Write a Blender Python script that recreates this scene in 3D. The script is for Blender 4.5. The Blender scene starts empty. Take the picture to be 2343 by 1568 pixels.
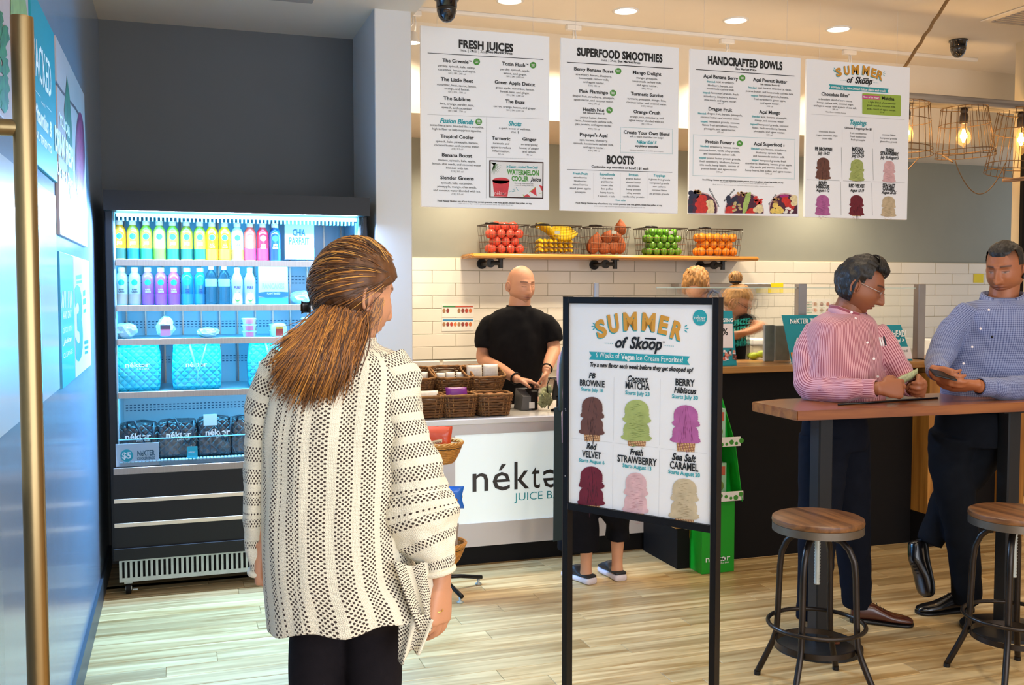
import bpy, bmesh, math, random
import numpy as np
from mathutils import Vector, Matrix, noise
R = math.radians
random.seed(7)
S = bpy.context.scene
COL = S.collection

# ---------------------------------------------------------------- camera
FPX, CX, CY = 2280.0, 1171.5, 784.0
YAW, PITCH, EYE = R(18.5), R(3.0), 1.58
cam_data = bpy.data.cameras.new('camera')
cam_data.sensor_width = 36.0
cam_data.lens = FPX / 2343.0 * 36.0
cam_data.clip_start = 0.05
cam = bpy.data.objects.new('camera', cam_data)
COL.objects.link(cam)
cam.location = (0, 0, EYE)
cam.rotation_euler = (R(90) - PITCH, 0, -YAW)
S.camera = cam
S.view_settings.view_transform = 'Standard'
S.view_settings.look = 'None'
S.view_settings.gamma = 1.0
S.view_settings.use_curve_mapping = False
S.view_settings.exposure = 0.0
S.cycles.max_bounces = 8
S.cycles.diffuse_bounces = 4
S.cycles.glossy_bounces = 3
S.cycles.transmission_bounces = 6
S.cycles.transparent_max_bounces = 12
S.cycles.sample_clamp_indirect = 4.0
S.cycles.caustics_reflective = False
S.cycles.caustics_refractive = False

# world: pale daylight coming in through the open shopfront behind the camera
W = bpy.data.worlds.new('daylight'); S.world = W
W.use_nodes = True
W.node_tree.nodes['Background'].inputs[0].default_value = (0.78, 0.86, 1.0, 1)
W.node_tree.nodes['Background'].inputs[1].default_value = 1.0

def lamp(name, kind, loc, energy, color, target=None, **kw):
    d = bpy.data.lights.new(name, kind)
    d.energy = energy; d.color = color
    for k, v in kw.items(): setattr(d, k, v)
    o = bpy.data.objects.new(name, d); COL.objects.link(o)
    o.location = loc
    if target is not None:
        o.rotation_euler = (Vector(target) - Vector(loc)).to_track_quat('-Z', 'Y').to_euler()
    return o

WARM = (1.0, 0.82, 0.60)
CEIL = 3.45
# rows of recessed cans: the visible row and the rows nearer the shopfront
can_spots = [(2.06, 6.2), (2.87, 6.18), (3.69, 6.15), (4.51, 6.12)]
for x, y in can_spots:
    lamp('can_light', 'SPOT', (x, y, CEIL - 0.03), 110, WARM, (x, y, 0), spot_size=R(120), spot_blend=0.7, shadow_soft_size=0.07)
for x in (2.2, 4.0, 5.6):
    lamp('can_light', 'SPOT', (x, 7.5, 2.78), 75, WARM, (x, 7.5, 0), spot_size=R(150), spot_blend=0.8, shadow_soft_size=0.07)
for x, y in [(0.9, 1.2), (2.4, 1.2), (4.0, 1.2), (5.6, 1.2), (1.9, 3.2), (3.4, 4.3), (5.2, 3.8)]:
    lamp('can_light', 'SPOT', (x, y, CEIL - 0.03), 50 if x > 3 else 95, WARM, (x, y, 0), spot_size=R(130), spot_blend=0.8, shadow_soft_size=0.08)
# daylight from the shopfront glazing behind the camera
lamp('shopfront_daylight', 'AREA', (1.6, -1.8, 1.7), 175, (0.93, 0.95, 1.0), (1.6, 5.0, 1.4), shape='RECTANGLE', size=5.5, size_y=2.6)
# cooler LED battens: under the canopy of the open fridge and under each of its shelves
ICE = (0.34, 0.57, 1.0)
ICE2 = (0.09, 0.56, 1.0)
lamp('canopy_led', 'AREA', (0.32, 5.365, 1.972), 125, ICE, (0.32, 4.45, 0.0), shape='RECTANGLE', size=1.2, size_y=0.03)

lamp('side_led', 'AREA', (0.925, 5.525, 1.35), 165, (0.02, 0.50, 1.0), (-0.4, 4.55, 1.2), shape='RECTANGLE', size=0.03, size_y=1.2)
# ---------------------------------------------------------------- pixel helpers (photo measurements -> metres)
FW = Vector((math.sin(YAW) * math.cos(PITCH), math.cos(YAW) * math.cos(PITCH), -math.sin(PITCH)))
RT = Vector((math.cos(YAW), -math.sin(YAW), 0))
UP = Vector((math.sin(YAW) * math.sin(PITCH), math.cos(YAW) * math.sin(PITCH), math.cos(PITCH)))
FH = Vector((math.sin(YAW), math.cos(YAW), 0))
EYEV = Vector((0, 0, EYE))
def ray(x, y): return FW + RT * ((x - CX) / FPX) - UP * ((y - CY) / FPX)
def PD(x, y, d): return EYEV + ray(x, y) * d                  # point at depth d
def PA(x, y, ax, val):
    r = ray(x, y); return EYEV + r * ((val - EYEV[ax]) / r[ax])
def PX(x, y, v): return PA(x, y, 0, v)
def PY(x, y, v): return PA(x, y, 1, v)
def PZ(x, y, v): return PA(x, y, 2, v)

# ---------------------------------------------------------------- materials
def lin(c):
    if isinstance(c, str):
        c = c.lstrip('#'); c = [int(c[i:i + 2], 16) / 255 for i in (0, 2, 4)]
    return tuple(x / 12.92 if x <= 0.04045 else ((x + 0.055) / 1.055) ** 2.4 for x in c) + (1.0,)
MATS = {}
class NT:
    def __init__(s, m): s.t = m.node_tree; s.b = s.t.nodes['Principled BSDF']
    def n(s, typ, **kw):
        nd = s.t.nodes.new(typ)
        for k, v in kw.items():
            if k.startswith('i_'): nd.inputs[int(k[2:])].default_value = v
            else: setattr(nd, k, v)
        return nd
    def l(s, a, ao, b, bi): s.t.links.new(a.outputs[ao], b.inputs[bi])
def mat(name, col, rough=0.5, metal=0.0, var=0.0, scale=8.0, bump=0.0, bscale=80.0, rnd=0.0, emit=0.0, ecol=None,
        spec=None, trans=0.0, ior=1.45, alpha=1.0, coat=0.0, sheen=0.0, sss=0.0, stretch=None, vcol=False):
    if name in MATS: return MATS[name]
    m = bpy.data.materials.new(name); m.use_nodes = True; MATS[name] = m
    N = NT(m); b = N.b
    c = lin(col)
    b.inputs['Base Color'].default_value = c
    b.inputs['Roughness'].default_value = rough
    b.inputs['Metallic'].default_value = metal
    if spec is not None: b.inputs['Specular IOR Level'].default_value = spec
    if trans: b.inputs['Transmission Weight'].default_value = trans; b.inputs['IOR'].default_value = ior
    if alpha < 1: b.inputs['Alpha'].default_value = alpha
    if coat: b.inputs['Coat Weight'].default_value = coat; b.inputs['Coat Roughness'].default_value = 0.1
    if sheen: b.inputs['Sheen Weight'].default_value = sheen
    if sss:
        b.inputs['Subsurface Weight'].default_value = sss
        b.inputs['Subsurface Radius'].default_value = (0.02, 0.008, 0.004)
        b.inputs['Subsurface Scale'].default_value = 0.5
    if emit:
        b.inputs['Emission Color'].default_value = lin(ecol) if ecol else c
        b.inputs['Emission Strength'].default_value = emit
    src = None
    if vcol:
        a = N.n('ShaderNodeVertexColor', layer_name='Col'); src = (a, 0)
    tc = None
    if var or bump:
        tc = N.n('ShaderNodeTexCoord'); mp = N.n('ShaderNodeMapping')
        N.l(tc, 3, mp, 0)
        if stretch: mp.inputs['Scale'].default_value = stretch
    if var or rnd:
        hsv = N.n('ShaderNodeHueSaturation')
        if src: N.l(src[0], src[1], hsv, 4)
        else: hsv.inputs[4].default_value = c
        last = None
        if var:
            nz = N.n('ShaderNodeTexNoise'); nz.inputs['Scale'].default_value = scale; nz.inputs['Detail'].default_value = 6
            N.l(mp, 0, nz, 0)
            mr = N.n('ShaderNodeMapRange'); mr.inputs[1].default_value = 0.3; mr.inputs[2].default_value = 0.7
            mr.inputs[3].default_value = 1 - var; mr.inputs[4].default_value = 1 + var
            N.l(nz, 0, mr, 0); last = mr
        if rnd:
            oi = N.n('ShaderNodeObjectInfo'); m2 = N.n('ShaderNodeMapRange')
            m2.inputs[3].default_value = 1 - rnd; m2.inputs[4].default_value = 1 + rnd
            N.l(oi, 5, m2, 0)
            if last:
                mu = N.n('ShaderNodeMath', operation='MULTIPLY'); N.l(last, 0, mu, 0); N.l(m2, 0, mu, 1); last = mu
            else: last = m2
        N.l(last, 0, hsv, 2); src = (hsv, 0)
    if src: N.l(src[0], src[1], b, 'Base Color')
    if bump:
        nz = N.n('ShaderNodeTexNoise'); nz.inputs['Scale'].default_value = bscale; nz.inputs['Detail'].default_value = 4
        N.l(mp, 0, nz, 0)
        bp = N.n('ShaderNodeBump'); bp.inputs['Strength'].default_value = min(1, bump); bp.inputs['Distance'].default_value = 0.004
        N.l(nz, 0, bp, 'Height'); N.l(bp, 0, b, 'Normal')
    return m

def wood(name, c1, c2, rough=0.4, axis=0, scale=1.0, rnd=0.0, coat=0.2):
    if name in MATS: return MATS[name]
    m = bpy.data.materials.new(name); m.use_nodes = True; MATS[name] = m
    N = NT(m); tc = N.n('ShaderNodeTexCoord'); mp = N.n('ShaderNodeMapping')
    sc = [22 * scale] * 3; sc[axis] = 1.3 * scale
    mp.inputs['Scale'].default_value = sc
    N.l(tc, 3, mp, 0)
    oi = N.n('ShaderNodeObjectInfo'); ad = N.n('ShaderNodeVectorMath', operation='ADD')
    ml = N.n('ShaderNodeMath', operation='MULTIPLY'); ml.inputs[1].default_value = 37.0
    N.l(oi, 5, ml, 0); N.l(mp, 0, ad, 0); N.l(ml, 0, ad, 1)
    nz = N.n('ShaderNodeTexNoise'); nz.inputs['Scale'].default_value = 1.0; nz.inputs['Detail'].default_value = 7; nz.inputs['Distortion'].default_value = 0.6
    N.l(ad, 0, nz, 0)
    cr = N.n('ShaderNodeValToRGB'); cr.color_ramp.elements[0].position = 0.32; cr.color_ramp.elements[1].position = 0.68
    cr.color_ramp.elements[0].color = lin(c1); cr.color_ramp.elements[1].color = lin(c2)
    N.l(nz, 0, cr, 0)
    src = cr
    if rnd:
        hsv = N.n('ShaderNodeHueSaturation'); mr = N.n('ShaderNodeMapRange')
        mr.inputs[3].default_value = 1 - rnd; mr.inputs[4].default_value = 1 + rnd * 0.6
        N.l(oi, 5, mr, 0); N.l(mr, 0, hsv, 2); N.l(cr, 0, hsv, 4); src = hsv
    N.l(src, 0, N.b, 'Base Color')
    N.b.inputs['Roughness'].default_value = rough
    N.b.inputs['Coat Weight'].default_value = coat
    N.b.inputs['Coat Roughness'].default_value = 0.25
    bp = N.n('ShaderNodeBump'); bp.inputs['Strength'].default_value = 0.15; bp.inputs['Distance'].default_value = 0.002
    N.l(nz, 0, bp, 'Height'); N.l(bp, 0, N.b, 'Normal')
    return m

# ---------------------------------------------------------------- mesh builder
def v3(a): return (float(a[0]), float(a[1]), float(a[2]))
class M:
    """collects geometry (world metres) and links it as one mesh object"""
    def __init__(s): s.v = []; s.f = []; s.uv = []; s.mi = []; s.c = []; s.cur = 0; s.col = None; s.has_uv = False
    def add(s, vs, fs, uvs=None):
        o = len(s.v); s.v.extend(v3(p) for p in vs)
        if s.col is not None: s.c.extend([s.col] * len(vs))
        for i, f in enumerate(fs):
            s.f.append(tuple(k + o for k in f)); s.mi.append(s.cur)
            s.uv.append(uvs[i] if uvs else None)
        if uvs: s.has_uv = True
        return s
    def bm(s, b, mtx=None):
        b.verts.index_update()
        vs = [(mtx @ v.co) if mtx is not None else v.co for v in b.verts]
        s.add(vs, [[v.index for v in f.verts] for f in b.faces]); b.free(); return s
    def box(s, x0, x1, y0, y1, z0, z1, bev=0.0, mtx=None, seg=1):
        b = bmesh.new(); bmesh.ops.create_cube(b, size=1)
        for v in b.verts: v.co = Vector(((x0 + x1) / 2 + v.co.x * (x1 - x0), (y0 + y1) / 2 + v.co.y * (y1 - y0), (z0 + z1) / 2 + v.co.z * (z1 - z0)))
        if bev: bmesh.ops.bevel(b, geom=list(b.edges), offset=bev, segments=seg, affect='EDGES', profile=0.5)
        return s.bm(b, mtx)
    def obox(s, c, ax, ay, az, bev=0.0):
        """box centred at c with half-extent vectors"""
        c, ax, ay, az = map(Vector, (c, ax, ay, az))
        mt = Matrix(((ax.x, ay.x, az.x, c.x), (ax.y, ay.y, az.y, c.y), (ax.z, ay.z, az.z, c.z), (0, 0, 0, 1)))
        b = bmesh.new(); bmesh.ops.create_cube(b, size=2)
        if bev:
            for v in b.verts: v.co = mt @ v.co
            bmesh.ops.bevel(b, geom=list(b.edges), offset=bev, segments=1, affect='EDGES', profile=0.5)
            return s.bm(b)
        return s.bm(b, mt)
    def cyl(s, p, q, r, r2=None, n=12, cap=True):
        p, q = Vector(p), Vector(q); r2 = r if r2 is None else r2
        d = (q - p).normalized(); a = d.orthogonal().normalized(); b = d.cross(a)
        vs = []
        for c, rr in ((p, r), (q, r2)):
            for i in range(n):
                t = 2 * math.pi * i / n; vs.append(c + (a * math.cos(t) + b * math.sin(t)) * rr)
        fs = [(i, (i + 1) % n, n + (i + 1) % n, n + i) for i in range(n)]
        if cap: fs += [tuple(range(n - 1, -1, -1)), tuple(range(n, 2 * n))]
        return s.add(vs, fs)
    def tube(s, pts, r, n=8, cap=True, closed=False):
        pts = [Vector(p) for p in pts]; m = len(pts); vs = []; a = None
        for i, p in enumerate(pts):
            if closed: d = pts[(i + 1) % m] - pts[i - 1]
            else: d = pts[min(i + 1, m - 1)] - pts[max(i - 1, 0)]
            d.normalize()
            if a is None: a = d.orthogonal().normalized()
            a = (a - d * a.dot(d)); a.normalize(); b = d.cross(a)
            rr = r[i] if isinstance(r, (list, tuple)) else r
            for k in range(n):
                t = 2 * math.pi * k / n; vs.append(p + (a * math.cos(t) + b * math.sin(t)) * rr)
        fs = []
        for i in range(m if closed else m - 1):
            j = (i + 1) % m
            for k in range(n):
                fs.append((i * n + k, i * n + (k + 1) % n, j * n + (k + 1) % n, j * n + k))
        if cap and not closed: fs += [tuple(range(n - 1, -1, -1)), tuple(range((m - 1) * n, m * n))]
        return s.add(vs, fs)
    def lathe(s, prof, c=(0, 0, 0), n=24, cap=True, sx=1.0, sy=1.0):
        """prof: list of (r, z)"""
        vs = []; m = len(prof)
        for r_, z in prof:
            for k in range(n):
                t = 2 * math.pi * k / n; vs.append((c[0] + r_ * sx * math.cos(t), c[1] + r_ * sy * math.sin(t), c[2] + z))
        fs = []
        for i in range(m - 1):
            for k in range(n): fs.append((i * n + k, i * n + (k + 1) % n, (i + 1) * n + (k + 1) % n, (i + 1) * n + k))
        if cap: fs += [tuple(range(n - 1, -1, -1)), tuple(range((m - 1) * n, m * n))]
        return s.add(vs, fs)
    def ball(s, c, r, n=12, m=8, rot=None):
        rx, ry, rz = (r, r, r) if not isinstance(r, (tuple, list)) else r
        vs = []; c = Vector(c)
        for i in range(m + 1):
            ph = -math.pi / 2 + math.pi * i / m
            ph = max(-1.5707, min(1.5707, ph)); cr = max(math.cos(ph), 0.001)
            for k in range(n):
                t = 2 * math.pi * k / n
                p = Vector((rx * cr * math.cos(t), ry * cr * math.sin(t), rz * math.sin(ph)))
                if rot is not None: p = rot @ p
                vs.append(c + p)
        fs = []
        for i in range(m):
            for k in range(n): fs.append((i * n + k, i * n + (k + 1) % n, (i + 1) * n + (k + 1) % n, (i + 1) * n + k))
        return s.add(vs, fs)
    def quad(s, a, b, c, d): return s.add([a, b, c, d], [(0, 1, 2, 3)], [[(0, 0), (1, 0), (1, 1), (0, 1)]])
    def prism(s, pts, h):
        """closed polygon of 3D points extruded by vector h"""
        n = len(pts); h = Vector(h); pts = [Vector(p) for p in pts]
        return s.add(pts + [p + h for p in pts], [tuple(range(n - 1, -1, -1)), tuple(range(n, 2 * n))] + [(i, (i + 1) % n, n + (i + 1) % n, n + i) for i in range(n)])
    def loft(s, secs, n=32, k=6, e=2.0, cap=True, fold=0.0, ff=9.0, fz=1.0, seed=0.0, uscale=None, arc=None):
        """secs: (centre, a, b): centre and two radius vectors per section, smoothed between sections"""
        P = np.array([[*sc[0], *sc[1], *sc[2]] for sc in secs], float)
        m = len(P); out = []
        for i in range(m - 1):
            p0, p1, p2, p3 = P[max(i - 1, 0)], P[i], P[i + 1], P[min(i + 2, m - 1)]
            for j in range(k):
                t = j / k
                out.append(0.5 * ((2 * p1) + (-p0 + p2) * t + (2 * p0 - 5 * p1 + 4 * p2 - p3) * t * t + (-p0 + 3 * p1 - 3 * p2 + p3) * t ** 3))
        out.append(P[-1]); out = np.array(out); L = len(out)
        if arc is None: th = np.linspace(0, 2 * np.pi, n + 1)
        else: th = np.linspace(arc[0], arc[1], n + 1)
        ct, st = np.cos(th), np.sin(th)
        ct = np.sign(ct) * np.abs(ct) ** (2 / e); st = np.sign(st) * np.abs(st) ** (2 / e)
        V = out[:, None, 0:3] + out[:, None, 3:6] * ct[None, :, None] + out[:, None, 6:9] * st[None, :, None]
        N1 = n + 1
        if fold:
            for i in range(L):
                for j in range(N1):
                    p = V[i, j]; q = Vector((p[0] * ff, p[1] * ff, p[2] * ff * fz)) + Vector((seed, seed * 1.7, 0))
                    w = noise.noise(q) + 0.5 * noise.noise(q * 2.1)
                    c_ = out[i, 0:3]; dr = p - c_; ln = np.linalg.norm(dr) + 1e-6
                    V[i, j] = p + dr / ln * fold * w
            if arc is None: V[:, -1] = V[:, 0]
        rad = (np.linalg.norm(out[:, 3:6], axis=1) + np.linalg.norm(out[:, 6:9], axis=1)) / 2
        ur = rad.mean() if uscale is None else uscale
        vv = np.concatenate([[0], np.cumsum(np.linalg.norm(np.diff(out[:, :3], axis=0), axis=1))])
        vs = [tuple(p) for p in V.reshape(-1, 3)]
        fs = []; uvs = []
        for i in range(L - 1):
            for j in range(n):
                fs.append((i * N1 + j, i * N1 + j + 1, (i + 1) * N1 + j + 1, (i + 1) * N1 + j))
                u0, u1 = th[j] * ur, th[j + 1] * ur
                uvs.append([(u0, vv[i]), (u1, vv[i]), (u1, vv[i + 1]), (u0, vv[i + 1])])
        if cap:
            for i in (0, L - 1):
                ring = [i * N1 + j for j in range(n)]
                if i: fs.append(tuple(ring))
                else: fs.append(tuple(reversed(ring)))
                uvs.append([(0, 0)] * n)
        return s.add(vs, fs, uvs)
    def limb(s, pts, rad, n=16, k=5, ref=(0, 0, 1), flat=1.0, **kw):
        """tapered round limb through points; flat squashes along the second axis"""
        pts = [Vector(p) for p in pts]; secs = []; pa = None
        for i, p in enumerate(pts):
            d = (pts[min(i + 1, len(pts) - 1)] - pts[max(i - 1, 0)]).normalized()
            rv = Vector(ref).normalized() if pa is None else pa
            if pa is None and abs(d.dot(rv)) > 0.93: rv = FH
            a = rv - d * d.dot(rv); a.normalize(); pa = a; b = d.cross(a)
            r = rad[i]; r1, r2 = (r, r * flat) if not isinstance(r, (tuple, list)) else r
            secs.append((p, a * r1, b * r2))
        return s.loft(secs, n=n, k=k, **kw)
    def build(s, name, mats, parent=None, smooth=False, auto=None, sub=0):
        if not isinstance(mats, (list, tuple)): mats = [mats]
        off = Vector((0, 0, 0))
        if parent is not None:
            pt = parent
            while pt is not None: off += pt.location; pt = pt.parent
        me = bpy.data.meshes.new(name)
        vs = np.array(s.v, dtype=np.float32)
        if len(vs): vs = vs - np.array(off, dtype=np.float32)
        me.from_pydata([], [], [])
        me = bpy.data.meshes.new(name)
        me.from_pydata(vs.tolist(), [], s.f)
        for m_ in mats: me.materials.append(m_)
        if len(mats) > 1: me.polygons.foreach_set('material_index', s.mi)
        if s.has_uv:
            ul = me.uv_layers.new(name='UVMap'); flat = []
            for f, u in zip(s.f, s.uv):
                if u is None: flat.extend([0.0] * (2 * len(f)))
                else:
                    for q in u: flat.extend(q)
            ul.data.foreach_set('uv', flat)
        if s.c and len(s.c) == len(s.v):
            ca = me.color_attributes.new('Col', 'FLOAT_COLOR', 'POINT')
            ca.data.foreach_set('color', [x for c in s.c for x in c])
        if smooth: me.polygons.foreach_set('use_smooth', [True] * len(me.polygons))
        me.update()
        if auto is not None:
            me.set_sharp_from_angle(angle=R(auto)) if hasattr(me, 'set_sharp_from_angle') else None
        o = bpy.data.objects.new(name, me); COL.objects.link(o)
        if parent is not None: o.parent = parent
        return o

def tag(o, label=None, cat=None, group=None, kind=None):
    if label: o['label'] = label
    if cat: o['category'] = cat
    if group: o['group'] = group
    if kind: o['kind'] = kind
    return o
def thing(name, loc, label, cat, group=None):
    o = bpy.data.objects.new(name, None); COL.objects.link(o); o.location = loc
    o.empty_display_size = 0.1
    return tag(o, label, cat, group)
def dup(src, loc, rotz=None, label=None, group=None):
    def cp(o, par):
        c = o.copy(); COL.objects.link(c)
        if par is not None: c.parent = par
        for ch in kids.get(o.name, []): cp(ch, c)
        return c
    kids = {}
    st = [src]
    while st:
        q = st.pop(); kids[q.name] = list(q.children); st.extend(q.children)
    r = cp(src, None); r.location = loc
    if rotz is not None: r.rotation_euler = (0, 0, rotz)
    if label: r['label'] = label
    if group: r['group'] = group
    return r
def remesh(m, name, mats, parent, voxel, smooth_it=4, col=None, disp=None):
    """fuse the overlapping closed pieces of a builder into one continuous surface"""
    o = m.build(name, mats, parent)
    md = o.modifiers.new('r', 'REMESH'); md.mode = 'VOXEL'; md.voxel_size = voxel
    sm = o.modifiers.new('s', 'SMOOTH'); sm.iterations = smooth_it; sm.factor = 0.6
    dg = bpy.context.evaluated_depsgraph_get()
    me = bpy.data.meshes.new_from_object(o.evaluated_get(dg))
    o.modifiers.clear(); old = o.data; o.data = me; bpy.data.meshes.remove(old)
    me.materials.clear()
    for q in (mats if isinstance(mats, (list, tuple)) else [mats]): me.materials.append(q)
    me.polygons.foreach_set('use_smooth', [True] * len(me.polygons))
    me.polygons.foreach_set('material_index', [0] * len(me.polygons))
    return o

def cloth(mb, name, m, parent, voxel=0.007, it=5):
    """fuse torso and sleeves of a garment into one surface, keeping the run of the weave"""
    from mathutils.bvhtree import BVHTree
    from mathutils.interpolate import poly_3d_calc
    src = [Vector(v) for v in mb.v]; bv = BVHTree.FromPolygons(src, mb.f)
    o = remesh(mb, name, m, parent, voxel, it); me = o.data; off = parent.location; uvv = []
    for v in me.vertices:
        loc, _, fi, _ = bv.find_nearest(v.co + off); u = mb.uv[fi]
        w = poly_3d_calc([src[k] for k in mb.f[fi]], loc); uvv.append((sum(a * b[0] for a, b in zip(w, u)), sum(a * b[1] for a, b in zip(w, u))))
    for l in list(me.uv_layers): me.uv_layers.remove(l)
    ul = me.uv_layers.new(name='UVMap'); li = np.zeros(len(me.loops), dtype=np.int32); me.loops.foreach_get('vertex_index', li)
    ul.data.foreach_set('uv', np.array(uvv)[li].ravel()); return o

# ---------------------------------------------------------------- lettering
TQ = []      # (string, style, matrix pieces, material, sign key)
class Plane:
    """a flat printed surface standing in the room; crop coordinates of the photo are read onto it"""
    def __init__(s, pt, n, ox=0, oy=0, sc=1.0, off=0.003):
        s.n = Vector(n).normalized(); s.off = off
        s.pt = Vector(pt) + s.n * off; s.ox, s.oy, s.sc = ox, oy, sc
        s.r = Vector((0, 0, 1)).cross(s.n).normalized(); s.u = s.n.cross(s.r).normalized()
    def crop(s, ox, oy, sc): s.ox, s.oy, s.sc = ox, oy, sc; return s
    def p(s, x, y, lift=0.0):
        r = ray(s.ox + x / s.sc, s.oy + y / s.sc)
        t = ((s.pt + s.n * lift) - EYEV).dot(s.n) / r.dot(s.n)
        return EYEV + r * t
    def txt(s, key, t, x0, x1, yb, h, m, st='N', ang=0.0, lift=0.0):
        c = s.p((x0 + x1) / 2, yb, lift)
        w = abs((s.p(x1, yb, lift) - s.p(x0, yb, lift)).dot(s.r))
        hh = abs((s.p((x0 + x1) / 2, yb - h, lift) - c).dot(s.u))
        TQ.append((t, st, c, s.r, s.u, w, hh, m, key, R(ang)))
    def poly(s, mb, pts, lift=0.0, crop=True):
        q = [s.p(x, y, lift) for x, y in pts]
        # keep the face turned to the viewer
        nn = (q[1] - q[0]).cross(q[2] - q[1])
        mb.add(q, [tuple(range(len(q)))])
    def disc(s, mb, x, y, rx, ry=None, n=20, lift=0.0):
        ry = ry or rx
        s.poly(mb, [(x + rx * math.cos(2 * math.pi * i / n), y - ry * math.sin(2 * math.pi * i / n)) for i in range(n)], lift)
    def rect(s, mb, x0, y0, x1, y1, lift=0.0, slope=0.0):
        s.poly(mb, [(x0, y1), (x1, y1 + slope * (x1 - x0)), (x1, y0 + slope * (x1 - x0)), (x0, y0)], lift)
STY = {'N': (0.004, 0, 2), 'B': (0.026, 0, 2), 'H': (0.046, 0, 3), 'S': (0.034, 0.28, 3), 'L': (-0.006, 0, 4), 'X': (0.045, 0, 3), 'I': (0.0, 0.25, 1)}
SIGNS = {}   # key -> parent object
def flush_text():
    uniq = {}
    for t, st in [q[:2] for q in TQ] + [(w, q[1]) for q in TQ if 'ə' in q[0] for w in (q[0].split('ə')[0] + '.', q[0].split('ə')[0] + 'e')]:
        if (t, st) not in uniq:
            c = bpy.data.curves.new('tmp', 'FONT'); c.body = t.replace('ə', 'e')
            o_, sh, ru = STY[st]; c.offset = o_; c.shear = sh; c.resolution_u = ru; c.fill_mode = 'BOTH'
            if st == 'H': c.space_character = 1.05
            o = bpy.data.objects.new('tmp', c); COL.objects.link(o); uniq[(t, st)] = o
    bpy.context.view_layer.update()
    dg = bpy.context.evaluated_depsgraph_get()
    geo = {}
    for k, o in uniq.items():
        me = o.evaluated_get(dg).to_mesh()
        vs = np.zeros(len(me.vertices) * 3); me.vertices.foreach_get('co', vs); vs = vs.reshape(-1, 3)
        fs = [tuple(p.vertices) for p in me.polygons]
        geo[k] = (vs, fs); o.evaluated_get(dg).to_mesh_clear()
    for (t, st), (vs, fs) in geo.items():      # the turned e of the logo
        if 'ə' in t:
            w = t.split('ə')[0]; x1 = geo[(w + 'e', st)][0][:, 0].max(); e0 = geo[(w + '.', st)][0][:, 0]; x0 = x1 - 0.46
            k = (vs[:, 0] > x0 - 0.02) & (vs[:, 0] < x1 + 0.001); k &= vs[:, 0] >= x0 - 0.02
            cx_ = (vs[k, 0].min() + vs[k, 0].max()) / 2; vs[k, 0] = 2 * cx_ - vs[k, 0]; vs[k, 1] = 0.449 - vs[k, 1]
    for o in uniq.values():
        c = o.data; bpy.data.objects.remove(o); bpy.data.curves.remove(c)
    by = {}
    for q in TQ: by.setdefault(q[8], []).append(q)
    for key, items in by.items():
        parent, nm = SIGNS[key]; mb = M(); mats = []
        for t, st, c, r_, u_, w, hh, m, _, ang in items:
            vs, fs = geo[(t, st)]
            if not len(vs): continue
            x0, x1 = vs[:, 0].min(), vs[:, 0].max()
            sx = w / max(x1 - x0, 1e-4); sy = hh / 0.682
            X = (vs[:, 0] - (x0 + x1) / 2) * sx; Yv = vs[:, 1] * sy
            ca, sa = math.cos(ang), math.sin(ang)
            X, Yv = X * ca - Yv * sa, X * sa + Yv * ca
            P = np.array(c)[None, :] + X[:, None] * np.array(r_)[None, :] + Yv[:, None] * np.array(u_)[None, :]
            if m not in mats: mats.append(m)
            mb.cur = mats.index(m); mb.add([tuple(p) for p in P], fs)
        mb.build(nm, mats, parent)
# ---------------------------------------------------------------- common materials
m_wallgrey = mat('wall_blue_grey_gloss', '#8492a6', 0.24, var=0.03, scale=3, bump=0.05, bscale=150, coat=0.25)
m_niche = mat('niche_dark_grey', '#5c5d5c', 0.7, var=0.03, scale=3)
m_cream = mat('ceiling_cream', '#e6dccb', 0.75, var=0.015, scale=4)
m_white = mat('pillar_white', '#dfdbd6', 0.6, var=0.01, scale=4)
m_sage = mat('wall_sage_grey', '#94978c', 0.55, var=0.03, scale=3)
m_tile = mat('glazed_tile', '#efe8d8', 0.12, rnd=0.03, bump=0.04, bscale=12, coat=0.4)
m_grout = mat('grout', '#c9bfa9', 0.9)
m_black = mat('black_paint', '#121111', 0.35, spec=0.3, var=0.1, scale=5)
m_blackm = mat('black_matt', '#0f0c0b', 0.65, spec=0.2, var=0.08, scale=5)
m_base = mat('baseboard_dark', '#35404a', 0.4, var=0.06)
m_steel = mat('brushed_steel', '#b9b4ae', 0.32, 1.0, var=0.08, scale=3, stretch=(1, 60, 60))
m_alu = mat('aluminium', '#a8a4a2', 0.38, 0.9, var=0.05)
m_galv = mat('galvanised_steel', '#aeb3ac', 0.45, 0.35, var=0.1, scale=25)
m_brass = mat('satin_bronze', '#a18a62', 0.3, 1.0, var=0.06, scale=4, stretch=(40, 40, 1))
m_glass = mat('clear_glass', '#f2fbf8', 0.02, trans=1.0, ior=1.05, alpha=0.35)
m_teal = mat('print_teal', '#2aa3ad', 0.5, var=0.02)
m_tealp = mat('print_teal_deep', '#0e8f9d', 0.45, var=0.03)
m_ink = mat('print_black', '#161616', 0.6)
m_grey = mat('print_grey', '#4b4b4b', 0.6)
m_paper = mat('print_paper', '#f4f3f3', 0.55, var=0.01)
m_wht = mat('print_white', '#f7f7f5', 0.5)
m_grn = mat('print_green', '#4f9a3a', 0.5)
m_lime = mat('print_lime', '#a2bf4d', 0.5, var=0.02)
m_pink = mat('print_pink', '#d2508c', 0.5)
m_org = mat('print_orange', '#d99a33', 0.5)
m_oak = wood('oak_honey', '#8a5a26', '#b98545', 0.35, axis=0, scale=1.2)
m_oakz = wood('oak_upright', '#8d581c', '#bb7f35', 0.4, axis=2, scale=1.2)
m_plank = wood('maple_board', '#a07a45', '#dfc18a', 0.36, axis=0, scale=1.0, rnd=0.2, coat=0.15)
m_table = wood('bar_top_wood', '#71390f', '#9c5c22', 0.25, axis=0, scale=1.0, coat=0.3)
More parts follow.
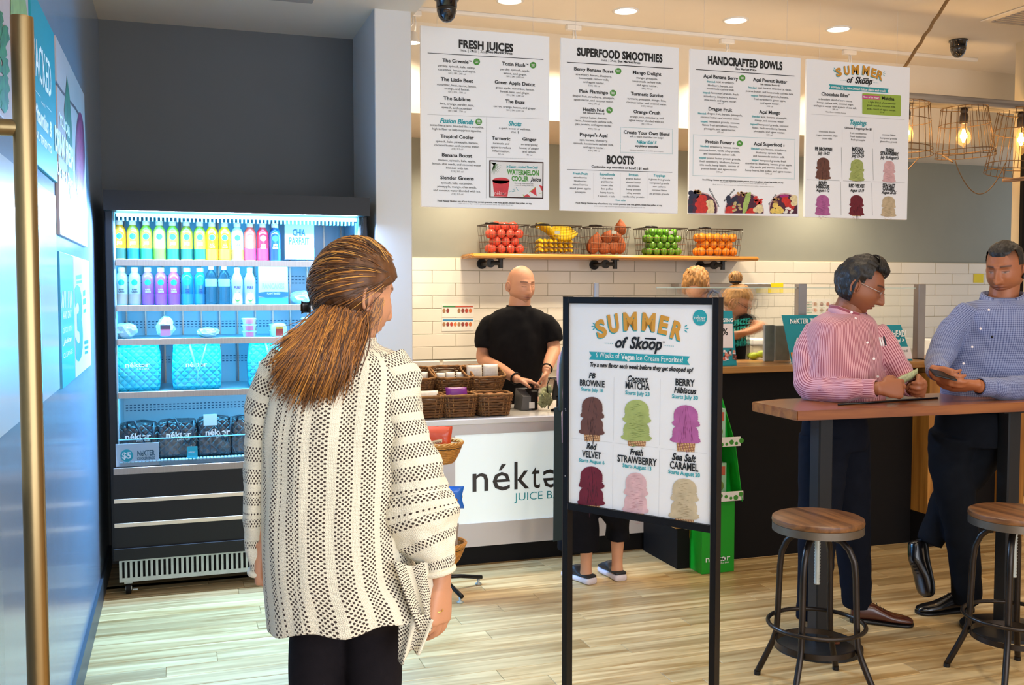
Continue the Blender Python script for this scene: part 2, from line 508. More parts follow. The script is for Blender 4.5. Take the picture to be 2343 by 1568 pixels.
m_seat = wood('seat_wood', '#4f2f17', '#85572f', 0.42, axis=1, scale=1.6)
m_driftw = wood('grey_drift_wood', '#5a5249', '#a3988a', 0.7, axis=0, scale=0.7, coat=0.0)
m_rope = mat('jute_rope', '#8a6a42', 0.95, var=0.2, scale=60, bump=0.5, bscale=300)
m_led = mat('led_strip', '#9be8ff', 0.5, emit=9.0, ecol='#8fe0ff')
m_lamp = mat('lamp_glow', '#fff6e6', 0.5, emit=14.0, ecol='#fff0d8')

def struct(o): o['kind'] = 'structure'; return o

# ---------------------------------------------------------------- floor: boards laid along X
floor = struct(M().box(-0.42, 8.2, -2.2, 8.1, -0.06, -0.006).build('floor', m_plank))
rnd = random.Random(3)
pw = 0.118
lens = [0.75, 0.95, 1.15, 1.4, 1.7]
bmesh_cache = {}
for L in lens:
    bmesh_cache[L] = M().box(0.0008, L - 0.0008, 0.0007, pw - 0.0007, -0.012, 0.0, bev=0.0012)
bme = {}
y = 2.35; nb = 0
while y < 5.6:
    x = -0.4 - rnd.random() * 0.7
    xe = 2.0 + (y - 2.35) * 0.95 + 1.0
    xe = min(max(xe, 2.6), 5.8)
    while x < xe:
        L = rnd.choice(lens)
        if L not in bme:
            o = bmesh_cache[L].build('floor_board', m_plank, floor); bme[L] = o.data
        else:
            o = bpy.data.objects.new('floor_board', bme[L]); COL.objects.link(o); o.parent = floor
        o.location = (x, y, 0); x += L; nb += 1
    y += pw
far = M()
for yy, xa, xb in [(5.6 + i * pw, -0.4, 8.0) for i in range(20)] + [(2.35 - pw * (i + 1), -0.4, 8.0) for i in range(34)]:
    x = xa - rnd.random()
    while x < xb:
        L = rnd.choice(lens); x0 = max(x, -0.4)
        if x + L > x0 + 0.05: far.box(x0 + 0.0008, x + L - 0.0008, yy + 0.0007, yy + pw - 0.0007, -0.012, 0.0)
        x += L
for i in range(int(3.25 / pw) + 1):
    yy = 2.35 + i * pw; x = min(max(2.0 + (yy - 2.35) * 0.95 + 1.0, 2.6), 5.8) + 1.7
    while x < 8.0:
        L = rnd.choice(lens); far.box(x, x + L - 0.0016, yy + 0.0007, yy + pw - 0.0007, -0.0125, -0.0005); x += L
tag(far.build('outlying_boards', m_plank, floor), kind='stuff')

# ---------------------------------------------------------------- walls, niche, ceiling
wl = M().box(-0.6, -0.40, -2.2, 6.30, 0, 3.6).build('wall_left', m_wallgrey); struct(wl)
struct(M().box(-0.40, 1.05, 6.12, 6.30, 0, 3.12).build('wall_niche', m_niche))
pm = M().box(1.03, 1.232, 5.42, 8.2, 0, 3.12, bev=0.004)
pil = struct(pm.build('wall_pillar', m_white))
cl = M().box(-0.6, 8.3, -2.2, 8.3, CEIL, CEIL + 0.12)
struct(cl.build('ceiling', m_cream))
struct(M().box(-0.40, 1.26, 4.2, 6.12, 3.10, CEIL).build('ceiling_niche', m_cream))
# air-return frame in the niche ceiling
ac = M()
ac.box(0.05, 0.73, 4.7, 5.40, 3.085, 3.098)
struct(ac.build('trim_1', m_cream))
M().box(0.09, 0.69, 4.75, 5.36, 3.078, 3.084).build('vent_panel', mat('vent_grey', '#a79d92', 0.7), bpy.data.objects['trim_1'])
bulk = struct(M().box(1.2, 8.3, 6.90, 8.2, 2.82, CEIL).build('ceiling_bulkhead', m_cream))
bw = struct(M().box(1.2, 8.3, 8.0, 8.2, 0, 2.82).build('wall_back', m_sage))
M().box(1.23, 8.2, 7.984, 8.0, 0.6, 1.853).build('grout_bed', m_grout, bw)
# subway tiles, one by one
TW, TH = 0.406, 0.1048
tme = None; row = 0; z = 1.85
while z - TH > 0.95:
    off = 1.98 if row % 2 else 2.18
    x = off - 3 * TW
    while x < 7.9:
        if x + TW > 1.5 and z > 0:
            if tme is None:
                o = M().box(0, TW - 0.004, -0.008, 0.0, 0, TH - 0.004, bev=0.0018).build('wall_tile', m_tile, bw); tme = o.data
            else:
                o = bpy.data.objects.new('wall_tile', tme); COL.objects.link(o); o.parent = bw
            o.location = (x, 7.984 - rnd.random() * 0.0006, z - TH)
        x += TW
    z -= TH; row += 1
# right hand wall return with its baseboard and black corner trim
struct(M().box(6.06, 8.3, 5.95, 6.06, 0, CEIL).build('wall_right', mat('wall_sand', '#d8c8a8', 0.7, var=0.02)))
struct(M().box(6.055, 8.3, 5.935, 5.95, 0, 0.15).build('baseboard_right', mat('base_olive', '#4a4632', 0.5)))
struct(M().box(6.035, 6.06, 5.93, 5.96, 0.15, 2.81).build('trim_2', m_blackm))
struct(M().box(-0.40, -0.385, -2.2, 6.10, 0, 0.115).build('baseboard_left', m_base))
struct(M().box(8.2, 8.3, -2.2, 6.0, 0, CEIL).build('wall_far_right', m_cream))

# ---------------------------------------------------------------- recessed cans, track and heads
for i, (x, y) in enumerate(can_spots + [(3.05, 7.35)]):
    zc = CEIL if i < 4 else 2.82
    t = thing('recessed_downlight', (x, y, zc), ['leftmost round recessed ceiling downlight, cut by the top of the picture', 'second recessed ceiling downlight from the left, above the smoothie menu', 'third recessed ceiling downlight, above the bowls menu', 'rightmost recessed ceiling downlight, above the scoop menu', 'lone recessed light in the low bulkhead between two menus'][i], 'ceiling light', 'recessed ceiling downlights')
    M().lathe([(0.088, -0.001), (0.090, -0.006), (0.076, -0.010), (0.072, -0.004), (0.072, 0.0)], (x, y, zc), 28, cap=False).build('trim_ring', m_white, t, smooth=True)
    M().lathe([(0.001, 0.0), (0.074, -0.001)], (x, y, zc - 0.004), 28, cap=False).build('lens', m_lamp, t)
ty = 6.55
track = tag(M().box(1.3, 6.15, ty - 0.018, ty + 0.018, CEIL - 0.025, CEIL, bev=0.003).build('lighting_track', m_white), 'long white lighting track along the ceiling above the menus', 'light track')
for i, (px, pyy) in enumerate([(945, 60), (1312, 80), (1663, 97), (1943, 122)]):
    q = PY(px, pyy, ty); x = q.x
    t = thing('track_spotlight', (x, ty, CEIL - 0.025), ['white track spotlight beside the white pillar', 'white track spotlight above the left corner of the smoothie menu', 'white track spotlight above the bowls menu', 'white track spotlight above the scoop menu'][i], 'spotlight', 'track spotlights over the menus')
    M().box(x - 0.055, x + 0.055, ty - 0.022, ty + 0.022, CEIL - 0.06, CEIL - 0.026, bev=0.004).build('adapter', m_white, t)
    a = M()
    zz = CEIL - 0.06
    a.tube([(x, ty, zz), (x, ty, zz - 0.05), (x - 0.02, ty, zz - 0.07), (x - 0.02, ty, zz - 0.12)], 0.006, 8)
    a.tube([(x + 0.012, ty, zz), (x + 0.022, ty, zz - 0.05), (x + 0.014, ty, zz - 0.11)], 0.005, 8)
    a.build('yoke', m_white, t, smooth=True)
    M().lathe([(0.014, 0.0), (0.03, -0.012), (0.034, -0.05), (0.05, -0.075), (0.046, -0.075)], (x, ty, zz - 0.10), 20, cap=False).build('lamp_head', m_white, t, smooth=True)
    M().lathe([(0.001, 0), (0.044, -0.001)], (x, ty, zz - 0.172), 20, cap=False).build('lamp_glass', m_lamp, t)
    lamp('track_beam', 'SPOT', (x, ty, zz - 0.18), 34, WARM, (x, 7.9, 1.2), spot_size=R(110), spot_blend=0.7, shadow_soft_size=0.03)
# dome cameras
m_dome = mat('dome_black', '#17171a', 0.15, coat=0.6)
for i, (px, pyy, yc) in enumerate([(1022, 2, 5.2), (2193, 92, 6.1)]):
    zc = CEIL
    q = PZ(px, pyy, zc) if i else PY(px, -14, 5.3)
    if i == 0: q = Vector((q.x, 5.3, CEIL))
    x, y = q.x, q.y; r_ = 0.052 if i else 0.05
    if i == 0: zc = CEIL
    t = thing('dome_camera', (x, y, zc), ['black dome security camera at the top edge above the juice menu', 'black dome security camera on the ceiling right of the scoop menu'][i], 'security camera', 'ceiling security cameras')
    hh = 0.0 if i else (CEIL - PY(px, -4, 5.3).z)
    M().lathe([(r_ * 1.3, 0.0), (r_ * 1.33, -0.012 - hh), (r_ * 1.12, -0.018 - hh), (r_ * 1.12, -0.05 - hh)], (x, y, zc), 24).build('housing', m_dome, t, smooth=True)
    M().lathe([(r_ * 1.1, -0.045 - hh), (r_ * 1.08, -0.07 - hh), (r_ * 0.85, -0.105 - hh), (r_ * 0.45, -0.125 - hh), (0.001, -0.13 - hh)], (x, y, zc), 24).build('dome', m_dome, t, smooth=True)
    M().lathe([(0.02, 0), (0.02, -0.012), (0.001, -0.013)], (x - 0.01, y - r_ * 0.9, zc - 0.075 - hh), 14).build('lens', mat('lens_brown', '#4a3a2c', 0.2), t, smooth=True)
# ceiling grille far right
q = PZ(2320, 50, CEIL)
g = thing('ceiling_grille', (q.x, q.y, CEIL), 'flat beige air grille in the ceiling at the top right corner', 'vent')
M().box(5.3, 6.1, 5.15, 5.62, CEIL - 0.012, CEIL - 0.001, bev=0.004).build('frame', m_cream, g)
for i in range(10):
    M().box(5.36, 6.04, 5.19 + i * 0.041, 5.21 + i * 0.041, CEIL - 0.022, CEIL - 0.012).build('slat', mat('vent_grey', '#a79d92', 0.7), g)

# ---------------------------------------------------------------- hanging plank with egg-basket lamps
pz0, pz1 = 2.89, 2.953
hp = thing('hanging_plank', (5.85, 5.84, pz1), 'weathered grey wooden plank hung by rope with basket lamps under it', 'wooden beam')
b = bmesh.new(); bmesh.ops.create_cube(b, size=1)
for v in b.verts: v.co = Vector((5.88 + v.co.x * 2.4, 5.84 + v.co.y * 0.16, (pz0 + pz1) / 2 + v.co.z * (pz1 - pz0)))
bmesh.ops.bevel(b, geom=list(b.edges), offset=0.006, segments=1, affect='EDGES')
M().bm(b).build('board', m_driftw, hp)
ra = Vector((4.72, 5.84, pz1)); rb = Vector((4.684, 5.22, CEIL))
pts = [ra.lerp(rb, i / 30) + Vector((0.003 * math.sin(i * 1.3), 0, 0.003 * math.cos(i * 1.7))) for i in range(31)]
rp = M().tube(pts, 0.011, 8)
rp.tube([(4.72, 5.745, pz0 - 0.01), (4.72, 5.745, pz1 + 0.01), (4.72, 5.84, pz1 + 0.014), (4.72, 5.93, pz1 + 0.01), (4.72, 5.93, pz0 - 0.01)], 0.011, 8, closed=True)
rp.build('rope', m_rope, hp, smooth=True)
rp = M().tube([(6.85, 5.84, pz1), (6.9, 5.3, CEIL)], 0.011, 8); rp.build('rope', m_rope, hp, smooth=True)
m_wire = mat('rusty_wire', '#7d5f3c', 0.55, 0.5, var=0.15, scale=40)
m_socket = mat('dark_socket', '#2d2018', 0.5)
m_bulb = mat('bulb_glass', '#ffe2a8', 0.05, trans=0.9, ior=1.05, alpha=0.35)
m_fil = mat('filament', '#ffd27a', 0.5, emit=60, ecol='#ffc169')
def basket_lamp(x, y, zt, tilt, label, bulb='globe', h=0.34, r0=0.15, r1=0.195, tilty=0.0):
    t = thing('basket_lamp', (x, y, zt), label, 'pendant lamp', 'wire egg basket lamps')
    rot = Matrix.Rotation(tilt, 3, 'Y') @ Matrix.Rotation(tilty, 3, 'X'); c = Vector((x, y, zt))
    def P(a, f, dr=0): 
        r = r0 + (r1 - r0) * f + dr
        return c + rot @ Vector((r * math.cos(a), r * math.sin(a), -h * f))
    w = M()
    n = 22
    for i in range(n):
        a = 2 * math.pi * i / n
        w.tube([P(a, f) for f in (0, 0.5, 1.0)], 0.0022, 5)
    w.build('upright_wires', m_wire, t, smooth=True)
    for f, rr in ((0, 0.0035), (0.34, 0.0028), (0.88, 0.0035), (1.0, 0.0032)):
        M().tube([P(2 * math.pi * i / 36, f, 0.002) for i in range(36)], rr, 6, closed=True).build('hoop', m_wire, t, smooth=True)
    s = M(); s.lathe([(0.018, 0.0), (0.026, -0.01), (0.026, -0.03), (0.021, -0.035), (0.024, -0.04), (0.03, -0.06), (0.03, -0.11), (0.02, -0.115)], (x, y, zt), 16)
    s.build('lamp_socket', m_socket, t, smooth=True)
    if bulb == 'globe': prof = [(0.018, 0), (0.022, -0.03), (0.044, -0.07), (0.052, -0.10), (0.044, -0.135), (0.02, -0.152), (0.006, -0.165), (0.001, -0.168)]
    else: prof = [(0.018, 0), (0.03, -0.02), (0.036, -0.05), (0.036, -0.15), (0.03, -0.18), (0.01, -0.2), (0.001, -0.205)]
    M().lathe(prof, (x, y, zt - 0.115), 20, cap=False).build('bulb', m_bulb, t, smooth=True)
    f = M()
    for i in range(6):
        a = i * math.pi / 3
        f.tube([(x + 0.006 * math.cos(a), y + 0.006 * math.sin(a), zt - 0.15), (x + 0.018 * math.cos(a), y + 0.018 * math.sin(a), zt - 0.20), (x + 0.006 * math.cos(a + 0.5), y + 0.006 * math.sin(a + 0.5), zt - 0.245)], 0.0022, 5)
    f.build('filament', m_fil, t)
    lamp('bulb_light', 'POINT', (x, y, zt - 0.2), 9, (1.0, 0.62, 0.25), shadow_soft_size=0.03)
    return t, P
t, P = basket_lamp(4.88, 5.84, pz0, R(4), 'wire basket lamp half hidden by the right edge of the scoop menu', h=0.35, r0=0.155, r1=0.20)
hd = M(); a0 = P(0.2, 1.0); hd.tube([a0 + Vector((-0.02 - 0.5 * (i / 14), 0.0, -0.31 * math.sin(math.pi * 0.5 * i / 14) * 1.0)) for i in range(15)], 0.0035, 6)
hd.build('wire_handle', m_wire, t, smooth=True)
t, P = basket_lamp(5.385, 5.84, pz0, R(-3), 'middle wire basket lamp with round glowing bulb', h=0.345, r0=0.155, r1=0.203)
a0 = P(math.pi, 1.0); a1 = P(-0.2, 1.0)
hd = M().tube([Vector((a0.x + 0.0 + (a1.x + 0.06 - a0.x) * f, 5.72, a0.z - 0.03 - 0.24 * math.sin(math.pi * min(1, f * 1.02)) ** 0.8)) for f in [i / 20 for i in range(21)]], 0.0035, 6)
hd.build('wire_handle', m_wire, t, smooth=True)
M().cyl((a0.x, a0.y, a0.z + 0.01), (a0.x + 0.01, 5.75, a0.z - 0.05), 0.006).build('hook', m_wire, t)
t, P = basket_lamp(5.91, 5.84, pz0, R(6), 'rightmost wire basket lamp with long tube bulb, cut by the picture edge', 'tube', h=0.45, r0=0.16, r1=0.21)
a0 = P(math.pi + 0.4, 1.0); a1 = P(math.pi + 1.2, 1.0)
hz = a0.z - 0.09
M().tube([a0, (a0.x, a0.y - 0.01, hz), (a1.x, a1.y, hz + 0.01), a1], 0.003, 6).build('wire_handle', m_wire, t, smooth=True)
M().tube([(a0.x - 0.01, a0.y - 0.01, hz), (a0.x + 0.05, a0.y - 0.03, hz + 0.003), (a1.x + 0.02, a1.y, hz + 0.012)], [0.013, 0.016, 0.014], 12).build('wooden_grip', wood('grip_wood', '#8a6445', '#b08a66', 0.6, axis=0), t, smooth=True)

# ---------------------------------------------------------------- open glass entrance door with pull bar
dr = thing('door_1', (-0.275, 1.3, 0), 'clear glass entrance door leaf standing open at the left edge', 'door'); struct(dr)
M().box(-0.281, -0.269, -0.2, 1.72, 0.012, 2.5).build('door_glass', m_glass, dr)
M().box(-0.290, -0.260, -0.2, 1.72, 0.0, 0.012).build('door_rail', m_steel, dr)
hx, hy = -0.212, 1.645
hb = M().lathe([(0.0001, 0.0), (0.0155, 0.001), (0.016, 0.004), (0.016, 1.32), (0.0155, 1.323), (0.0001, 1.324)], (hx, hy, 0.66), 28, cap=False)
hb.build('pull_bar', m_brass, dr, smooth=True, auto=40)
for zz in (1.82, 0.82):
    M().cyl((-0.269, hy, zz), (hx, hy, zz), 0.0125, n=20).build('standoff', m_brass, dr, smooth=True, auto=40)
# ---------------------------------------------------------------- posters on the left wall
def wall_sign(name, y0, y1, z0, z1, m, label, cat='sign', th=0.012, x=-0.3995):
    c = thing(name, (x, (y0 + y1) / 2, z0), label, cat)
    M().box(x, x + th, y0, y1, z0, z1, bev=0.0015).build('panel', m, c)
    return c
m_photo = mat('photo_grey_pink', '#b9a7a6', 0.4, var=0.12, scale=2.5)
LW = lambda th=0.012: Plane((-0.40 + th, 0, 0), (1, 0, 0), 0, 0, 658 / 260, 0.0012)
# teal PACKED panel
s = wall_sign('teal_poster', 3.19, 3.775, 1.95, 2.455, m_tealp, 'teal poster reading PACKED with vitamins and nutrients', 'poster')
SIGNS['pack'] = (s, 'lettering'); pl = LW()
pl.txt('pack', 'PACKED', 198, 300, 500, 205, m_wht, 'N')
pl.txt('pack', 'with', 240, 262, 612, 18, m_wht, 'I')
pl.txt('pack', 'Vitamins &', 205, 304, 745, 90, m_wht, 'S')
pl.txt('pack', 'NUTRIENTS', 212, 300, 845, 42, m_wht, 'B')
mb = M()
for (x0, y0, x1, y1) in ((204, 520, 236, 562), (265, 607, 300, 650)): pl.poly(mb, [(x0, y0 + 3), (x1, y1 + 3), (x1, y1), (x0, y0)])
mb.build('rule_lines', m_wht, s)
# photo poster with beet and leaves
s = wall_sign('photo_poster', 3.82, 4.93, 1.775, 2.462, m_photo, 'tall pink grey photo poster with a beet and leaves, wording in white', 'poster')
SIGNS['fresh'] = (s, 'lettering'); pl = LW()
mb = M(); pl.disc(mb, 464, 915, 27, 265, 28, 0.0004); mb.build('beet_picture', mat('beet_print', '#7d1f45', 0.5, var=0.35, scale=30), s)
mb = M(); pl.disc(mb, 463, 915, 18, 225, 28, 0.0008); mb.build('beet_picture', mat('beet_print2', '#9c3058', 0.5, var=0.3, scale=50), s)
mb = M(); pl.poly(mb, [(388, 440), (404, 560), (418, 760), (424, 1000), (428, 1200), (412, 1180), (398, 1060), (386, 800), (372, 640)], 0.0005); mb.build('leaf_picture', mat('leaf_print', '#2c5a3a', 0.5, var=0.4, scale=25), s)
mb = M(); pl.poly(mb, [(322, 480), (360, 540), (440, 640), (482, 720), (482, 708), (440, 622), (360, 522), (322, 462)], 0.0003); mb.build('twig_picture', mat('twig_print', '#5a3c3c', 0.5), s)
pl.txt('fresh', 'YOU CAN', 348, 404, 760, 62, m_wht, 'B', lift=0.001)
pl.txt('fresh', 'DRINK FRESH', 326, 428, 930, 120, m_wht, 'X', lift=0.001)
pl.txt('fresh', 'Up to 4 Days', 338, 424, 1050, 62, m_wht, 'S', lift=0.001)
# green vegetable poster at the left edge
s = wall_sign('photo_poster', 1.4, 3.14, 1.99, 2.6, m_photo, 'photo poster of green kale leaves behind the door bar', 'poster')
pl = LW(); mb = M(); rr = random.Random(5)
for i in range(26):
    a, b_ = rr.uniform(-40, 34), rr.uniform(100, 640); k = rr.uniform(14, 26)
    pl.poly(mb, [(a + k * math.cos(t) * (1 + 0.3 * math.sin(5 * t)), b_ + 2.6 * k * math.sin(t)) for t in [i2 * math.pi / 8 for i2 in range(15, -1, -1)]], 0.0004 + i * 0.00003)
mb.build('kale_picture', mat('kale_print', '#1f6a24', 0.5, var=0.6, scale=40), s)
mb = M(); pl.poly(mb, [(62, -60), (140, -60), (165, 130), (62, 140)][::-1], 0.0008); mb.build('celery_picture', mat('celery_print', '#86a05a', 0.5, var=0.4, scale=30, stretch=(1, 9, 1)), s)
# lower panels: pale board, teal board and white three-day board
s = wall_sign('info_panel', 1.2, 3.70, 1.245, 1.90, mat('panel_pale', '#cfdbe6', 0.25, coat=0.5), 'large pale glossy panel under the teal poster', 'sign')
s = wall_sign('teal_board', 3.78, 4.24, 1.235, 1.715, mat('panel_teal', '#3d9cc0', 0.35, coat=0.3), 'teal blue panel with small white lines between two pale panels', 'sign')
SIGNS['tp'] = (s, 'lettering'); pl = LW().crop(0, 500, 941 / 300)
for k, t_ in enumerate(['DETOX', 'YOUR', 'BODY']):
    pl.txt('tp', ['ANY DAY', 'DETOX WITH', 'Juice', 'CLEANSE'][k], 455, 515, [715, 815, 890][k], [50, 38, 36][k], m_wht, 'BNS'[k])
pl.txt('tp', 'CLEANSE', 457, 525, 985, 34, m_wht, 'N')
mb = M()
for k in range(7):
    a = 440 + k * 12; pl.poly(mb, [(a + 2, 640), (a + 6, 640), (a + 12 - 2 * k, 520), (a + 9 - 2 * k, 520)])
mb.build('leaf_strokes', m_wht, s)
s = wall_sign('info_panel', 4.26, 4.99, 1.235, 1.715, mat('panel_white', '#e6edf2', 0.35, coat=0.3), 'white panel with a large blue 3 beside the fridge', 'sign')
SIGNS['three'] = (s, 'lettering')
m_navy = mat('print_navy', '#1b5f92', 0.5)
pl.txt('three', '3', 546, 600, 985, 470, m_navy, 'X')
for k, (yy, hh) in enumerate([(440, 30), (470, 20), (560, 40), (620, 40), (680, 26), (905, 26), (940, 20), (975, 20)]):
    mb = M(); x0, x1 = [(545, 585), (550, 588), (597, 612), (597, 616), (600, 618), (606, 634), (608, 634), (610, 632)][k]
    pl.poly(mb, [(x0, yy), (x1, yy - 8), (x1, yy - 8 - hh), (x0, yy - hh)]); mb.build('text_block', m_teal if k in (2, 3, 4) else m_navy, s)

# ---------------------------------------------------------------- open refrigerated display case
FY = 5.45
fr = thing('open_fridge', (0.32, 5.75, 0), 'tall black open-front refrigerated display case glowing ice blue', 'fridge')
m_fb = mat('fridge_black', '#0d0c0d', 0.36, var=0.08, scale=4, spec=0.25)
m_fin = mat('fridge_inner', '#9db8c4', 0.35, coat=0.1)
m_rail = mat('shelf_rail_steel', '#857e78', 0.3, 0.9, var=0.1, scale=3, stretch=(60, 1, 1))
M().box(-0.345, -0.305, 5.43, 6.10, 0.20, 2.03, bev=0.004).build('side_panel', m_fb, fr)
M().box(0.945, 0.985, 5.43, 6.10, 0.20, 2.03, bev=0.004).build('side_panel', m_fb, fr)
c = M(); c.prism([(-0.345, 5.35, 1.978), (-0.345, 5.35, 2.078), (-0.345, 6.10, 2.078), (-0.345, 6.10, 2.00), (-0.345, 5.50, 2.00), (-0.345, 5.47, 1.978)], (1.33, 0, 0))
c.build('canopy', m_fb, fr)
M().box(-0.305, 0.945, 5.98, 6.10, 0.20, 2.0).build('back_wall', m_fin, fr)
M().box(-0.305, -0.300, 5.45, 5.98, 0.66, 1.99).build('inner_side', m_fin, fr)
M().box(0.940, 0.945, 5.45, 5.98, 0.66, 1.99).build('inner_side', m_fin, fr)
M().box(-0.30, 0.94, 5.47, 5.98, 1.97, 1.995).build('inner_top', m_fin, fr)
# perforated strips on the back wall
pf = M()
for zz in (1.66, 1.64, 1.62, 1.40, 1.385, 1.37, 1.20, 1.185, 1.17, 0.93, 0.915, 0.90):
    for i in range(58): pf.box(-0.29 + i * 0.021, -0.278 + i * 0.021, 5.976, 5.981, zz, zz + 0.005)
tag(pf.build('perforations', mat('perf_dark', '#24506a', 0.6), fr), kind='stuff')
pf = M()
for i in range(13): pf.box(-0.28 + i * 0.1, -0.272 + i * 0.1, 5.972, 5.98, 1.0, 1.97)
pf.build('shelf_standards', m_rail, fr)
# header light bar
M().box(-0.29, 0.93, 5.455, 5.475, 1.955, 1.972).build('light_strip', m_led, fr)
pf = M()
for i in range(60): pf.box(-0.285 + i * 0.0203, -0.277 + i * 0.0203, 5.49, 5.52, 1.935, 1.968)
pf.build('air_louvres', mat('louvre_white', '#d7eef8', 0.4), fr)
SH = [1.735, 1.502, 1.329, 1.056]
for i, z in enumerate(SH):
    s_ = M().box(-0.298, 0.938, FY + 0.004, 5.93, z - 0.012, z).build('shelf', m_fin, fr)
    M().box(-0.300, 0.940, FY - 0.006, FY + 0.004, z - 0.030, z + 0.002, bev=0.001).build('price_rail', m_rail, s_)
    M().box(-0.29, 0.93, FY + 0.008, FY + 0.020, z - 0.026, z - 0.015).build('light_strip', m_led, s_)
    lamp('shelf_led', 'AREA', (0.32, FY + 0.02, z - 0.028), 7.5, ICE2, (0.32, FY + 0.10, z - 0.4), shape='RECTANGLE', size=1.2, size_y=0.015)
lamp('shelf_led', 'AREA', (0.32, FY + 0.03, 1.953), 1.5, ICE2, (0.32, FY + 0.14, 1.4), shape='RECTANGLE', size=1.2, size_y=0.02)
DZ = 0.700
M().box(-0.30, 0.94, FY, 5.98, DZ - 0.03, DZ - 0.004).build('deck', m_fin, fr)
dk = M()
for i in range(70): dk.box(-0.295 + i * 0.0177, -0.283 + i * 0.0177, FY - 0.035, FY + 0.03, DZ - 0.003, DZ + 0.002)
dk.build('deck_grille', mat('deck_slots', '#bfe6f2', 0.3), fr)
M().box(-0.328, 0.962, 5.405, 5.42, 0.640, 0.676, bev=0.002).build('front_rail', m_rail, fr)
bp_ = M().box(-0.33, 0.964, 5.408, 5.98, 0.20, 0.672).build('base_body', m_fb, fr)
for z0, z1 in ((0.495, 0.516), (0.370, 0.391)):
    M().box(-0.328, 0.962, 5.400, 5.412, z0, z1, bev=0.001).build('trim_strip', mat('strip_champagne', '#c9b9a2', 0.35, 0.6), bp_)
M().box(-0.336, 0.97, 5.392, 5.41, 0.20, 0.262, bev=0.002).build('kick_flange', m_fb, bp_)
gr = M(); gr.box(-0.312, 0.94, 5.450, 5.456, 0.072, 0.094); gr.box(-0.312, 0.94, 5.450, 5.456, 0.178, 0.206)
gr.box(-0.312, -0.298, 5.450, 5.456, 0.094, 0.178)
for i in range(49): gr.box(-0.286 + i * 0.0252, -0.2735 + i * 0.0252, 5.450, 5.456, 0.094, 0.178)
gr.build('vent_grille', m_galv, fr)
M().box(-0.30, 0.93, 5.47, 5.95, 0.08, 0.2).build('undercarriage', m_blackm, fr)
for x, y in ((-0.27, 5.49), (0.90, 5.49), (-0.27, 5.92), (0.90, 5.92)):
    ca = M(); ca.cyl((x - 0.012, y, 0.03), (x + 0.012, y, 0.03), 0.030, n=20); o = ca.build('caster', m_blackm, fr, smooth=True, auto=40)
    M().box(x - 0.02, x + 0.02, y - 0.02, y + 0.02, 0.058, 0.08).cyl((x - 0.016, y, 0.03), (x + 0.016, y, 0.03), 0.012).box(x + 0.02, x + 0.045, y - 0.015, y - 0.005, 0.02, 0.027).build('caster_fork', m_galv, o)
# glass front guard on the deck and curved end glass
M().box(-0.30, 0.94, 5.409, 5.414, DZ - 0.02, 0.818).build('guard_glass', m_glass, fr)
M().box(-0.30, 0.94, 5.408, 5.415, 0.816, 0.820).build('guard_edge', mat('edge_ice_blue', '#7fdcff', 0.2, emit=0.0), fr)  # plain pale blue colour along the top edge of the guard
for x in (-0.31, 0.95):
    eg = M().prism([(x, 5.43, 0.68), (x, 5.40, 0.82), (x, 5.385, 1.3), (x, 5.37, 1.75), (x, 5.37, 1.98), (x, 5.43, 1.98)], (0.006, 0, 0)); eg.build('end_glass', m_glass, fr)

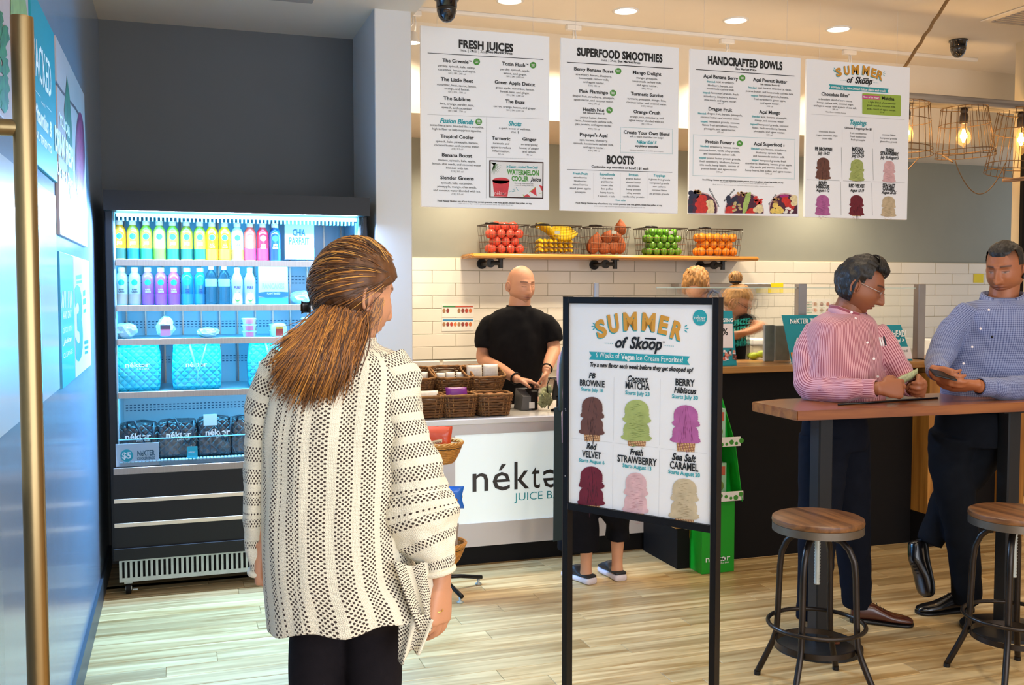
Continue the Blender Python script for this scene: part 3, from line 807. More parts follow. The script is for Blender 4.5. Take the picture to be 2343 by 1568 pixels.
# ---- bottles -------------------------------------------------------
def bottle_mats(nm, juice, band=None, cap='#f4f6f7'):
    return mat('juice_' + nm, juice, 0.18, coat=0.6), mat('band_' + nm, band or juice, 0.35), mat('cap_' + nm, cap, 0.4)
BK = {}
M().box(0.932, 0.9395, 5.519, 5.531, 0.75, 1.95).build('light_strip', mat('led_blue', '#7fd4ff', 0.5, emit=5, ecol='#49bdff'), fr)
def juice_bottle(x, y, z, kind, label, group, disc='#22b3c9', juice='#f0a020', band='#20523a', bandh=0.30, text='#ffffff', word='JUICE', h=0.205, r=0.030):
    """pet bottle: shoulder, neck, cap, printed sleeve band, round badge and wording"""
    if kind in BK:
        o = dup(BK[kind][0], (x, y, z), None, label, group)
        return o
    m1, m2, m3 = bottle_mats(kind, juice, band)
    t = thing('juice_bottle', (x, y, z), label, 'bottle', group)
    hb_ = h * bandh
    prof = [(r * 0.9, 0.0), (r, 0.006), (r, h * 0.68), (r * 0.97, h * 0.74), (r * 0.78, h * 0.82), (r * 0.50, h * 0.875), (r * 0.48, h * 0.89)]
    M().lathe(prof, (x, y, z), 20).build('bottle_body', m1, t, smooth=True, auto=50)
    M().lathe([(r * 1.012, 0.008), (r * 1.012, hb_)], (x, y, z), 20, cap=False).build('label_band', m2, t, smooth=True)
    M().lathe([(r * 0.56, h * 0.885), (r * 0.58, h * 0.89), (r * 0.58, h * 0.985), (r * 0.52, h), (0.001, h)], (x, y, z), 16).build('cap', m3, t, smooth=True, auto=40)
    d = M()
    def wrap(u, v, lift=0.0006):
        a = u / r; return (x + (r * 1.01 + lift) * math.sin(a), y - (r * 1.01 + lift) * math.cos(a), z + v)
    rr = 0.0155; zc = h * 0.60
    n = 18; ctr = wrap(0, zc); ring = [wrap(rr * math.cos(2 * math.pi * i / n), zc + rr * math.sin(2 * math.pi * i / n)) for i in range(n)]
    ri2 = [wrap(rr * 0.5 * math.cos(2 * math.pi * i / n), zc + rr * 0.5 * math.sin(2 * math.pi * i / n)) for i in range(n)]
    d.add([ctr] + ring + ri2, [(0, 1 + n + i, 1 + n + (i + 1) % n) for i in range(n)] + [(1 + n + i, 1 + i, 1 + (i + 1) % n, 1 + n + (i + 1) % n) for i in range(n)])
    d.build('badge', mat('badge_' + disc, disc, 0.4), t)
    SIGNS['bt_' + kind] = (t, 'wording')
    mt = mat('label_ink_' + text, text, 0.5)
    c0 = Vector(wrap(0, h * 0.40, 0.002))
    TQ.append((word[0], 'X', c0, Vector((1, 0, 0)), Vector((0, 0, 1)), word[1], word[2], mt, 'bt_' + kind, 0))
    if len(word) > 3:
        TQ.append((word[3], 'B', Vector(wrap(0, h * 0.40 - 0.014, 0.002)), Vector((1, 0, 0)), Vector((0, 0, 1)), word[4], word[5], mt, 'bt_' + kind, 0))
    LATE.append((t, kind))
    BK[kind] = (t,)
    return t
LATE = []
PENDING = []   # copies wait until the lettering exists
def put(kind, px, z, label, group, **kw):
    q = PY(px, 560, 5.52); PENDING.append((kind, q.x, 5.54, z + 0.0005, label, group, kw))
G1 = 'juice bottles on the top shelf'; G2 = 'bottles on the second shelf'
top = [(165, 'orange', '#f3a01a', '#1e4a3a'), (280, 'olive', '#a8a32a', '#0f5c66'), (395, 'lime', '#8fb52a', '#1d6b45'), (510, 'pale_lime', '#9fbf4a', '#5c8f2a'), (625, 'green', '#84b82c', '#17543c'), (745, 'moss', '#9a9c2c', '#1a4d3c'), (860, 'leaf', '#8aa82e', '#17543c'),
       (965, 'yellow', '#f2cf12', '#d99a1e'), (1075, 'lemon', '#f4dc10', '#e0b022'), (1185, 'mint', '#bfe6d4', '#d8c23a'), (1295, 'coral', '#ee5340', '#b0314f'), (1405, 'red', '#e3222f', '#b12a44'), (1510, 'navy', '#143a72', '#0f2c5a')]
names = ['orange juice bottle at the left end of the top shelf', 'olive juice bottle, second on the top shelf', 'lime green juice bottle, third on the top shelf', 'pale lime juice bottle, fourth on the top shelf', 'bright green juice bottle, fifth on the top shelf', 'moss green juice bottle, sixth on the top shelf', 'leaf green juice bottle just left of the yellow ones', 'golden yellow bottle, first of the two yellow ones', 'lemon yellow bottle beside the pale mint one', 'pale mint bottle between the yellow and coral ones', 'coral orange bottle right of the mint one', 'deep red bottle beside the dark navy one', 'dark navy bottle beside the chia parfait card']
for i, (cx_, nm, ju, ba) in enumerate(top):
    w_ = ('JUICE', 0.026, 0.013) if i < 7 else ('JUICE', 0.022, 0.009, 'CLEANSE', 0.028, 0.009)
    put(nm, 230 + cx_ / 3.779, SH[0], names[i], G1, juice=ju, band=ba, bandh=0.30 if i < 10 else 0.34, word=w_, text='#f2f6f6' if i not in (7, 8, 9) else '#2c4a3a', disc='#22b3c9' if i not in (10, 11) else '#b98ab8', r=0.0315)
sec = [(173, 'milk', '#cfd9dc', '#c2a898', '#2a2a30'), (287, 'milk2', '#cdd8db', '#c2a898', '#2a2a30'), (402, 'violet', '#b060b8', '#a85aa8', '#e9d4ee'), (515, 'magenta', '#c257b0', '#b75fae', '#e9d4ee'), (628, 'rose', '#cf4fae', '#b05ab0', '#e9d4ee'), (743, 'sky', '#2a86c8', '#3f9fd6', '#1d3560'), (857, 'sky2', '#2b8acc', '#3f9fd6', '#1d3560')]
n2 = ['cloudy white bottle at the left end of the second shelf', 'cloudy white bottle beside the violet one', 'violet bottle, first of the three purple ones', 'magenta bottle, middle of the three purple ones', 'rose purple bottle beside the blue ones', 'blue bottle beside the purple ones', 'blue bottle beside the clear water bottles']
for i, (cx_, nm, ju, ba, tx) in enumerate(sec):
    put(nm, 230 + cx_ / 3.779, SH[1], n2[i], G2, juice=ju, band=ba, text=tx, h=0.196, r=0.0305, disc='#1fa6c4', word=('SUPER', 0.026, 0.007, 'GREEN', 0.028, 0.011) if i < 5 else ('JUICE', 0.02, 0.006, 'WATER', 0.022, 0.007))
for kind, x, y, z, label, group, kw in PENDING: juice_bottle(x, y, z, kind, label, group, **kw)
# clear water bottles and coconut water
m_pet = mat('clear_pet', '#dff6ff', 0.03, trans=1.0, ior=1.2, alpha=0.7)
for i, cx_ in enumerate((957, 1068)):
    x = PY(230 + cx_ / 3.779, 650, 5.52).x; z = SH[1] + 0.0005; y = 5.515
    t = thing('water_bottle', (x, y, z), ['clear water bottle beside the blue bottles', 'clear water bottle beside the coconut water'][i], 'bottle', G2)
    r = 0.030; prof = [(r * 0.9, 0), (r, 0.006)]
    for k in range(7): prof += [(r, 0.012 + k * 0.011), (r * 0.93, 0.017 + k * 0.011)]
    prof += [(r, 0.095), (r, 0.14), (r * 0.75, 0.168), (r * 0.42, 0.183), (r * 0.42, 0.188)]
    M().lathe(prof, (x, y, z), 20).build('bottle_body', m_pet, t, smooth=True)
    M().lathe([(r * 1.01, 0.098), (r * 1.01, 0.138)], (x, y, z), 20, cap=False).build('label_band', mat('water_label', '#bfe4f2', 0.4), t, smooth=True)
    M().lathe([(r * 0.46, 0.186), (r * 0.46, 0.205), (0.001, 0.207)], (x, y, z), 14).build('cap', m_wht, t)
for i, cx_ in enumerate((1180, 1290)):
    x = PY(230 + cx_ / 3.779, 650, 5.52).x; z = SH[1] + 0.0005; y = 5.515; r = 0.030
    t = thing('coconut_water', (x, y, z), ['left coconut water bottle with purple wording and coconut picture', 'right coconut water bottle beside the pancake card'][i], 'bottle', G2)
    M().lathe([(r * 0.88, 0), (r, 0.01), (r * 0.96, 0.06), (r, 0.11), (r * 0.98, 0.135), (r * 0.6, 0.165), (r * 0.42, 0.175), (r * 0.42, 0.18)], (x, y, z), 20).build('bottle_body', mat('coco_white', '#dfe9ee', 0.3), t, smooth=True)
    M().lathe([(r * 0.5, 0.176), (r * 0.5, 0.198), (0.001, 0.2)], (x, y, z), 14).build('cap', m_wht, t)
    k = 'coco%d' % i; SIGNS[k] = (t, 'wording'); mv = mat('print_violet', '#6b3fa8', 0.5)
    TQ.append(('PURE', 'X', Vector((x, y - r - 0.002, z + 0.085)), Vector((1, 0, 0)), Vector((0, 0, 1)), 0.034, 0.014, mv, k, 0))
    TQ.append(('WATER', 'B', Vector((x, y - r - 0.002, z + 0.062)), Vector((1, 0, 0)), Vector((0, 0, 1)), 0.024, 0.008, mv, k, 0))
    M().ball((x, y - r - 0.001, z + 0.028), (0.013, 0.002, 0.010), 14, 8).build('coconut_picture', mat('coco_green', '#5ca83a', 0.4), t)
    M().ball((x, y - r - 0.0025, z + 0.030), (0.009, 0.0015, 0.0065), 14, 8).build('coconut_picture', m_wht, t)

# ---- cards, packs and boxes ------------------------------------------
def card(name, px0, py0, px1, py1, y, m, label, key, cat='sign card', ox=230, oy=420, sc=3.779):
    a = PY(px0, py0, y); b_ = PY(px1, py1, y)
    t = thing(name, ((a.x + b_.x) / 2, y, b_.z), label, cat)
    M().box(a.x, b_.x, y, y + 0.004, b_.z, a.z, bev=0.0008).build('card', m, t)
    M().box(a.x, b_.x, y + 0.004, y + 0.05, b_.z, b_.z + 0.003).build('foot', m, t)
    SIGNS[key] = (t, 'lettering')
    return t, Plane((0, y, 0), (0, -1, 0), ox, oy, sc, 0.001)
m_cardg = mat('card_silver', '#c3d0d6', 0.4)
t, pl = card('sign_card', 651, 505, 719, 594.5, 5.54, m_cardg, 'white card reading CHIA PARFAIT on the top shelf', 'chia')
m_dteal = mat('print_dark_teal', '#174a5c', 0.5)
pl.txt('chia', 'CHIA', 1662, 1772, 452, 56, m_dteal, 'B')
pl.txt('chia', 'PARFAIT', 1632, 1806, 528, 60, m_dteal, 'B')
mb = M()
for a, b_, c_ in [(1632, 1802, 572), (1640, 1798, 590), (1684, 1758, 610), (1655, 1790, 636)]: pl.rect(mb, a, c_ - 7, b_, c_, 0.0004)
mb.build('small_print', mat('small_grey', '#8fa3ad', 0.6), t)
t, pl = card('sign_card', 591, 610, 659, 700, 5.50, mat('card_white', '#e8f0f2', 0.4), 'white and teal card about plant based pancakes on the second shelf', 'panc')
mb = M(); pl.rect(mb, 1367, 985, 1622, 1054, 0.0004); mb.build('teal_field', mat('card_teal', '#33a9c4', 0.4), t)
mb = M(); pl.poly(mb, [(1367, 975), (1430, 986), (1560, 986), (1625, 978), (1625, 940), (1560, 936), (1430, 936), (1367, 944)], 0.0008); mb.build('ribbon', mat('card_blue', '#1d7fa8', 0.4), t)
pl.txt('panc', 'PANCAKES', 1400, 1590, 910, 44, mat('pale_ink', '#b8d4dc', 0.5), 'B')
pl.txt('panc', 'PLANT BASED', 1440, 1555, 958, 14, m_wht, 'B', lift=0.001)
# salad packs in crinkled clear wrap
m_wrap = mat('clear_wrap', '#e8f4f8', 0.12, spec=0.8, alpha=0.75, bump=0.8, bscale=60, coat=0.5)
m_food = mat('salad_white', '#dfe8e0', 0.6, var=0.25, scale=60)
m_green2 = mat('salad_green', '#3f7a4a', 0.6, var=0.4, scale=80)
def wrapped(px, w, h, z, label, food, y=5.54, tall=False, lbl=None, group='wrapped food packs in the fridge'):
    x = PY(px, 700, y).x
    t = thing('food_pack', (x, y, z), label, 'food pack', group)
    b = bmesh.new(); bmesh.ops.create_icosphere(b, subdivisions=3, radius=1.0)
    for v in b.verts:
        n_ = noise.noise(v.co * 2.6 + Vector((px, 0, 0))) * 0.28
        k = 1 + n_; p = v.co
        zz = (p.z * 0.5 + 0.5)
        if tall: sx = w / 2 * (1 - 0.12 * zz) * (abs(p.x) ** 0.0)
        else: sx = w / 2
        v.co = Vector((x + p.x * sx * k, y + p.y * 0.05 * k, z + max(0.0, zz * h * (1 + 0.3 * n_))))
    M().bm(b).build('wrapping', m_wrap, t, smooth=False)
    f = M(); rr = random.Random(int(px))
    for i in range(9):
        f.ball((x + rr.uniform(-.3, .3) * w, y - 0.01 + rr.uniform(-.01, .01), z + 0.014 + rr.uniform(0, .4) * h), (0.016, 0.012, 0.010), 8, 5)
    f.build('filling', food, t, smooth=True)
    if lbl:
        a = M().box(x - lbl[0] / 2, x + lbl[0] / 2, y - 0.055, y - 0.052, z + lbl[2], z + lbl[2] + lbl[1]); a.build('label', mat(lbl[3], lbl[3][4:] , 0.5), t)
        M().box(x - lbl[0] / 2, x + lbl[0] / 2, y - 0.056, y - 0.0535, z + lbl[2] + lbl[1] * 0.62, z + lbl[2] + lbl[1]).build('label', mat('lbl_' + lbl[4], lbl[4], 0.5), t)
wrapped(690, 0.12, 0.075, SH[1], 'clear clamshell with white food beside the pancake card', m_food)
wrapped(287, 0.11, 0.085, SH[2], 'clear bag of white and green salad at the left of the third shelf', m_green2)
wrapped(378, 0.095, 0.115, SH[2], 'upright clear bag with pink and dark label on the third shelf', m_food, tall=True, lbl=(0.05, 0.055, 0.015, 'lbl_#d77b98', '#4a2a34'))
wrapped(475, 0.115, 0.055, SH[2], 'flat clear bag of food in the middle of the third shelf', m_green2)
# round deli tubs stacked
m_tub = mat('clear_tub', '#e6f2f4', 0.1, alpha=0.7, coat=0.5)
def tub(x, y, z, lc, label, r=0.037, h=0.034):
    t = thing('deli_tub', (x, y, z), label, 'food tub', 'clear deli tubs on the third shelf')
    M().lathe([(r * 0.82, 0), (r * 0.86, 0.003), (r * 0.97, h * 0.75), (r * 1.08, h * 0.77), (r * 1.08, h * 0.9), (r * 0.9, h), (0.001, h)], (x, y, z), 20).build('tub', m_tub, t, smooth=True, auto=40)
    a = M(); n = 8
    for k in range(n):
        u0, u1 = -0.55 + 1.1 * k / n, -0.55 + 1.1 * (k + 1) / n
        q = [(x + r * 1.09 * math.sin(u), y - r * 1.09 * math.cos(u), z + zz) for u, zz in ((u0, h * 0.1), (u1, h * 0.1), (u1, h * 0.8), (u0, h * 0.8))]
        a.quad(*q)
    a.build('label', mat('lbl_' + lc, lc, 0.5), t)
for k in range(3):
    tub(PY(570, 760, 5.52).x, 5.52, SH[2] + 0.0345 * k + 0.0005, '#d76f8c', ['bottom', 'middle', 'top'][k] + ' tub of the three-high stack with pink labels')
for k in range(2):
    tub(PY(633, 760, 5.56).x, 5.60, SH[2] + 0.0345 * k + 0.0005, '#d78f9c', ['lower', 'upper'][k] + ' tub hidden behind the red labelled tub')
t = thing('snack_tub', (PY(638, 760, 5.505).x, 5.505, SH[2]), 'tall clear tub with yellow and red label', 'food tub')
x = t.location.x
M().lathe([(0.036, 0.0005), (0.042, 0.01), (0.044, 0.05), (0.038, 0.066), (0.025, 0.074), (0.001, 0.076)], (x, 5.505, SH[2]), 20, sy=0.7).build('tub', m_tub, t, smooth=True)
M().box(x - 0.019, x + 0.019, 5.470, 5.4725, SH[2] + 0.008, SH[2] + 0.058).build('label', mat('lbl_red', '#b23a34', 0.5), t)
M().box(x - 0.019, x + 0.019, 5.469, 5.471, SH[2] + 0.044, SH[2] + 0.058).build('label', mat('lbl_yel', '#e3b93a', 0.5), t)
for k in range(3):
    tub(PY(706, 760, 5.52).x, 5.52, SH[2] + 0.0345 * k + 0.0005, '#e0a4b2', ['bottom', 'middle', 'top'][k] + ' tub of the stack beside the woman\'s hair')
# teal quilted cooler bags standing on the fourth shelf
def quilt(name, col):
    if name in MATS: return MATS[name]
    m = mat(name, col, 0.32, coat=0.35); N = NT(m)
    tc = N.n('ShaderNodeTexCoord'); mp = N.n('ShaderNodeMapping'); mp.inputs['Rotation'].default_value = (0, R(45), 0)
    N.l(tc, 3, mp, 0)
    ws = []
    for d_ in ('X', 'Z'):
        w = N.n('ShaderNodeTexWave', bands_direction=d_); w.inputs['Scale'].default_value = 11; N.l(mp, 0, w, 0); ws.append(w)
    mx = N.n('ShaderNodeMath', operation='MINIMUM'); N.l(ws[0], 1, mx, 0); N.l(ws[1], 1, mx, 1)
    pw_ = N.n('ShaderNodeMath', operation='POWER'); pw_.inputs[1].default_value = 0.35; N.l(mx, 0, pw_, 0)
    bp = N.n('ShaderNodeBump'); bp.inputs['Strength'].default_value = 0.9; bp.inputs['Distance'].default_value = 0.006
    N.l(pw_, 0, bp, 'Height'); N.l(bp, 0, N.b, 'Normal'); return m
m_qt = quilt('quilted_teal', '#16aebf'); m_qb = quilt('quilted_black', '#1c2026')
def soft_bag(mb, x, y, z, w, d, h, seed, taper=0.94, droop=0.0, rot=0.0):
    b = bmesh.new(); bmesh.ops.create_cube(b, size=1)
    bmesh.ops.subdivide_edges(b, edges=list(b.edges), cuts=11, use_grid_fill=True)
    for v in b.verts:
        p = v.co.copy(); t_ = p.z + 0.5
        k = 1 - (1 - taper) * t_
        bulge = 1 + 0.07 * math.sin(math.pi * t_) 
        q = Vector((p.x * w * k * bulge, p.y * d * (1 - 0.35 * t_) * bulge, t_ * h - droop * t_ * abs(p.x * 2) ** 2))
        n_ = noise.noise(q * 14 + Vector((seed, 0, 0)))
        q += Vector((0.006, 0.008, 0.0)) * n_ * (0.3 + t_)
        q.z += 0.006 * noise.noise(q * 20 + Vector((0, seed, 0))) * t_
        q.rotate(Matrix.Rotation(rot, 3, 'Z'))
        v.co = Vector((x, y, z)) + q
    bmesh.ops.bevel(b, geom=[e for e in b.edges if e.calc_face_angle(0) > 0.9], offset=0.006, segments=2, affect='EDGES')
    mb.bm(b); return mb
bags = [(314, 98, 0.0), (451, 102, 0.03), (622, 104, 0.0)]
for i, (px, wpx, _) in enumerate(bags):
    q = PY(px, 895, 5.56); x = q.x; w = wpx / FPX * 5.32; z = SH[3] + 0.001; h = 0.245
    t = thing('cooler_bag', (x, 5.60, z), ['teal quilted cooler bag at the left of the fourth shelf', 'teal quilted cooler bag with ribbon down its front', 'teal quilted cooler bag half hidden behind the woman'][i], 'bag', 'teal cooler bags')
    soft_bag(M(), x, 5.57, z, w, 0.13, h, i * 5.1, taper=[0.97, 0.96, 0.97][i]).build('bag_body', m_qt, t, smooth=True)
    hd = M(); zz = z + h
    if i == 0: hd.tube([(x - 0.02, 5.54, zz - 0.02), (x - 0.015, 5.525, zz - 0.005), (x + 0.02, 5.525, zz - 0.005), (x + 0.03, 5.54, zz - 0.03)], 0.005, 6)
    else: 
        hd.tube([(x - 0.035, 5.51, zz - 0.005), (x - 0.025, 5.495, zz - 0.05), (x - 0.004, 5.488, zz - 0.13), (x + 0.004, 5.487, zz - 0.155)], [0.006, 0.006, 0.005, 0.003], 6)
        hd.tube([(x + 0.05, 5.51, zz - 0.005), (x + 0.035, 5.495, zz - 0.06), (x + 0.004, 5.488, zz - 0.155), (x + 0.002, 5.488, zz - 0.20)], [0.005, 0.004, 0.003, 0.003], 6)
    hd.build('handle', mat('handle_teal', '#8fe4ec', 0.35), t, smooth=True)
    k = 'cb%d' % i; SIGNS[k] = (t, 'wording')
    pl = Plane((0, 5.492, 0), (0, -1, 0), 230, 760, 4.355, 0.0)
    pl.txt(k, 'néktər', *[(245, 492), (850, 1065), (1575, 1800)][i], 350 if i == 0 else 345 if i == 1 else 322, 46, m_wht, 'B')
    if i == 0: pl.txt(k, 'JUICE BAR', 360, 485, 375, 16, m_wht, 'N')
# black quilted bags slumped on the deck
for i, (px0, px1, ph) in enumerate([(266, 361, 0.165), (359, 452, 0.172), (452, 530, 0.182), (528, 600, 0.178)]):
    x0, x1 = PY(px0, 1010, 5.52).x, PY(px1, 1010, 5.52).x; x = (x0 + x1) / 2; z = DZ + 0.002
    t = thing('cooler_bag', (x, 5.60, z), ['black quilted bag at the left of the fridge deck', 'black quilted bag with dangling teal tag', 'black quilted bag with white tag on top', 'black quilted bag beside the woman\'s sleeve'][i], 'bag', 'black cooler bags on the deck')
    soft_bag(M(), x, 5.58, z, (x1 - x0) * 0.97, 0.18, ph + 0.02, i * 3.3 + 9, taper=0.97, droop=0.01).build('bag_body', m_qb, t, smooth=True)
    hd = M(); zz = z + ph
    hd.tube([(x - 0.05, 5.52, zz - 0.01), (x - 0.045, 5.50, zz + 0.03), (x - 0.01, 5.495, zz + 0.035), (x + 0.02, 5.49, zz - 0.03), (x + 0.045, 5.485, zz - 0.10)], 0.006, 6)
    hd.tube([(x + 0.07, 5.53, zz), (x + 0.085, 5.50, zz + 0.02), (x + 0.08, 5.49, zz - 0.05), (x + 0.06, 5.485, zz - 0.11)], 0.006, 6)
    hd.build('handle', mat('handle_black', '#232a33', 0.35), t, smooth=True)
    if i < 3:
        k = 'bb%d' % i; SIGNS[k] = (t, 'wording')
        pl = Plane((0, 5.484, 0), (0, -1, 0), 230, 760, 4.355, 0.0)
        pl.txt(k, 'néktər', *[(248, 503, 1070, 60), (655, 906, 1050, 56), (1048, 1292, 1024, 56)][i], m_wht, 'B')
        pl.txt(k, 'JUICE BAR', *[(355, 492, 1090, 16), (760, 890, 1078, 16), (1150, 1280, 1046, 16)][i], m_wht, 'N')
    if i == 1:
        M().tube([(x + 0.07, 5.487, zz - 0.11), (x + 0.066, 5.46, zz - 0.16), (x + 0.062, 5.452, zz - 0.185)], 0.0012, 5).build('string', m_wht, t)
        pq = PY(440, 1037, 5.45); M().box(pq.x - 0.026, pq.x + 0.026, 5.449, 5.451, pq.z - 0.035, pq.z + 0.035).build('tag', m_teal, t)
        SIGNS['tg'] = (t, 'wording'); Plane((0, 5.449, 0), (0, -1, 0), 230, 760, 4.355, 0.001).txt('tg', 'néktər', 878, 945, 1205, 20, m_wht, 'N')
    if i == 2:
        pq = PY(481, 961, 5.48); M().box(pq.x - 0.034, pq.x + 0.034, 5.476, 5.479, pq.z - 0.03, pq.z + 0.03).build('tag', mat('tag_pale', '#bfe0ea', 0.5), t)
t, pl = card('sign_card', 264.5, 1017, 364, 1064, 5.425, mat('card_grey', '#bcc8cf', 0.4), 'grey card reading five dollars for cooler bags on the deck', 'five', ox=230, oy=760, sc=4.355)
mb = M(); pl.disc(mb, 262, 1232, 64, 62, 24, 0.0005); mb.build('price_disc', m_teal, t)
pl.txt('five', '$5', 215, 305, 1262, 62, m_wht, 'B', lift=0.001)
pl.txt('five', 'NéKTER', 368, 542, 1232, 52, m_dteal, 'B')
pl.txt('five', 'COOLER BAGS', 365, 542, 1272, 26, m_dteal, 'B')
# ---------------------------------------------------------------- menu boards over the counter
MY = 5.60
m_menu = mat('menu_panel', '#e9e9ea', 0.35, emit=0.12, ecol='#ffffff')  # faint emission added to the boards so they look evenly bright
m_inkg = mat('print_soft_grey', '#6a6a6a', 0.6)
def menu_board(px0, px1, cor, label, key, crop):
    a, b_ = PY(px0, cor[0], MY), PY(px1, cor[1], MY)
    z1 = 1.58 + (3.08 - 1.58) * MY / 5.6; z0 = 1.58 + (2.058 - 1.58) * MY / 5.6 + cor[2]
    t = thing('menu_board', ((a.x + b_.x) / 2, MY, z0), label, 'menu board', 'hanging menu boards')
    M().box(a.x, b_.x, MY, MY + 0.022, z0, z1, bev=0.002).build('panel', m_menu, t)
    for x in (a.x + 0.1, b_.x - 0.1): M().cyl((x, MY + 0.012, z1 - 0.002), (x, MY + 0.012, CEIL), 0.0009, n=6).build('hanging_cable', m_white, t)
    SIGNS[key] = (t, 'lettering')
    return t, Plane((0, MY, 0), (0, -1, 0), *crop, 0.0015)
def rows(pl, key, txt):
    """one line per text: x0 x1 baseline capheight style ink | words, read off the photo"""
    ink = {'k': m_ink, 'g': m_inkg, 't': m_teal, 'w': m_wht, 'n': m_grn, 'o': m_org}
    for ln in txt.strip().split('\n'):
        h, s_ = ln.split('|', 1); x0, x1, yb, ch, st, c = h.split()
        pl.txt(key, s_.strip().replace('¦', '|'), float(x0), float(x1), float(yb), float(ch), ink[c], st, lift=0.0013)
def dots(pl, mb, x0, y0, x1, y1, step, r=2.2, lift=0.0):
    n = max(1, int(math.hypot(x1 - x0, y1 - y0) / step))
    for i in range(n + 1):
        f = i / n; pl.disc(mb, x0 + (x1 - x0) * f, y0 + (y1 - y0) * f, r, r, 5, lift)
def line(pl, mb, x0, y0, x1, y1, w, lift=0.0):
    if abs(x1 - x0) > abs(y1 - y0): pl.poly(mb, [(x0, y0 + w), (x1, y1 + w), (x1, y1), (x0, y0)], lift)
    else: pl.poly(mb, [(x0, y1), (x0 + w, y1), (x1 + w, y0), (x1, y0)], lift)

# --- board 1
t1, p = menu_board(963, 1257, (270, 270, 0), 'white menu board headed FRESH JUICES, leftmost of the four', 'm1', (950, 60, 1167 / 320))
rows(p, 'm1', '''
366 820 195 62 H k|FRESH JUICES
375 605 218 22 N k|16oz. ¦ 24oz. ¦ 32oz.
612 812 230 20 B k|See Market Price
228 446 305 28 B k|The Greenie
448 472 297 11 N k|TM
193 503 346 17 N k|parsley, spinach, kale, celery,
193 505 378 17 N k|cucumber, lemon, and apple.
278 422 402 13 N g|120 ¦ 180 ¦ 240 cal
215 484 463 28 B k|The Little Beet
184 513 503 17 N k|cucumber, beet, carrot, lemon,
246 452 533 17 N k|orange, and fennel.
276 424 558 13 N g|150 ¦ 225 ¦ 300 cal
237 463 620 28 B k|The Sublime
208 492 661 17 N k|lime, orange, parsley, kale,
222 477 692 17 N k|spinach, and cucumber.
276 424 716 13 N g|160 ¦ 240 ¦ 320 cal
725 918 332 28 B k|Toxin Flush
920 945 324 11 N k|TM
713 956 374 17 N k|parsley, spinach, apple,
738 932 406 17 N k|lemon, and ginger.
763 907 429 13 N g|160 ¦ 240 ¦ 320 cal
665 1003 490 28 B k|Green Apple Detox
673 995 529 17 N k|green apple, cucumber, lemon,
710 958 560 17 N k|fennel, kale, and ginger.
763 907 585 13 N g|190 ¦ 285 ¦ 380 cal
753 915 645 28 B k|The Buzz
656 1010 686 17 N k|carrot, orange, lemon, and ginger.
763 907 710 13 N g|160 ¦ 240 ¦ 320 cal
208 490 812 36 S t|Fusion Blends
125 575 843 17 N k|tastes like a juice, blended like a smoothie.
146 554 874 17 N k|high in fiber to help suppress appetite.
212 490 937 28 B k|Tropical Cooler
172 528 976 17 N k|spinach, kale, pineapple, banana,
162 538 1007 17 N k|coconut butter, and coconut water.
303 399 1031 13 N g|210 ¦ 315 cal
225 476 1092 28 B k|Banana Boost
196 505 1131 17 N k|banana, spinach, kale, apple,
146 552 1162 17 N k|lemon, chia seeds, and coconut water
259 443 1193 17 N k|blended with ice.
300 402 1219 13 N g|235 ¦ 350 cal
211 490 1281 28 B k|Slender Greens
219 480 1319 17 N k|spinach, kale, cucumber,
187 513 1350 17 N k|pineapple, mango, chia seeds,
153 547 1382 17 N k|and coconut water blended with ice.
302 400 1407 13 N g|210 ¦ 310 cal
778 888 832 38 S t|Shots
701 964 864 16 N k|a quick boost of wellness.
800 868 893 18 N k|2oz. $
640 794 950 26 B k|Turmeric
649 784 987 17 N k|turmeric and
634 800 1020 17 N k|apple to reduce
645 789 1051 17 N k|inflammation.
693 740 1074 12 N g|50 cal
895 1012 957 26 B k|Ginger
883 1023 996 17 N k|an energizing
872 1033 1027 17 N k|boost of ginger
896 1009 1057 17 N k|and lemon.
929 977 1081 12 N g|40 cal
193 982 1475 13 B k|Food Allergy Notice: any of our items may contain peanuts, tree nuts, gluten, wheat, bee pollen, or soy.
358 823 1491 9 I g|2,000 calories a day is used for general nutrition advice, but calorie needs vary.
762 1025 1185 20 S t|In Season - Limited Time Only!
767 1034 1241 40 X n|WATERMELON
805 946 1292 38 X n|COOLER
958 1052 1294 30 S k|Juice
830 985 1318 9 N k|Hydrating watermelon with
830 988 1334 9 N k|a touch of cooling fresh mint.
''')
mb = M(); line(p, mb, 104, 220, 1070, 276, 5)
dots(p, mb, 106, 737, 1068, 776, 9.5); dots(p, mb, 595, 765, 592, 1432, 9.5); dots(p, mb, 602, 1097, 1068, 1110, 9.5)
mb.build('rule_lines', m_ink, t1)
def badge(pl, t, x, y, r, words, key):
    mb = M(); pl.disc(mb, x, y, r, r, 22, 0.0004); mb.build('badge', m_grn, t)
    n = len(words)
    for i, w in enumerate(words):
        pl.txt(key, w, x - r * 0.5, x + r * 0.5, y - 2 + (i - (n - 1) / 2) * 12 + 6, 9 if n > 1 else 14, m_wht, 'B', lift=0.001)
badge(p, t1, 513, 297, 28, ['best', 'seller'], 'm1'); badge(p, t1, 984, 325, 27, ['best', 'seller'], 'm1'); badge(p, t1, 530, 798, 28, ['under', '250', 'cal'], 'm1')
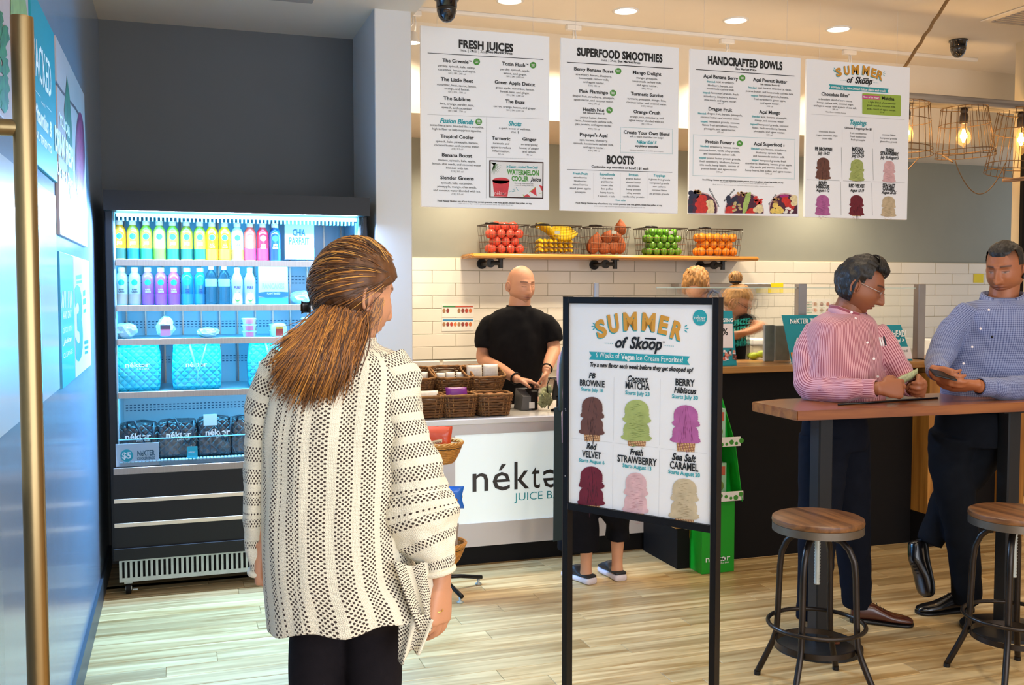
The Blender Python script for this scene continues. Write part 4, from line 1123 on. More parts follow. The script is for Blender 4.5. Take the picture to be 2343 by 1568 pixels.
# watermelon inset
m_frm = mat('inset_frame', '#3a1c14', 0.6)
mb = M(); p.poly(mb, [(618, 1430), (1069, 1442), (1071, 1134), (618, 1118)], 0.0003); mb.build('inset_frame', m_frm, t1)
mb = M(); p.poly(mb, [(630, 1420), (1060, 1431), (1062, 1144), (630, 1129)], 0.0006); mb.build('inset_field', mat('inset_white', '#efeeec', 0.5), t1)
mb = M()
for i in range(13):
    a = R(10 + i * 12); bx, by = 632 + 6 * i * 0.6, 1140
    q = (bx + 95 * math.cos(a) * (1 - 0.02 * i), by + 8 + 100 * math.sin(a))
    n_ = (-math.sin(a) * 4, math.cos(a) * 4)
    if q[0] < 632: q = (633, q[1])
    p.poly(mb, [(bx - n_[0], by - n_[1]), (bx + n_[0], by + n_[1]), q], 0.0009)
mb.build('palm_picture', mat('palm_print', '#4c7a3c', 0.5, var=0.3, scale=60), t1)
mb = M(); p.poly(mb, [(660, 1419), (770, 1422), (787, 1290), (645, 1285)], 0.0009); p.disc(mb, 715, 1290, 71, 26, 24, 0.0009); mb.build('cup_picture', mat('melon_print', '#d8323a', 0.5, var=0.12, scale=40), t1)
mb = M(); p.disc(mb, 715, 1290, 74, 30, 24, 0.0008); mb.build('cup_rim', mat('rim_print', '#f3d3d3', 0.5), t1)
p.txt('m1', 'néktər', 662, 762, 1410, 34, mat('cup_text', '#f1c9c9', 0.5), 'N', lift=0.0014)
mb = M()
for tri in ([(955, 1378), (1014, 1418), (1005, 1345)], [(1032, 1325), (1060, 1380), (1061, 1335)], [(900, 1424), (966, 1426), (935, 1400)]): p.poly(mb, tri, 0.0010)
mb.build('melon_slices', mat('melon_print', '#d8323a', 0.5), t1)
mb = M()
for a, b_ in (((952, 1384), (1002, 1342)), ((1036, 1392), (1060, 1388)), ((898, 1426), (905, 1405))): line(p, mb, a[0], a[1], b_[0], b_[1], 6, 0.0011)
mb.build('melon_rinds', m_lime, t1)
mb = M(); pts = [(788, 1382), (800, 1372), (815, 1380), (830, 1372), (826, 1356), (812, 1360), (818, 1378), (840, 1374), (858, 1345)]
for i in range(len(pts) - 1): line(p, mb, pts[i][0], pts[i][1], pts[i + 1][0], pts[i + 1][1], 4, 0.0011)
mb.build('curl_arrow', m_teal, t1)

# --- board 2
t2, p = menu_board(1283, 1552.5, (290, 290, 0), 'white menu board headed SUPERFOOD SMOOTHIES, second from left', 'm2', (1270, 80, 1120 / 300))
rows(p, 'm2', '''
194 923 204 64 H k|SUPERFOOD SMOOTHIES
396 528 228 20 N k|16oz. ¦ 24oz.
538 729 241 19 B k|See Market Price
165 500 314 28 B k|Berry Banana Burst
178 486 354 17 N k|strawberry, banana, blueberry,
204 460 384 17 N k|housemade cashew milk,
242 421 415 17 N k|and agave nectar.
285 383 441 13 N g|320 ¦ 480 cal
209 455 500 28 B k|Pink Flamingo
152 510 538 17 N k|dragon fruit, strawberry, pineapple,
163 500 569 17 N k|agave nectar, and coconut water.
287 380 595 13 N g|180 ¦ 270 cal
239 424 654 28 B k|Health Nut
238 427 675 13 B k|Sub Almond Butter $1
217 445 717 17 N k|peanut butter, banana,
169 493 747 17 N k|cacao, housemade cashew milk,
177 486 777 17 N k|pea protein, and agave nectar.
284 381 810 13 N g|490 ¦ 735 cal
213 452 869 28 B k|Popeye's Açaí
211 451 909 17 N k|açaí, banana, blueberry,
160 502 940 17 N k|spinach, housemade cashew milk,
242 421 970 17 N k|and agave nectar.
284 383 996 13 N g|330 ¦ 480 cal
665 910 341 28 B k|Mango Delight
696 878 379 17 N k|mango, pineapple,
664 910 410 17 N k|housemade cashew milk,
698 874 440 17 N k|and agave nectar.
740 832 466 13 N g|290 ¦ 415 cal
648 924 524 28 B k|Turmeric Sunrise
619 950 561 17 N k|turmeric, pineapple, mango, lime,
612 957 592 17 N k|coconut butter, and coconut water.
736 833 616 13 N g|240 ¦ 360 cal
671 899 675 28 B k|Orange Crush
641 926 713 17 N k|orange juice, strawberry, and
633 934 744 17 N k|agave nectar blended with ice.
737 831 769 13 N g|180 ¦ 270 cal
588 979 853 28 B k|Create Your Own Blend
641 924 881 16 N k|ask a team member for help!
698 868 930 26 S t|Nékter Kids' $
685 881 960 18 S k|any juice or smoothie
639 926 995 10 I g|Nutrition information is available upon request
443 676 1100 64 H k|BOOSTS
314 801 1143 19 B k|Customize any smoothie or bowl! ¦ $1 each
155 279 1194 20 B t|Fresh Fruit
161 272 1225 15 N k|strawberries
165 269 1256 15 N k|blueberries
154 280 1287 15 N k|mixed berries
127 306 1318 15 N k|sliced green apples
171 262 1350 15 N k|pineapple
380 511 1201 20 B t|Superfoods
385 492 1231 15 N k|+ chia seeds
393 497 1261 15 N k|goji berries
397 494 1292 15 N k|cacao nibs
397 493 1322 15 N k|bee pollen
388 502 1354 15 N k|hemp hearts
366 510 1385 15 N k|+ spinach + kale
631 711 1206 20 B t|Protein
609 732 1236 15 N k|peanut butter
609 733 1268 15 N k|almond butter
620 721 1298 15 N k|pea protein
610 732 1328 15 N k|hemp protein
612 729 1359 15 N k|whey protein
580 760 1390 15 N k|vanilla whey protein
841 943 1211 20 B t|Toppings
799 983 1243 15 N k|+ gluten-free granola
810 974 1274 15 N k|hempseed granola
837 946 1304 15 N k|raw cashews
828 956 1334 15 N k|coconut flakes
809 974 1365 15 N k|pb protein granola
511 606 1419 12 B t|+ best seller
183 922 1452 13 B k|Food Allergy Notice: any of our items may contain peanuts, tree nuts, gluten, wheat, bee pollen, or soy.
338 772 1473 9 I g|2,000 calories a day is used for general nutrition advice, but calorie needs vary.
''')
mb = M(); line(p, mb, 101, 230, 1010, 284, 6); line(p, mb, 101, 1148, 1002, 1172, 4)
for x in (328, 558, 787): dots(p, mb, x, 1182, x, 1395, 7, 1.2)
mb.build('rule_lines', m_ink, t2)
mb = M()
for a in ((562, 790, 1003, 806), (560, 1002, 1002, 1017), (562, 790, 560, 1002), (1003, 806, 1002, 1017)): dots(p, mb, *a, 10, 2.6)
mb.build('dotted_frame', m_teal, t2)
badge(p, t2, 540, 309, 27, ['best', 'seller'], 'm2'); badge(p, t2, 495, 496, 27, ['best', 'seller'], 'm2'); badge(p, t2, 465, 643, 27, ['30g'], 'm2')

# --- board 3
t3, p = menu_board(1578, 1830, (310, 310, 0), 'white menu board headed HANDCRAFTED BOWLS with fruit bowl pictures', 'm3', (1565, 100, 1078 / 275))
rows(p, 'm3', '''
220 888 206 66 H k|HANDCRAFTED BOWLS
463 650 240 19 B k|See Market Price
176 487 316 30 B k|Açaí Banana Berry
208 282 349 17 B t|blended:
292 453 355 17 N k|açaí, strawberry,
216 443 388 17 N k|blueberry, banana, and
206 453 417 17 N k|housemade cashew milk.
168 235 447 17 B t|topped:
243 490 457 17 N k|hempseed granola, fresh
178 479 488 17 N k|strawberry, blueberry, banana,
183 473 520 17 N k|chia seeds, and agave nectar.
301 355 543 13 N g|420 cal
221 433 605 30 B k|Dragon Fruit
125 201 634 17 B t|blended:
209 525 643 17 N k|dragon fruit, banana, pineapple,
151 498 675 17 N k|coconut butter, and coconut water.
149 214 706 17 B t|topped:
224 499 714 17 N k|hempseed granola, coconut
165 484 745 17 N k|flakes, fresh strawberry, banana,
182 466 777 17 N k|pineapple, and agave nectar.
298 352 801 13 N g|470 cal
194 432 898 30 B k|Protein Power
440 452 902 16 B k|$
148 223 928 17 B t|blended:
232 494 938 17 N k|strawberry, banana, cacao,
140 502 969 17 N k|coconut butter, vanilla whey protein,
176 465 1001 17 N k|and housemade cashew milk.
133 200 1031 17 B t|topped:
208 508 1040 17 N k|peanut butter protein granola,
142 498 1070 17 N k|fresh strawberry, blueberry, banana,
142 496 1101 17 N k|chia seeds, hemp hearts, a scoop of
157 478 1133 17 N k|peanut butter, and agave nectar.
292 344 1158 13 N g|590 cal
620 928 347 30 B k|Açaí Peanut Butter
686 863 376 13 B k|Sub Almond Butter $1
580 653 402 17 B t|blended:
662 964 413 17 N k|açaí, banana, strawberry, dates,
559 985 447 17 N k|peanut butter, and housemade cashew milk.
602 667 474 17 B t|topped:
675 939 483 17 N k|hempseed granola, banana,
628 914 513 17 N k|fresh strawberry, green apple,
686 855 544 17 N k|and agave nectar.
743 799 569 13 N g|640 cal
675 865 631 30 B k|Açaí Mango
612 686 662 17 B t|blended:
693 925 671 17 N k|açaí, banana, pineapple,
637 899 702 17 N k|mango, and coconut water.
596 662 731 17 B t|topped:
669 938 741 17 N k|hempseed granola, coconut
613 920 770 17 N k|flakes, fresh strawberry, banana,
628 905 800 17 N k|pineapple, and agave nectar.
740 793 824 13 N g|520 cal
627 881 918 30 B k|Açaí Superfood
891 902 923 16 B k|$
603 678 950 17 B t|blended:
686 921 959 17 N k|açaí, banana, strawberry,
647 880 989 17 N k|blueberry, spinach, kale,
621 904 1021 17 N k|and housemade cashew milk.
607 671 1052 17 B t|topped:
680 916 1060 17 N k|hempseed granola, fresh
552 970 1089 17 N k|strawberry, blueberry, banana, green apple,
591 931 1119 17 N k|chia seeds, goji berries, cacao nibs,
552 966 1151 17 N k|hemp hearts, bee pollen, and agave nectar.
733 787 1174 13 N g|570 cal
172 899 1240 13 B k|Food Allergy Notice: any of our items may contain peanuts, tree nuts, gluten, wheat, bee pollen, or soy.
323 750 1256 9 I g|2,000 calories a day is used for general nutrition advice, but calorie needs vary.
262 810 1278 9 I g|Bowls shown for illustration purposes only and are subject to store texture. Actual product may vary.
''')
p.txt('m3', 'açaí banana berry', 180, 350, 1385, 19, m_ink, 'B', ang=-58)
p.txt('m3', 'açaí superfood', 345, 475, 1365, 18, m_ink, 'B', ang=45)
p.txt('m3', 'dragon fruit', 745, 850, 1404, 18, m_ink, 'B', ang=52)
mb = M(); line(p, mb, 106, 228, 992, 288, 6); mb.build('rule_lines', m_ink, t3)
mb = M()
for a in ((84, 816, 996, 860), (80, 1182, 990, 1214), (84, 816, 80, 1182), (996, 860, 990, 1214)): dots(p, mb, *a, 10, 2.8)
mb.build('dotted_frame', m_teal, t3)
badge(p, t3, 523, 308, 28, ['best', 'seller'], 'm3'); badge(p, t3, 500, 895, 27, ['45g'], 'm3')
fruit = {}
def fpoly(x, y, rx, ry, mk, rot=0.0, n=12, lift=0.001):
    if mk not in fruit: fruit[mk] = M()
    pts = []
    for i in range(n):
        a = 2 * math.pi * i / n; u, v = rx * math.cos(a), ry * math.sin(a)
        X_, Y_ = x + u * math.cos(rot) - v * math.sin(rot), y - (u * math.sin(rot) + v * math.cos(rot))
        pts.append((min(max(X_, 38 if Y_ > 1200 else X_), 1018), min(Y_, 1519 + X_ * 0.006)))
    p.poly(fruit[mk], pts, lift)
rr = random.Random(11)
for cx_, rad, x0 in ((150, 152, 36), (540, 178, 362), (905, 142, 766)):
    fpoly(cx_, 1330 + rad + 2 if cx_ != 905 else 1482, rad, rad, 'bowl_rim', n=40, lift=0.0004)
    fpoly(cx_, 1336 + rad if cx_ != 905 else 1486, rad - 7, rad - 7, 'acai', n=40, lift=0.0007)
for i, (x, y) in enumerate([(62, 1340), (66, 1378), (110, 1365), (58, 1420), (62, 1470), (55, 1505), (92, 1352)]): fpoly(x, y, 24, 24, 'blueberry', lift=0.0012 + i * 5e-5)
for i, (x, y, s_) in enumerate([(160, 1390, 50), (150, 1440, 54), (165, 1480, 52), (150, 1510, 50)]): fpoly(x, y, s_, 36, 'strawberry', 0.1, 14, 0.0013 + i * 5e-5)
for i, (x, y) in enumerate([(228, 1425), (236, 1450), (240, 1480), (238, 1508)]): fpoly(x, y, 38, 26, 'banana', 0.3, 14, 0.0012 + i * 5e-5)
for i in range(14): fpoly(rr.uniform(95, 150), rr.uniform(1318, 1345), 11, 9, 'granola', lift=0.0015)
for i in range(16): fpoly(rr.uniform(485, 585), rr.uniform(1332, 1368), 12, 10, 'granola', lift=0.0015)
for i in range(9): fpoly(rr.uniform(390, 480), rr.uniform(1375, 1445), 20, 20, 'blueberry', lift=0.0012 + i * 4e-5)
for i in range(9): fpoly(560 + (i - 4) * 4, 1505 - i * 19, 44 - abs(i - 5) * 4, 13, 'apple', 0.7, 14, 0.0016 + i * 4e-5)
for i in range(10): fpoly(rr.uniform(440, 510), rr.uniform(1420, 1500), 15, 11, 'seeds', lift=0.0014 + i * 3e-5)
for i, (x, y) in enumerate([(400, 1480), (430, 1500), (395, 1510), (600, 1495), (620, 1505), (580, 1515), (440, 1470)]): fpoly(x, y, 28, 20, 'strawberry', 0.4, 12, 0.0013 + i * 4e-5)
for i, (x, y) in enumerate([(675, 1468), (680, 1495), (650, 1490)]): fpoly(x, y, 32, 26, 'banana', 0.2, 14, 0.0015 + i * 5e-5)
for i in range(6): fpoly(rr.uniform(630, 690), rr.uniform(1370, 1440), 22, 12, 'strawberry', 0.5, 10, 0.0011)
for i, (x, y) in enumerate([(905, 1400), (935, 1440), (960, 1470), (925, 1420)]): fpoly(x, y, 34, 26, 'strawberry', 0.6, 12, 0.0013 + i * 5e-5)
for i, (x, y) in enumerate([(820, 1450), (850, 1480), (800, 1500), (870, 1500), (840, 1510)]): fpoly(x, y, 30, 26, 'pineapple', 0.3, 6, 0.0013 + i * 5e-5)
for i, (x, y) in enumerate([(985, 1385), (1000, 1410), (990, 1430)]): fpoly(x, y, 34, 26, 'banana', 0.3, 14, 0.0016 + i * 5e-5)
for i in range(9): fpoly(rr.uniform(900, 980), rr.uniform(1470, 1515), 14, 10, 'coconut', lift=0.0017 + i * 3e-5)
for i in range(8): fpoly(rr.uniform(805, 850), rr.uniform(1385, 1430), 12, 10, 'granola', lift=0.0015)
fpoly(900, 1368, 40, 16, 'dragon', n=14, lift=0.0011)
fc = {'bowl_rim': '#d9b8b8', 'acai': '#4d1f38', 'blueberry': '#242a44', 'strawberry': '#cf2f26', 'banana': '#ead9a8', 'granola': '#b98a52', 'apple': '#a9c46a', 'seeds': '#c2b078', 'pineapple': '#efd06a', 'coconut': '#f4f1ea', 'dragon': '#b0257a'}
for k, mb in fruit.items(): mb.build(k + '_picture', mat('pic_' + k, fc[k], 0.5, var=0.18, scale=60), t3)

# --- ice cream scoops printed on the posters
SC = {}
def scoop_cone(pl, t, x, ytop, w, h, col, ycone, dark, sl=0.0, lift=0.0006, pose=0, nm='scoop_picture'):
    """two stacked scoops (w wide, h tall) over a waffle cone that is cut at ycone"""
    rr = random.Random(int(x * 7 + ytop)); c = M(); cw = w * 0.66
    yb = ytop + h
    pl.poly(c, [(x - cw * 0.44, ycone + sl * -cw * 0.44), (x + cw * 0.44, ycone + sl * cw * 0.44), (x + cw / 2, yb - h * 0.10), (x - cw / 2, yb - h * 0.10)], lift)
    c.build('cone_picture', waffle, t)
    def blob(cx, y0, hw, hh, dome):
        n = 44; L, Rr = [], []
        for i in range(n + 1):
            f = i / n
            if f < 0.45: wd = 0.90 * math.sqrt(max(0, 1 - (1 - f / 0.45) ** 2))
            elif f < 0.72: wd = 0.90
            elif f < 0.86: wd = 0.90 + 0.15 * math.sin((f - 0.72) / 0.14 * math.pi / 2)
            else: wd = 0.60 + 0.45 * math.sqrt(max(0.0, 1 - ((f - 0.86) / 0.14) ** 2))
            j = (0.05 if f > 0.6 else 0.012)
            L.append((cx - hw * (wd + rr.uniform(-j, j)), y0 + hh * f)); Rr.append((cx + hw * (wd + rr.uniform(-j, j)), y0 + hh * (f + (0.02 if f > 0.7 else 0))))
        return L, Rr
    s_ = M()
    for (cx, y0, hw, hh, lf) in ((x - w * 0.015, ytop + h * 0.49, w * 0.49, h * 0.51, lift + 0.0002), (x, ytop, w * 0.455, h * 0.57, lift + 0.0005)):
        L, Rr = blob(cx, y0, hw, hh, 1)
        A = [pl.p(a[0], a[1] + sl * (a[0] - x), lf) for a in L]; B_ = [pl.p(a[0], a[1] + sl * (a[0] - x), lf) for a in Rr]
        n = len(A); s_.add(A + B_, [(i, i + 1, n + i + 1, n + i) for i in range(n - 1)])
    s_.build(nm, col, t)
    d = M()   # darker creases drawn across the scoops
    for (cx, y0, hw, hh, lf) in ((x - w * 0.015, ytop + h * 0.46, w * 0.42, h * 0.46, lift + 0.0003), (x, ytop + h * 0.05, w * 0.38, h * 0.50, lift + 0.0006)):
        for k in range(26):
            f = (k + rr.random()) / 15; u = rr.uniform(-0.6, 0.6)
            xx = cx + hw * u * math.sqrt(max(0.1, 1 - (1 - f) ** 2)); yy = y0 + hh * f
            ln = hw * rr.uniform(0.15, 0.4); wd = h * rr.uniform(0.004, 0.009); dy = rr.uniform(-0.25, 0.25) * ln
            if pose == 0: pts = [(xx - ln, yy + dy + abs(u) * 4), (xx, yy + wd), (xx + ln, yy - dy + abs(u) * 4), (xx, yy - wd)]
            else: pts = [(xx, yy - ln), (xx - wd, yy), (xx + u * 6, yy + ln), (xx + wd, yy)]
            pl.poly(d, [(a, b_ + sl * (a - x)) for a, b_ in pts], lf)
    d.build('scoop_creases', dark, t)
def waffle_mat():
    m = mat('waffle_print', '#c99a68', 0.6); N = NT(m); tc = N.n('ShaderNodeTexCoord'); mp = N.n('ShaderNodeMapping'); N.l(tc, 3, mp, 0)
    mp.inputs['Rotation'].default_value = (0, R(20), R(31)); ws = []
    for d_ in ('X', 'Z'):
        w = N.n('ShaderNodeTexWave', bands_direction=d_); w.inputs['Scale'].default_value = 38; N.l(mp, 0, w, 0); ws.append(w)
    mx = N.n('ShaderNodeMath', operation='MINIMUM'); N.l(ws[0], 1, mx, 0); N.l(ws[1], 1, mx, 1)
    cr = N.n('ShaderNodeValToRGB'); cr.color_ramp.elements[0].position = 0.1; cr.color_ramp.elements[1].position = 0.4
    cr.color_ramp.elements[0].color = lin('#9a6640'); cr.color_ramp.elements[1].color = lin('#d6aa78')
    N.l(mx, 0, cr, 0); N.l(cr, 0, N.b, 'Base Color'); return m
waffle = waffle_mat()
FL = {'brownie': ('#6b4236', '#3d211a'), 'matcha': ('#a9b568', '#7d8c42'), 'berry': ('#b3609a', '#8a3f74'), 'velvet': ('#6e1527', '#3f0a16'), 'straw': ('#dfb4b6', '#c48f92'), 'caramel': ('#c9b694', '#a3906c')}
def flav(k): return mat('ice_' + k, FL[k][0], 0.6, var=0.14, scale=30), mat('crease_' + k, FL[k][1], 0.6)
def burst(pl, mb, x, y, s, side, lift=0.0006):
    for a in (-40, 0, 40):
        a = R(a); dx, dy = side * math.cos(a), math.sin(a); n_ = (-dy, dx)
        pl.poly(mb, [(x + dx * s * 0.3, y + dy * s * 0.3), (x + dx * s * 0.9 + n_[0] * s * 0.13, y + dy * s * 0.9 + n_[1] * s * 0.13), (x + dx * s * 1.25, y + dy * s * 1.25), (x + dx * s * 0.9 - n_[0] * s * 0.13, y + dy * s * 0.9 - n_[1] * s * 0.13)], lift)

# --- board 4
t4, p = menu_board(1844, 2079, (330, 330, 0), 'white menu board headed SUMMER with six ice cream cones, rightmost', 'm4', (1830, 120, 1086 / 270))
for ch, x0, x1, yb, h, an in (('S', 338, 392, 216, 70, 14), ('U', 412, 462, 202, 74, 8), ('M', 480, 545, 198, 78, 2), ('M', 574, 640, 205, 78, -4), ('E', 652, 698, 224, 74, -10), ('R', 700, 760, 246, 74, -16)):
    p.txt('m4', ch, x0 - 4, x1 - 4, yb + 5, h, m_teal, 'X', an); p.txt('m4', ch, x0, x1, yb, h, m_org, 'X', an, lift=0.0008)
rows(p, 'm4', '''
433 492 278 50 S k|of
508 668 288 56 S k|Skoop
668 678 262 8 N k|®
292 795 347 20 S w|6 Weeks-Try a New Limited Edition Flavor each week!
200 460 405 30 B k|Chocolate Bliss*
174 484 447 17 N k|a decadent blend of pure cocoa,
160 497 478 17 N k|honey, cashew milk, coconut sugar,
129 525 509 17 N k|and agave nectar with a pinch of sea salt.
302 350 531 13 N g|180 cal
233 425 559 13 I k|*This flavor contains honey
755 870 438 30 B k|Matcha
631 880 472 17 N k|a light blend of ceremonial
620 882 502 17 N k|grade matcha, coconut milk,
621 885 534 17 N k|and a touch of agave nectar.
736 777 558 13 N k|215 cal
463 615 668 42 S t|Toppings
414 663 710 19 B k|Choose 3 toppings for $1
176 326 738 16 N k|chocolate drizzle
152 347 771 16 N k|vegan chocolate chips
203 296 800 16 N k|cacao nibs
462 614 753 16 N k|fresh strawberries
466 609 784 16 N k|fresh blueberries
470 601 813 16 N k|fresh pineapple
759 880 767 16 N k|coconut flakes
740 895 799 16 N k|hempseed granola
738 897 830 16 N k|gluten-free granola
141 300 905 30 X k|PB BROWNIE
164 277 942 26 S k|July 16-22
482 588 904 30 X k|MATCHA
480 594 936 30 X k|COCONUT
476 592 967 26 S k|July 23-29
790 866 916 30 X k|FRESH
743 912 948 30 X k|STRAWBERRY
740 912 982 26 S k|July 30-August 5
174 253 1218 30 X k|BERRY
154 273 1251 30 X k|HIBISCUS
149 273 1283 26 S k|August 6-12
453 599 1244 30 X k|RED VELVET
462 592 1284 26 S k|August 13-19
763 878 1241 30 X k|SEA SALT
763 876 1272 30 X k|CARAMEL
753 888 1303 26 S k|August 20-26
''')
mb = M(); p.poly(mb, [(584, 246), (634, 248), (634, 240), (584, 238)], 0.0006); mb.build('macron', m_ink, t4)
mb = M(); p.poly(mb, [(267, 340), (818, 374), (808, 355), (821, 334), (268, 292), (280, 316)], 0.0004)
burst(p, mb, 338, 162, 28, -1); burst(p, mb, 758, 198, 28, 1); dots(p, mb, 380, 257, 420, 259, 9, 2.6); dots(p, mb, 680, 278, 720, 281, 9, 2.6)
mb.build('teal_ribbon', m_teal, t4)
mb = M(); p.poly(mb, [(575, 560), (580, 568), (922, 589), (930, 582), (932, 404), (926, 396), (580, 374), (575, 380)], 0.0004); mb.build('green_field', m_lime, t4)
mb = M(); p.poly(mb, [(575, 427), (738, 437), (732, 420), (740, 402), (575, 392)], 0.0006); mb.build('pink_ribbon', m_pink, t4)
p.txt('m4', 'Flavor of the Week!', 582, 728, 421, 15, m_wht, 'S', lift=0.001)
mb = M(); dots(p, mb, 110, 568, 960, 620, 9, 2.2)
for x in (391, 680): dots(p, mb, x, 716, x, 828, 7, 1.2)
line(p, mb, 388, 872, 382, 1166, 2); line(p, mb, 676, 885, 670, 1178, 2); line(p, mb, 62, 1170, 366, 1181, 2); line(p, mb, 398, 1181, 656, 1190, 2); line(p, mb, 674, 1190, 966, 1201, 2); line(p, mb, 380, 1192, 374, 1496, 2); line(p, mb, 668, 1200, 662, 1500, 2)
mb.build('rule_lines', m_inkg, t4)
for k, x, y, yc in (('brownie', 216, 968, 1173), ('matcha', 527, 984, 1185), ('straw', 823, 997, 1194), ('berry', 212, 1312, 1501), ('velvet', 523, 1313, 1507), ('caramel', 818, 1324, 1512)):
    a, b_ = flav(k); scoop_cone(p, t4, x, y, 140 if k != 'straw' else 118, 198 if y < 1200 else 186, a, yc, b_, 0.03, pose=1 if k in ('brownie', 'velvet') else 0)

# ---------------------------------------------------------------- floor-standing poster frame
TL, BL = PD(1304, 694, 3.516), PD(1300, 1154.5, 3.516)
TRc, BRc = PD(1634.5, 697, 3.172), PD(1626, 1208, 3.172)
pz1, pz0 = (TL.z + TRc.z) / 2, (BL.z + BRc.z) / 2
A0 = Vector((TL.x, TL.y, 0)); A1 = Vector((TRc.x, TRc.y, 0)); dr_ = (A1 - A0).normalized(); SW = (A1 - A0).length
nrm = Vector((0, 0, 1)).cross(dr_); nrm = -nrm if nrm.dot(Vector((0, -1, 0))) < 0 else nrm
st = thing('poster_stand', ((A0.x + A1.x) / 2, (A0.y + A1.y) / 2, 0), 'black floor standing poster frame with SUMMER scoop poster in the middle foreground', 'sign stand')
def fr_box(s0, s1, z0, z1, n0, n1, bev=0.0015):
    c = A0 + dr_ * (s0 + s1) / 2 + nrm * (n0 + n1) / 2 + Vector((0, 0, (z0 + z1) / 2))
    return M().obox(c, dr_ * (s1 - s0) / 2, nrm * (n1 - n0) / 2, Vector((0, 0, (z1 - z0) / 2)), bev)
m_frame = mat('frame_black', '#110f11', 0.42, spec=0.25, var=0.1, scale=6)
fw_ = 0.021
fr_box(-fw_, 0, 0.012, pz1 + 0.022, -0.020, 0.012).build('upright', m_frame, st)
fr_box(SW, SW + fw_, 0.012, pz1 + 0.022, -0.020, 0.012).build('upright', m_frame, st)
fr_box(0, SW, pz1, pz1 + 0.022, -0.018, 0.012).build('top_bar', m_frame, st)
fr_box(0, SW, pz0 - 0.024, pz0, -0.018, 0.012).build('bottom_bar', m_frame, st)
for s0 in (-fw_ - 0.002, SW - 0.002): fr_box(s0, s0 + fw_ + 0.004, 0.0, 0.014, -0.19, 0.19, 0.004).build('foot', m_frame, st)
fr_box(0.0, SW, pz0, pz1, -0.006, 0.000, 0.0).build('backing', m_blackm, st)
fr_box(0.0006, SW - 0.0006, pz0 + 0.0006, pz1 - 0.0006, 0.0003, 0.003, 0.0).build('poster', m_paper, st)
sc_ = M()
for (s0, zz) in ((-0.010, 1.16), (-0.010, 0.92), (-0.008, 1.155)): sc_.ball(A0 + dr_ * s0 + nrm * 0.012 + Vector((0, 0, zz)), 0.0022, 8, 6)
sc_.build('screws', m_alu, st)
SIGNS['sg'] = (st, 'lettering')
p = Plane(A0 + nrm * 0.003, nrm, 1280, 670, 1073 / 390, 0.0012)
for ch, x0, x1, yb, h, an in (('S', 245, 303, 275, 96, 17), ('U', 318, 378, 245, 100, 10), ('M', 407, 487, 232, 98, 3), ('M', 520, 598, 236, 98, -3), ('E', 622, 674, 254, 98, -10), ('R', 698, 762, 288, 98, -15)):
    p.txt('sg', ch, x0 - 8, x1 - 1, yb + 6, h * 1.05, m_teal, 'X', an); p.txt('sg', ch, x0 - 3, x1 + 3, yb, h * 1.05, m_org, 'X', an, lift=0.0008)
rows(p, 'sg', '''
350 432 345 64 S k|of
440 645 355 72 S k|Skoop
650 664 318 12 N k|®
228 378 410 32 N w|6 Weeks of
388 472 420 32 B w|Vegan
482 775 432 32 N w|Ice Cream Favorites!
182 830 482 27 S k|Try a new flavor each week before they get skooped up!
184 227 538 32 S k|PB
128 284 590 38 B k|BROWNIE
136 275 622 21 B t|Starts July 16
428 557 560 34 S k|Coconut
415 567 608 44 B k|MATCHA
414 567 645 23 B t|Starts July 23
730 851 587 42 B k|BERRY
720 862 634 36 S k|Hibiscus
708 872 669 24 B t|Starts July 30
170 235 986 36 S k|Red
142 262 1040 40 B k|VELVET
122 283 1072 21 B t|Starts August 6
443 527 1024 38 S k|Fresh
363 612 1077 42 B k|STRAWBERRY
397 578 1109 24 B t|Starts August 13
707 860 1060 42 S k|Sea Salt
694 873 1116 46 B k|CARAMEL
684 884 1150 25 B t|Starts August 20
849 921 168 24 N w|néktər
868 916 180 10 N w|JUICE BAR
''')
mb = M(); p.poly(mb, [(538, 292), (607, 298), (607, 287), (538, 283)], 0.0006); mb.build('macron', m_ink, st)
mb = M(); p.poly(mb, [(187, 420), (820, 455), (805, 428), (821, 401), (187, 371), (202, 396)], 0.0004); p.disc(mb, 885, 157, 45, 50, 32, 0.0004)
burst(p, mb, 236, 212, 30, -1); burst(p, mb, 776, 226, 32, 1); dots(p, mb, 288, 318, 334, 320, 11, 3.6); dots(p, mb, 666, 334, 716, 337, 11, 3.6)
mb.build('teal_ribbon', m_teal, st)
mb = M()
for a in ((344, 532, 340, 928), (636, 550, 630, 960), (338, 960, 334, 1362), (630, 994, 625, 1412), (76, 916, 328, 943), (350, 947, 616, 976), (642, 981, 928, 1014)): dots(p, mb, *a, 5.5, 1.1)
mb.build('rule_lines', m_inkg, st)
for k, x, y, w_, h_, yc, sl in (('brownie', 206, 656, 158, 238, 936, 0.1), ('matcha', 487, 674, 186, 258, 967, 0.11), ('berry', 796, 708, 186, 238, 1002, 0.12), ('velvet', 202, 1094, 170, 244, 1362, 0.13), ('straw', 482, 1133, 160, 255, 1410, 0.14), ('caramel', 788, 1170, 186, 255, 1461, 0.15)):
    a, b_ = flav(k); scoop_cone(p, st, x, y, w_, h_, a, yc, b_, sl * 0.3, pose=1 if k in ('brownie', 'velvet', 'berry') else 0)
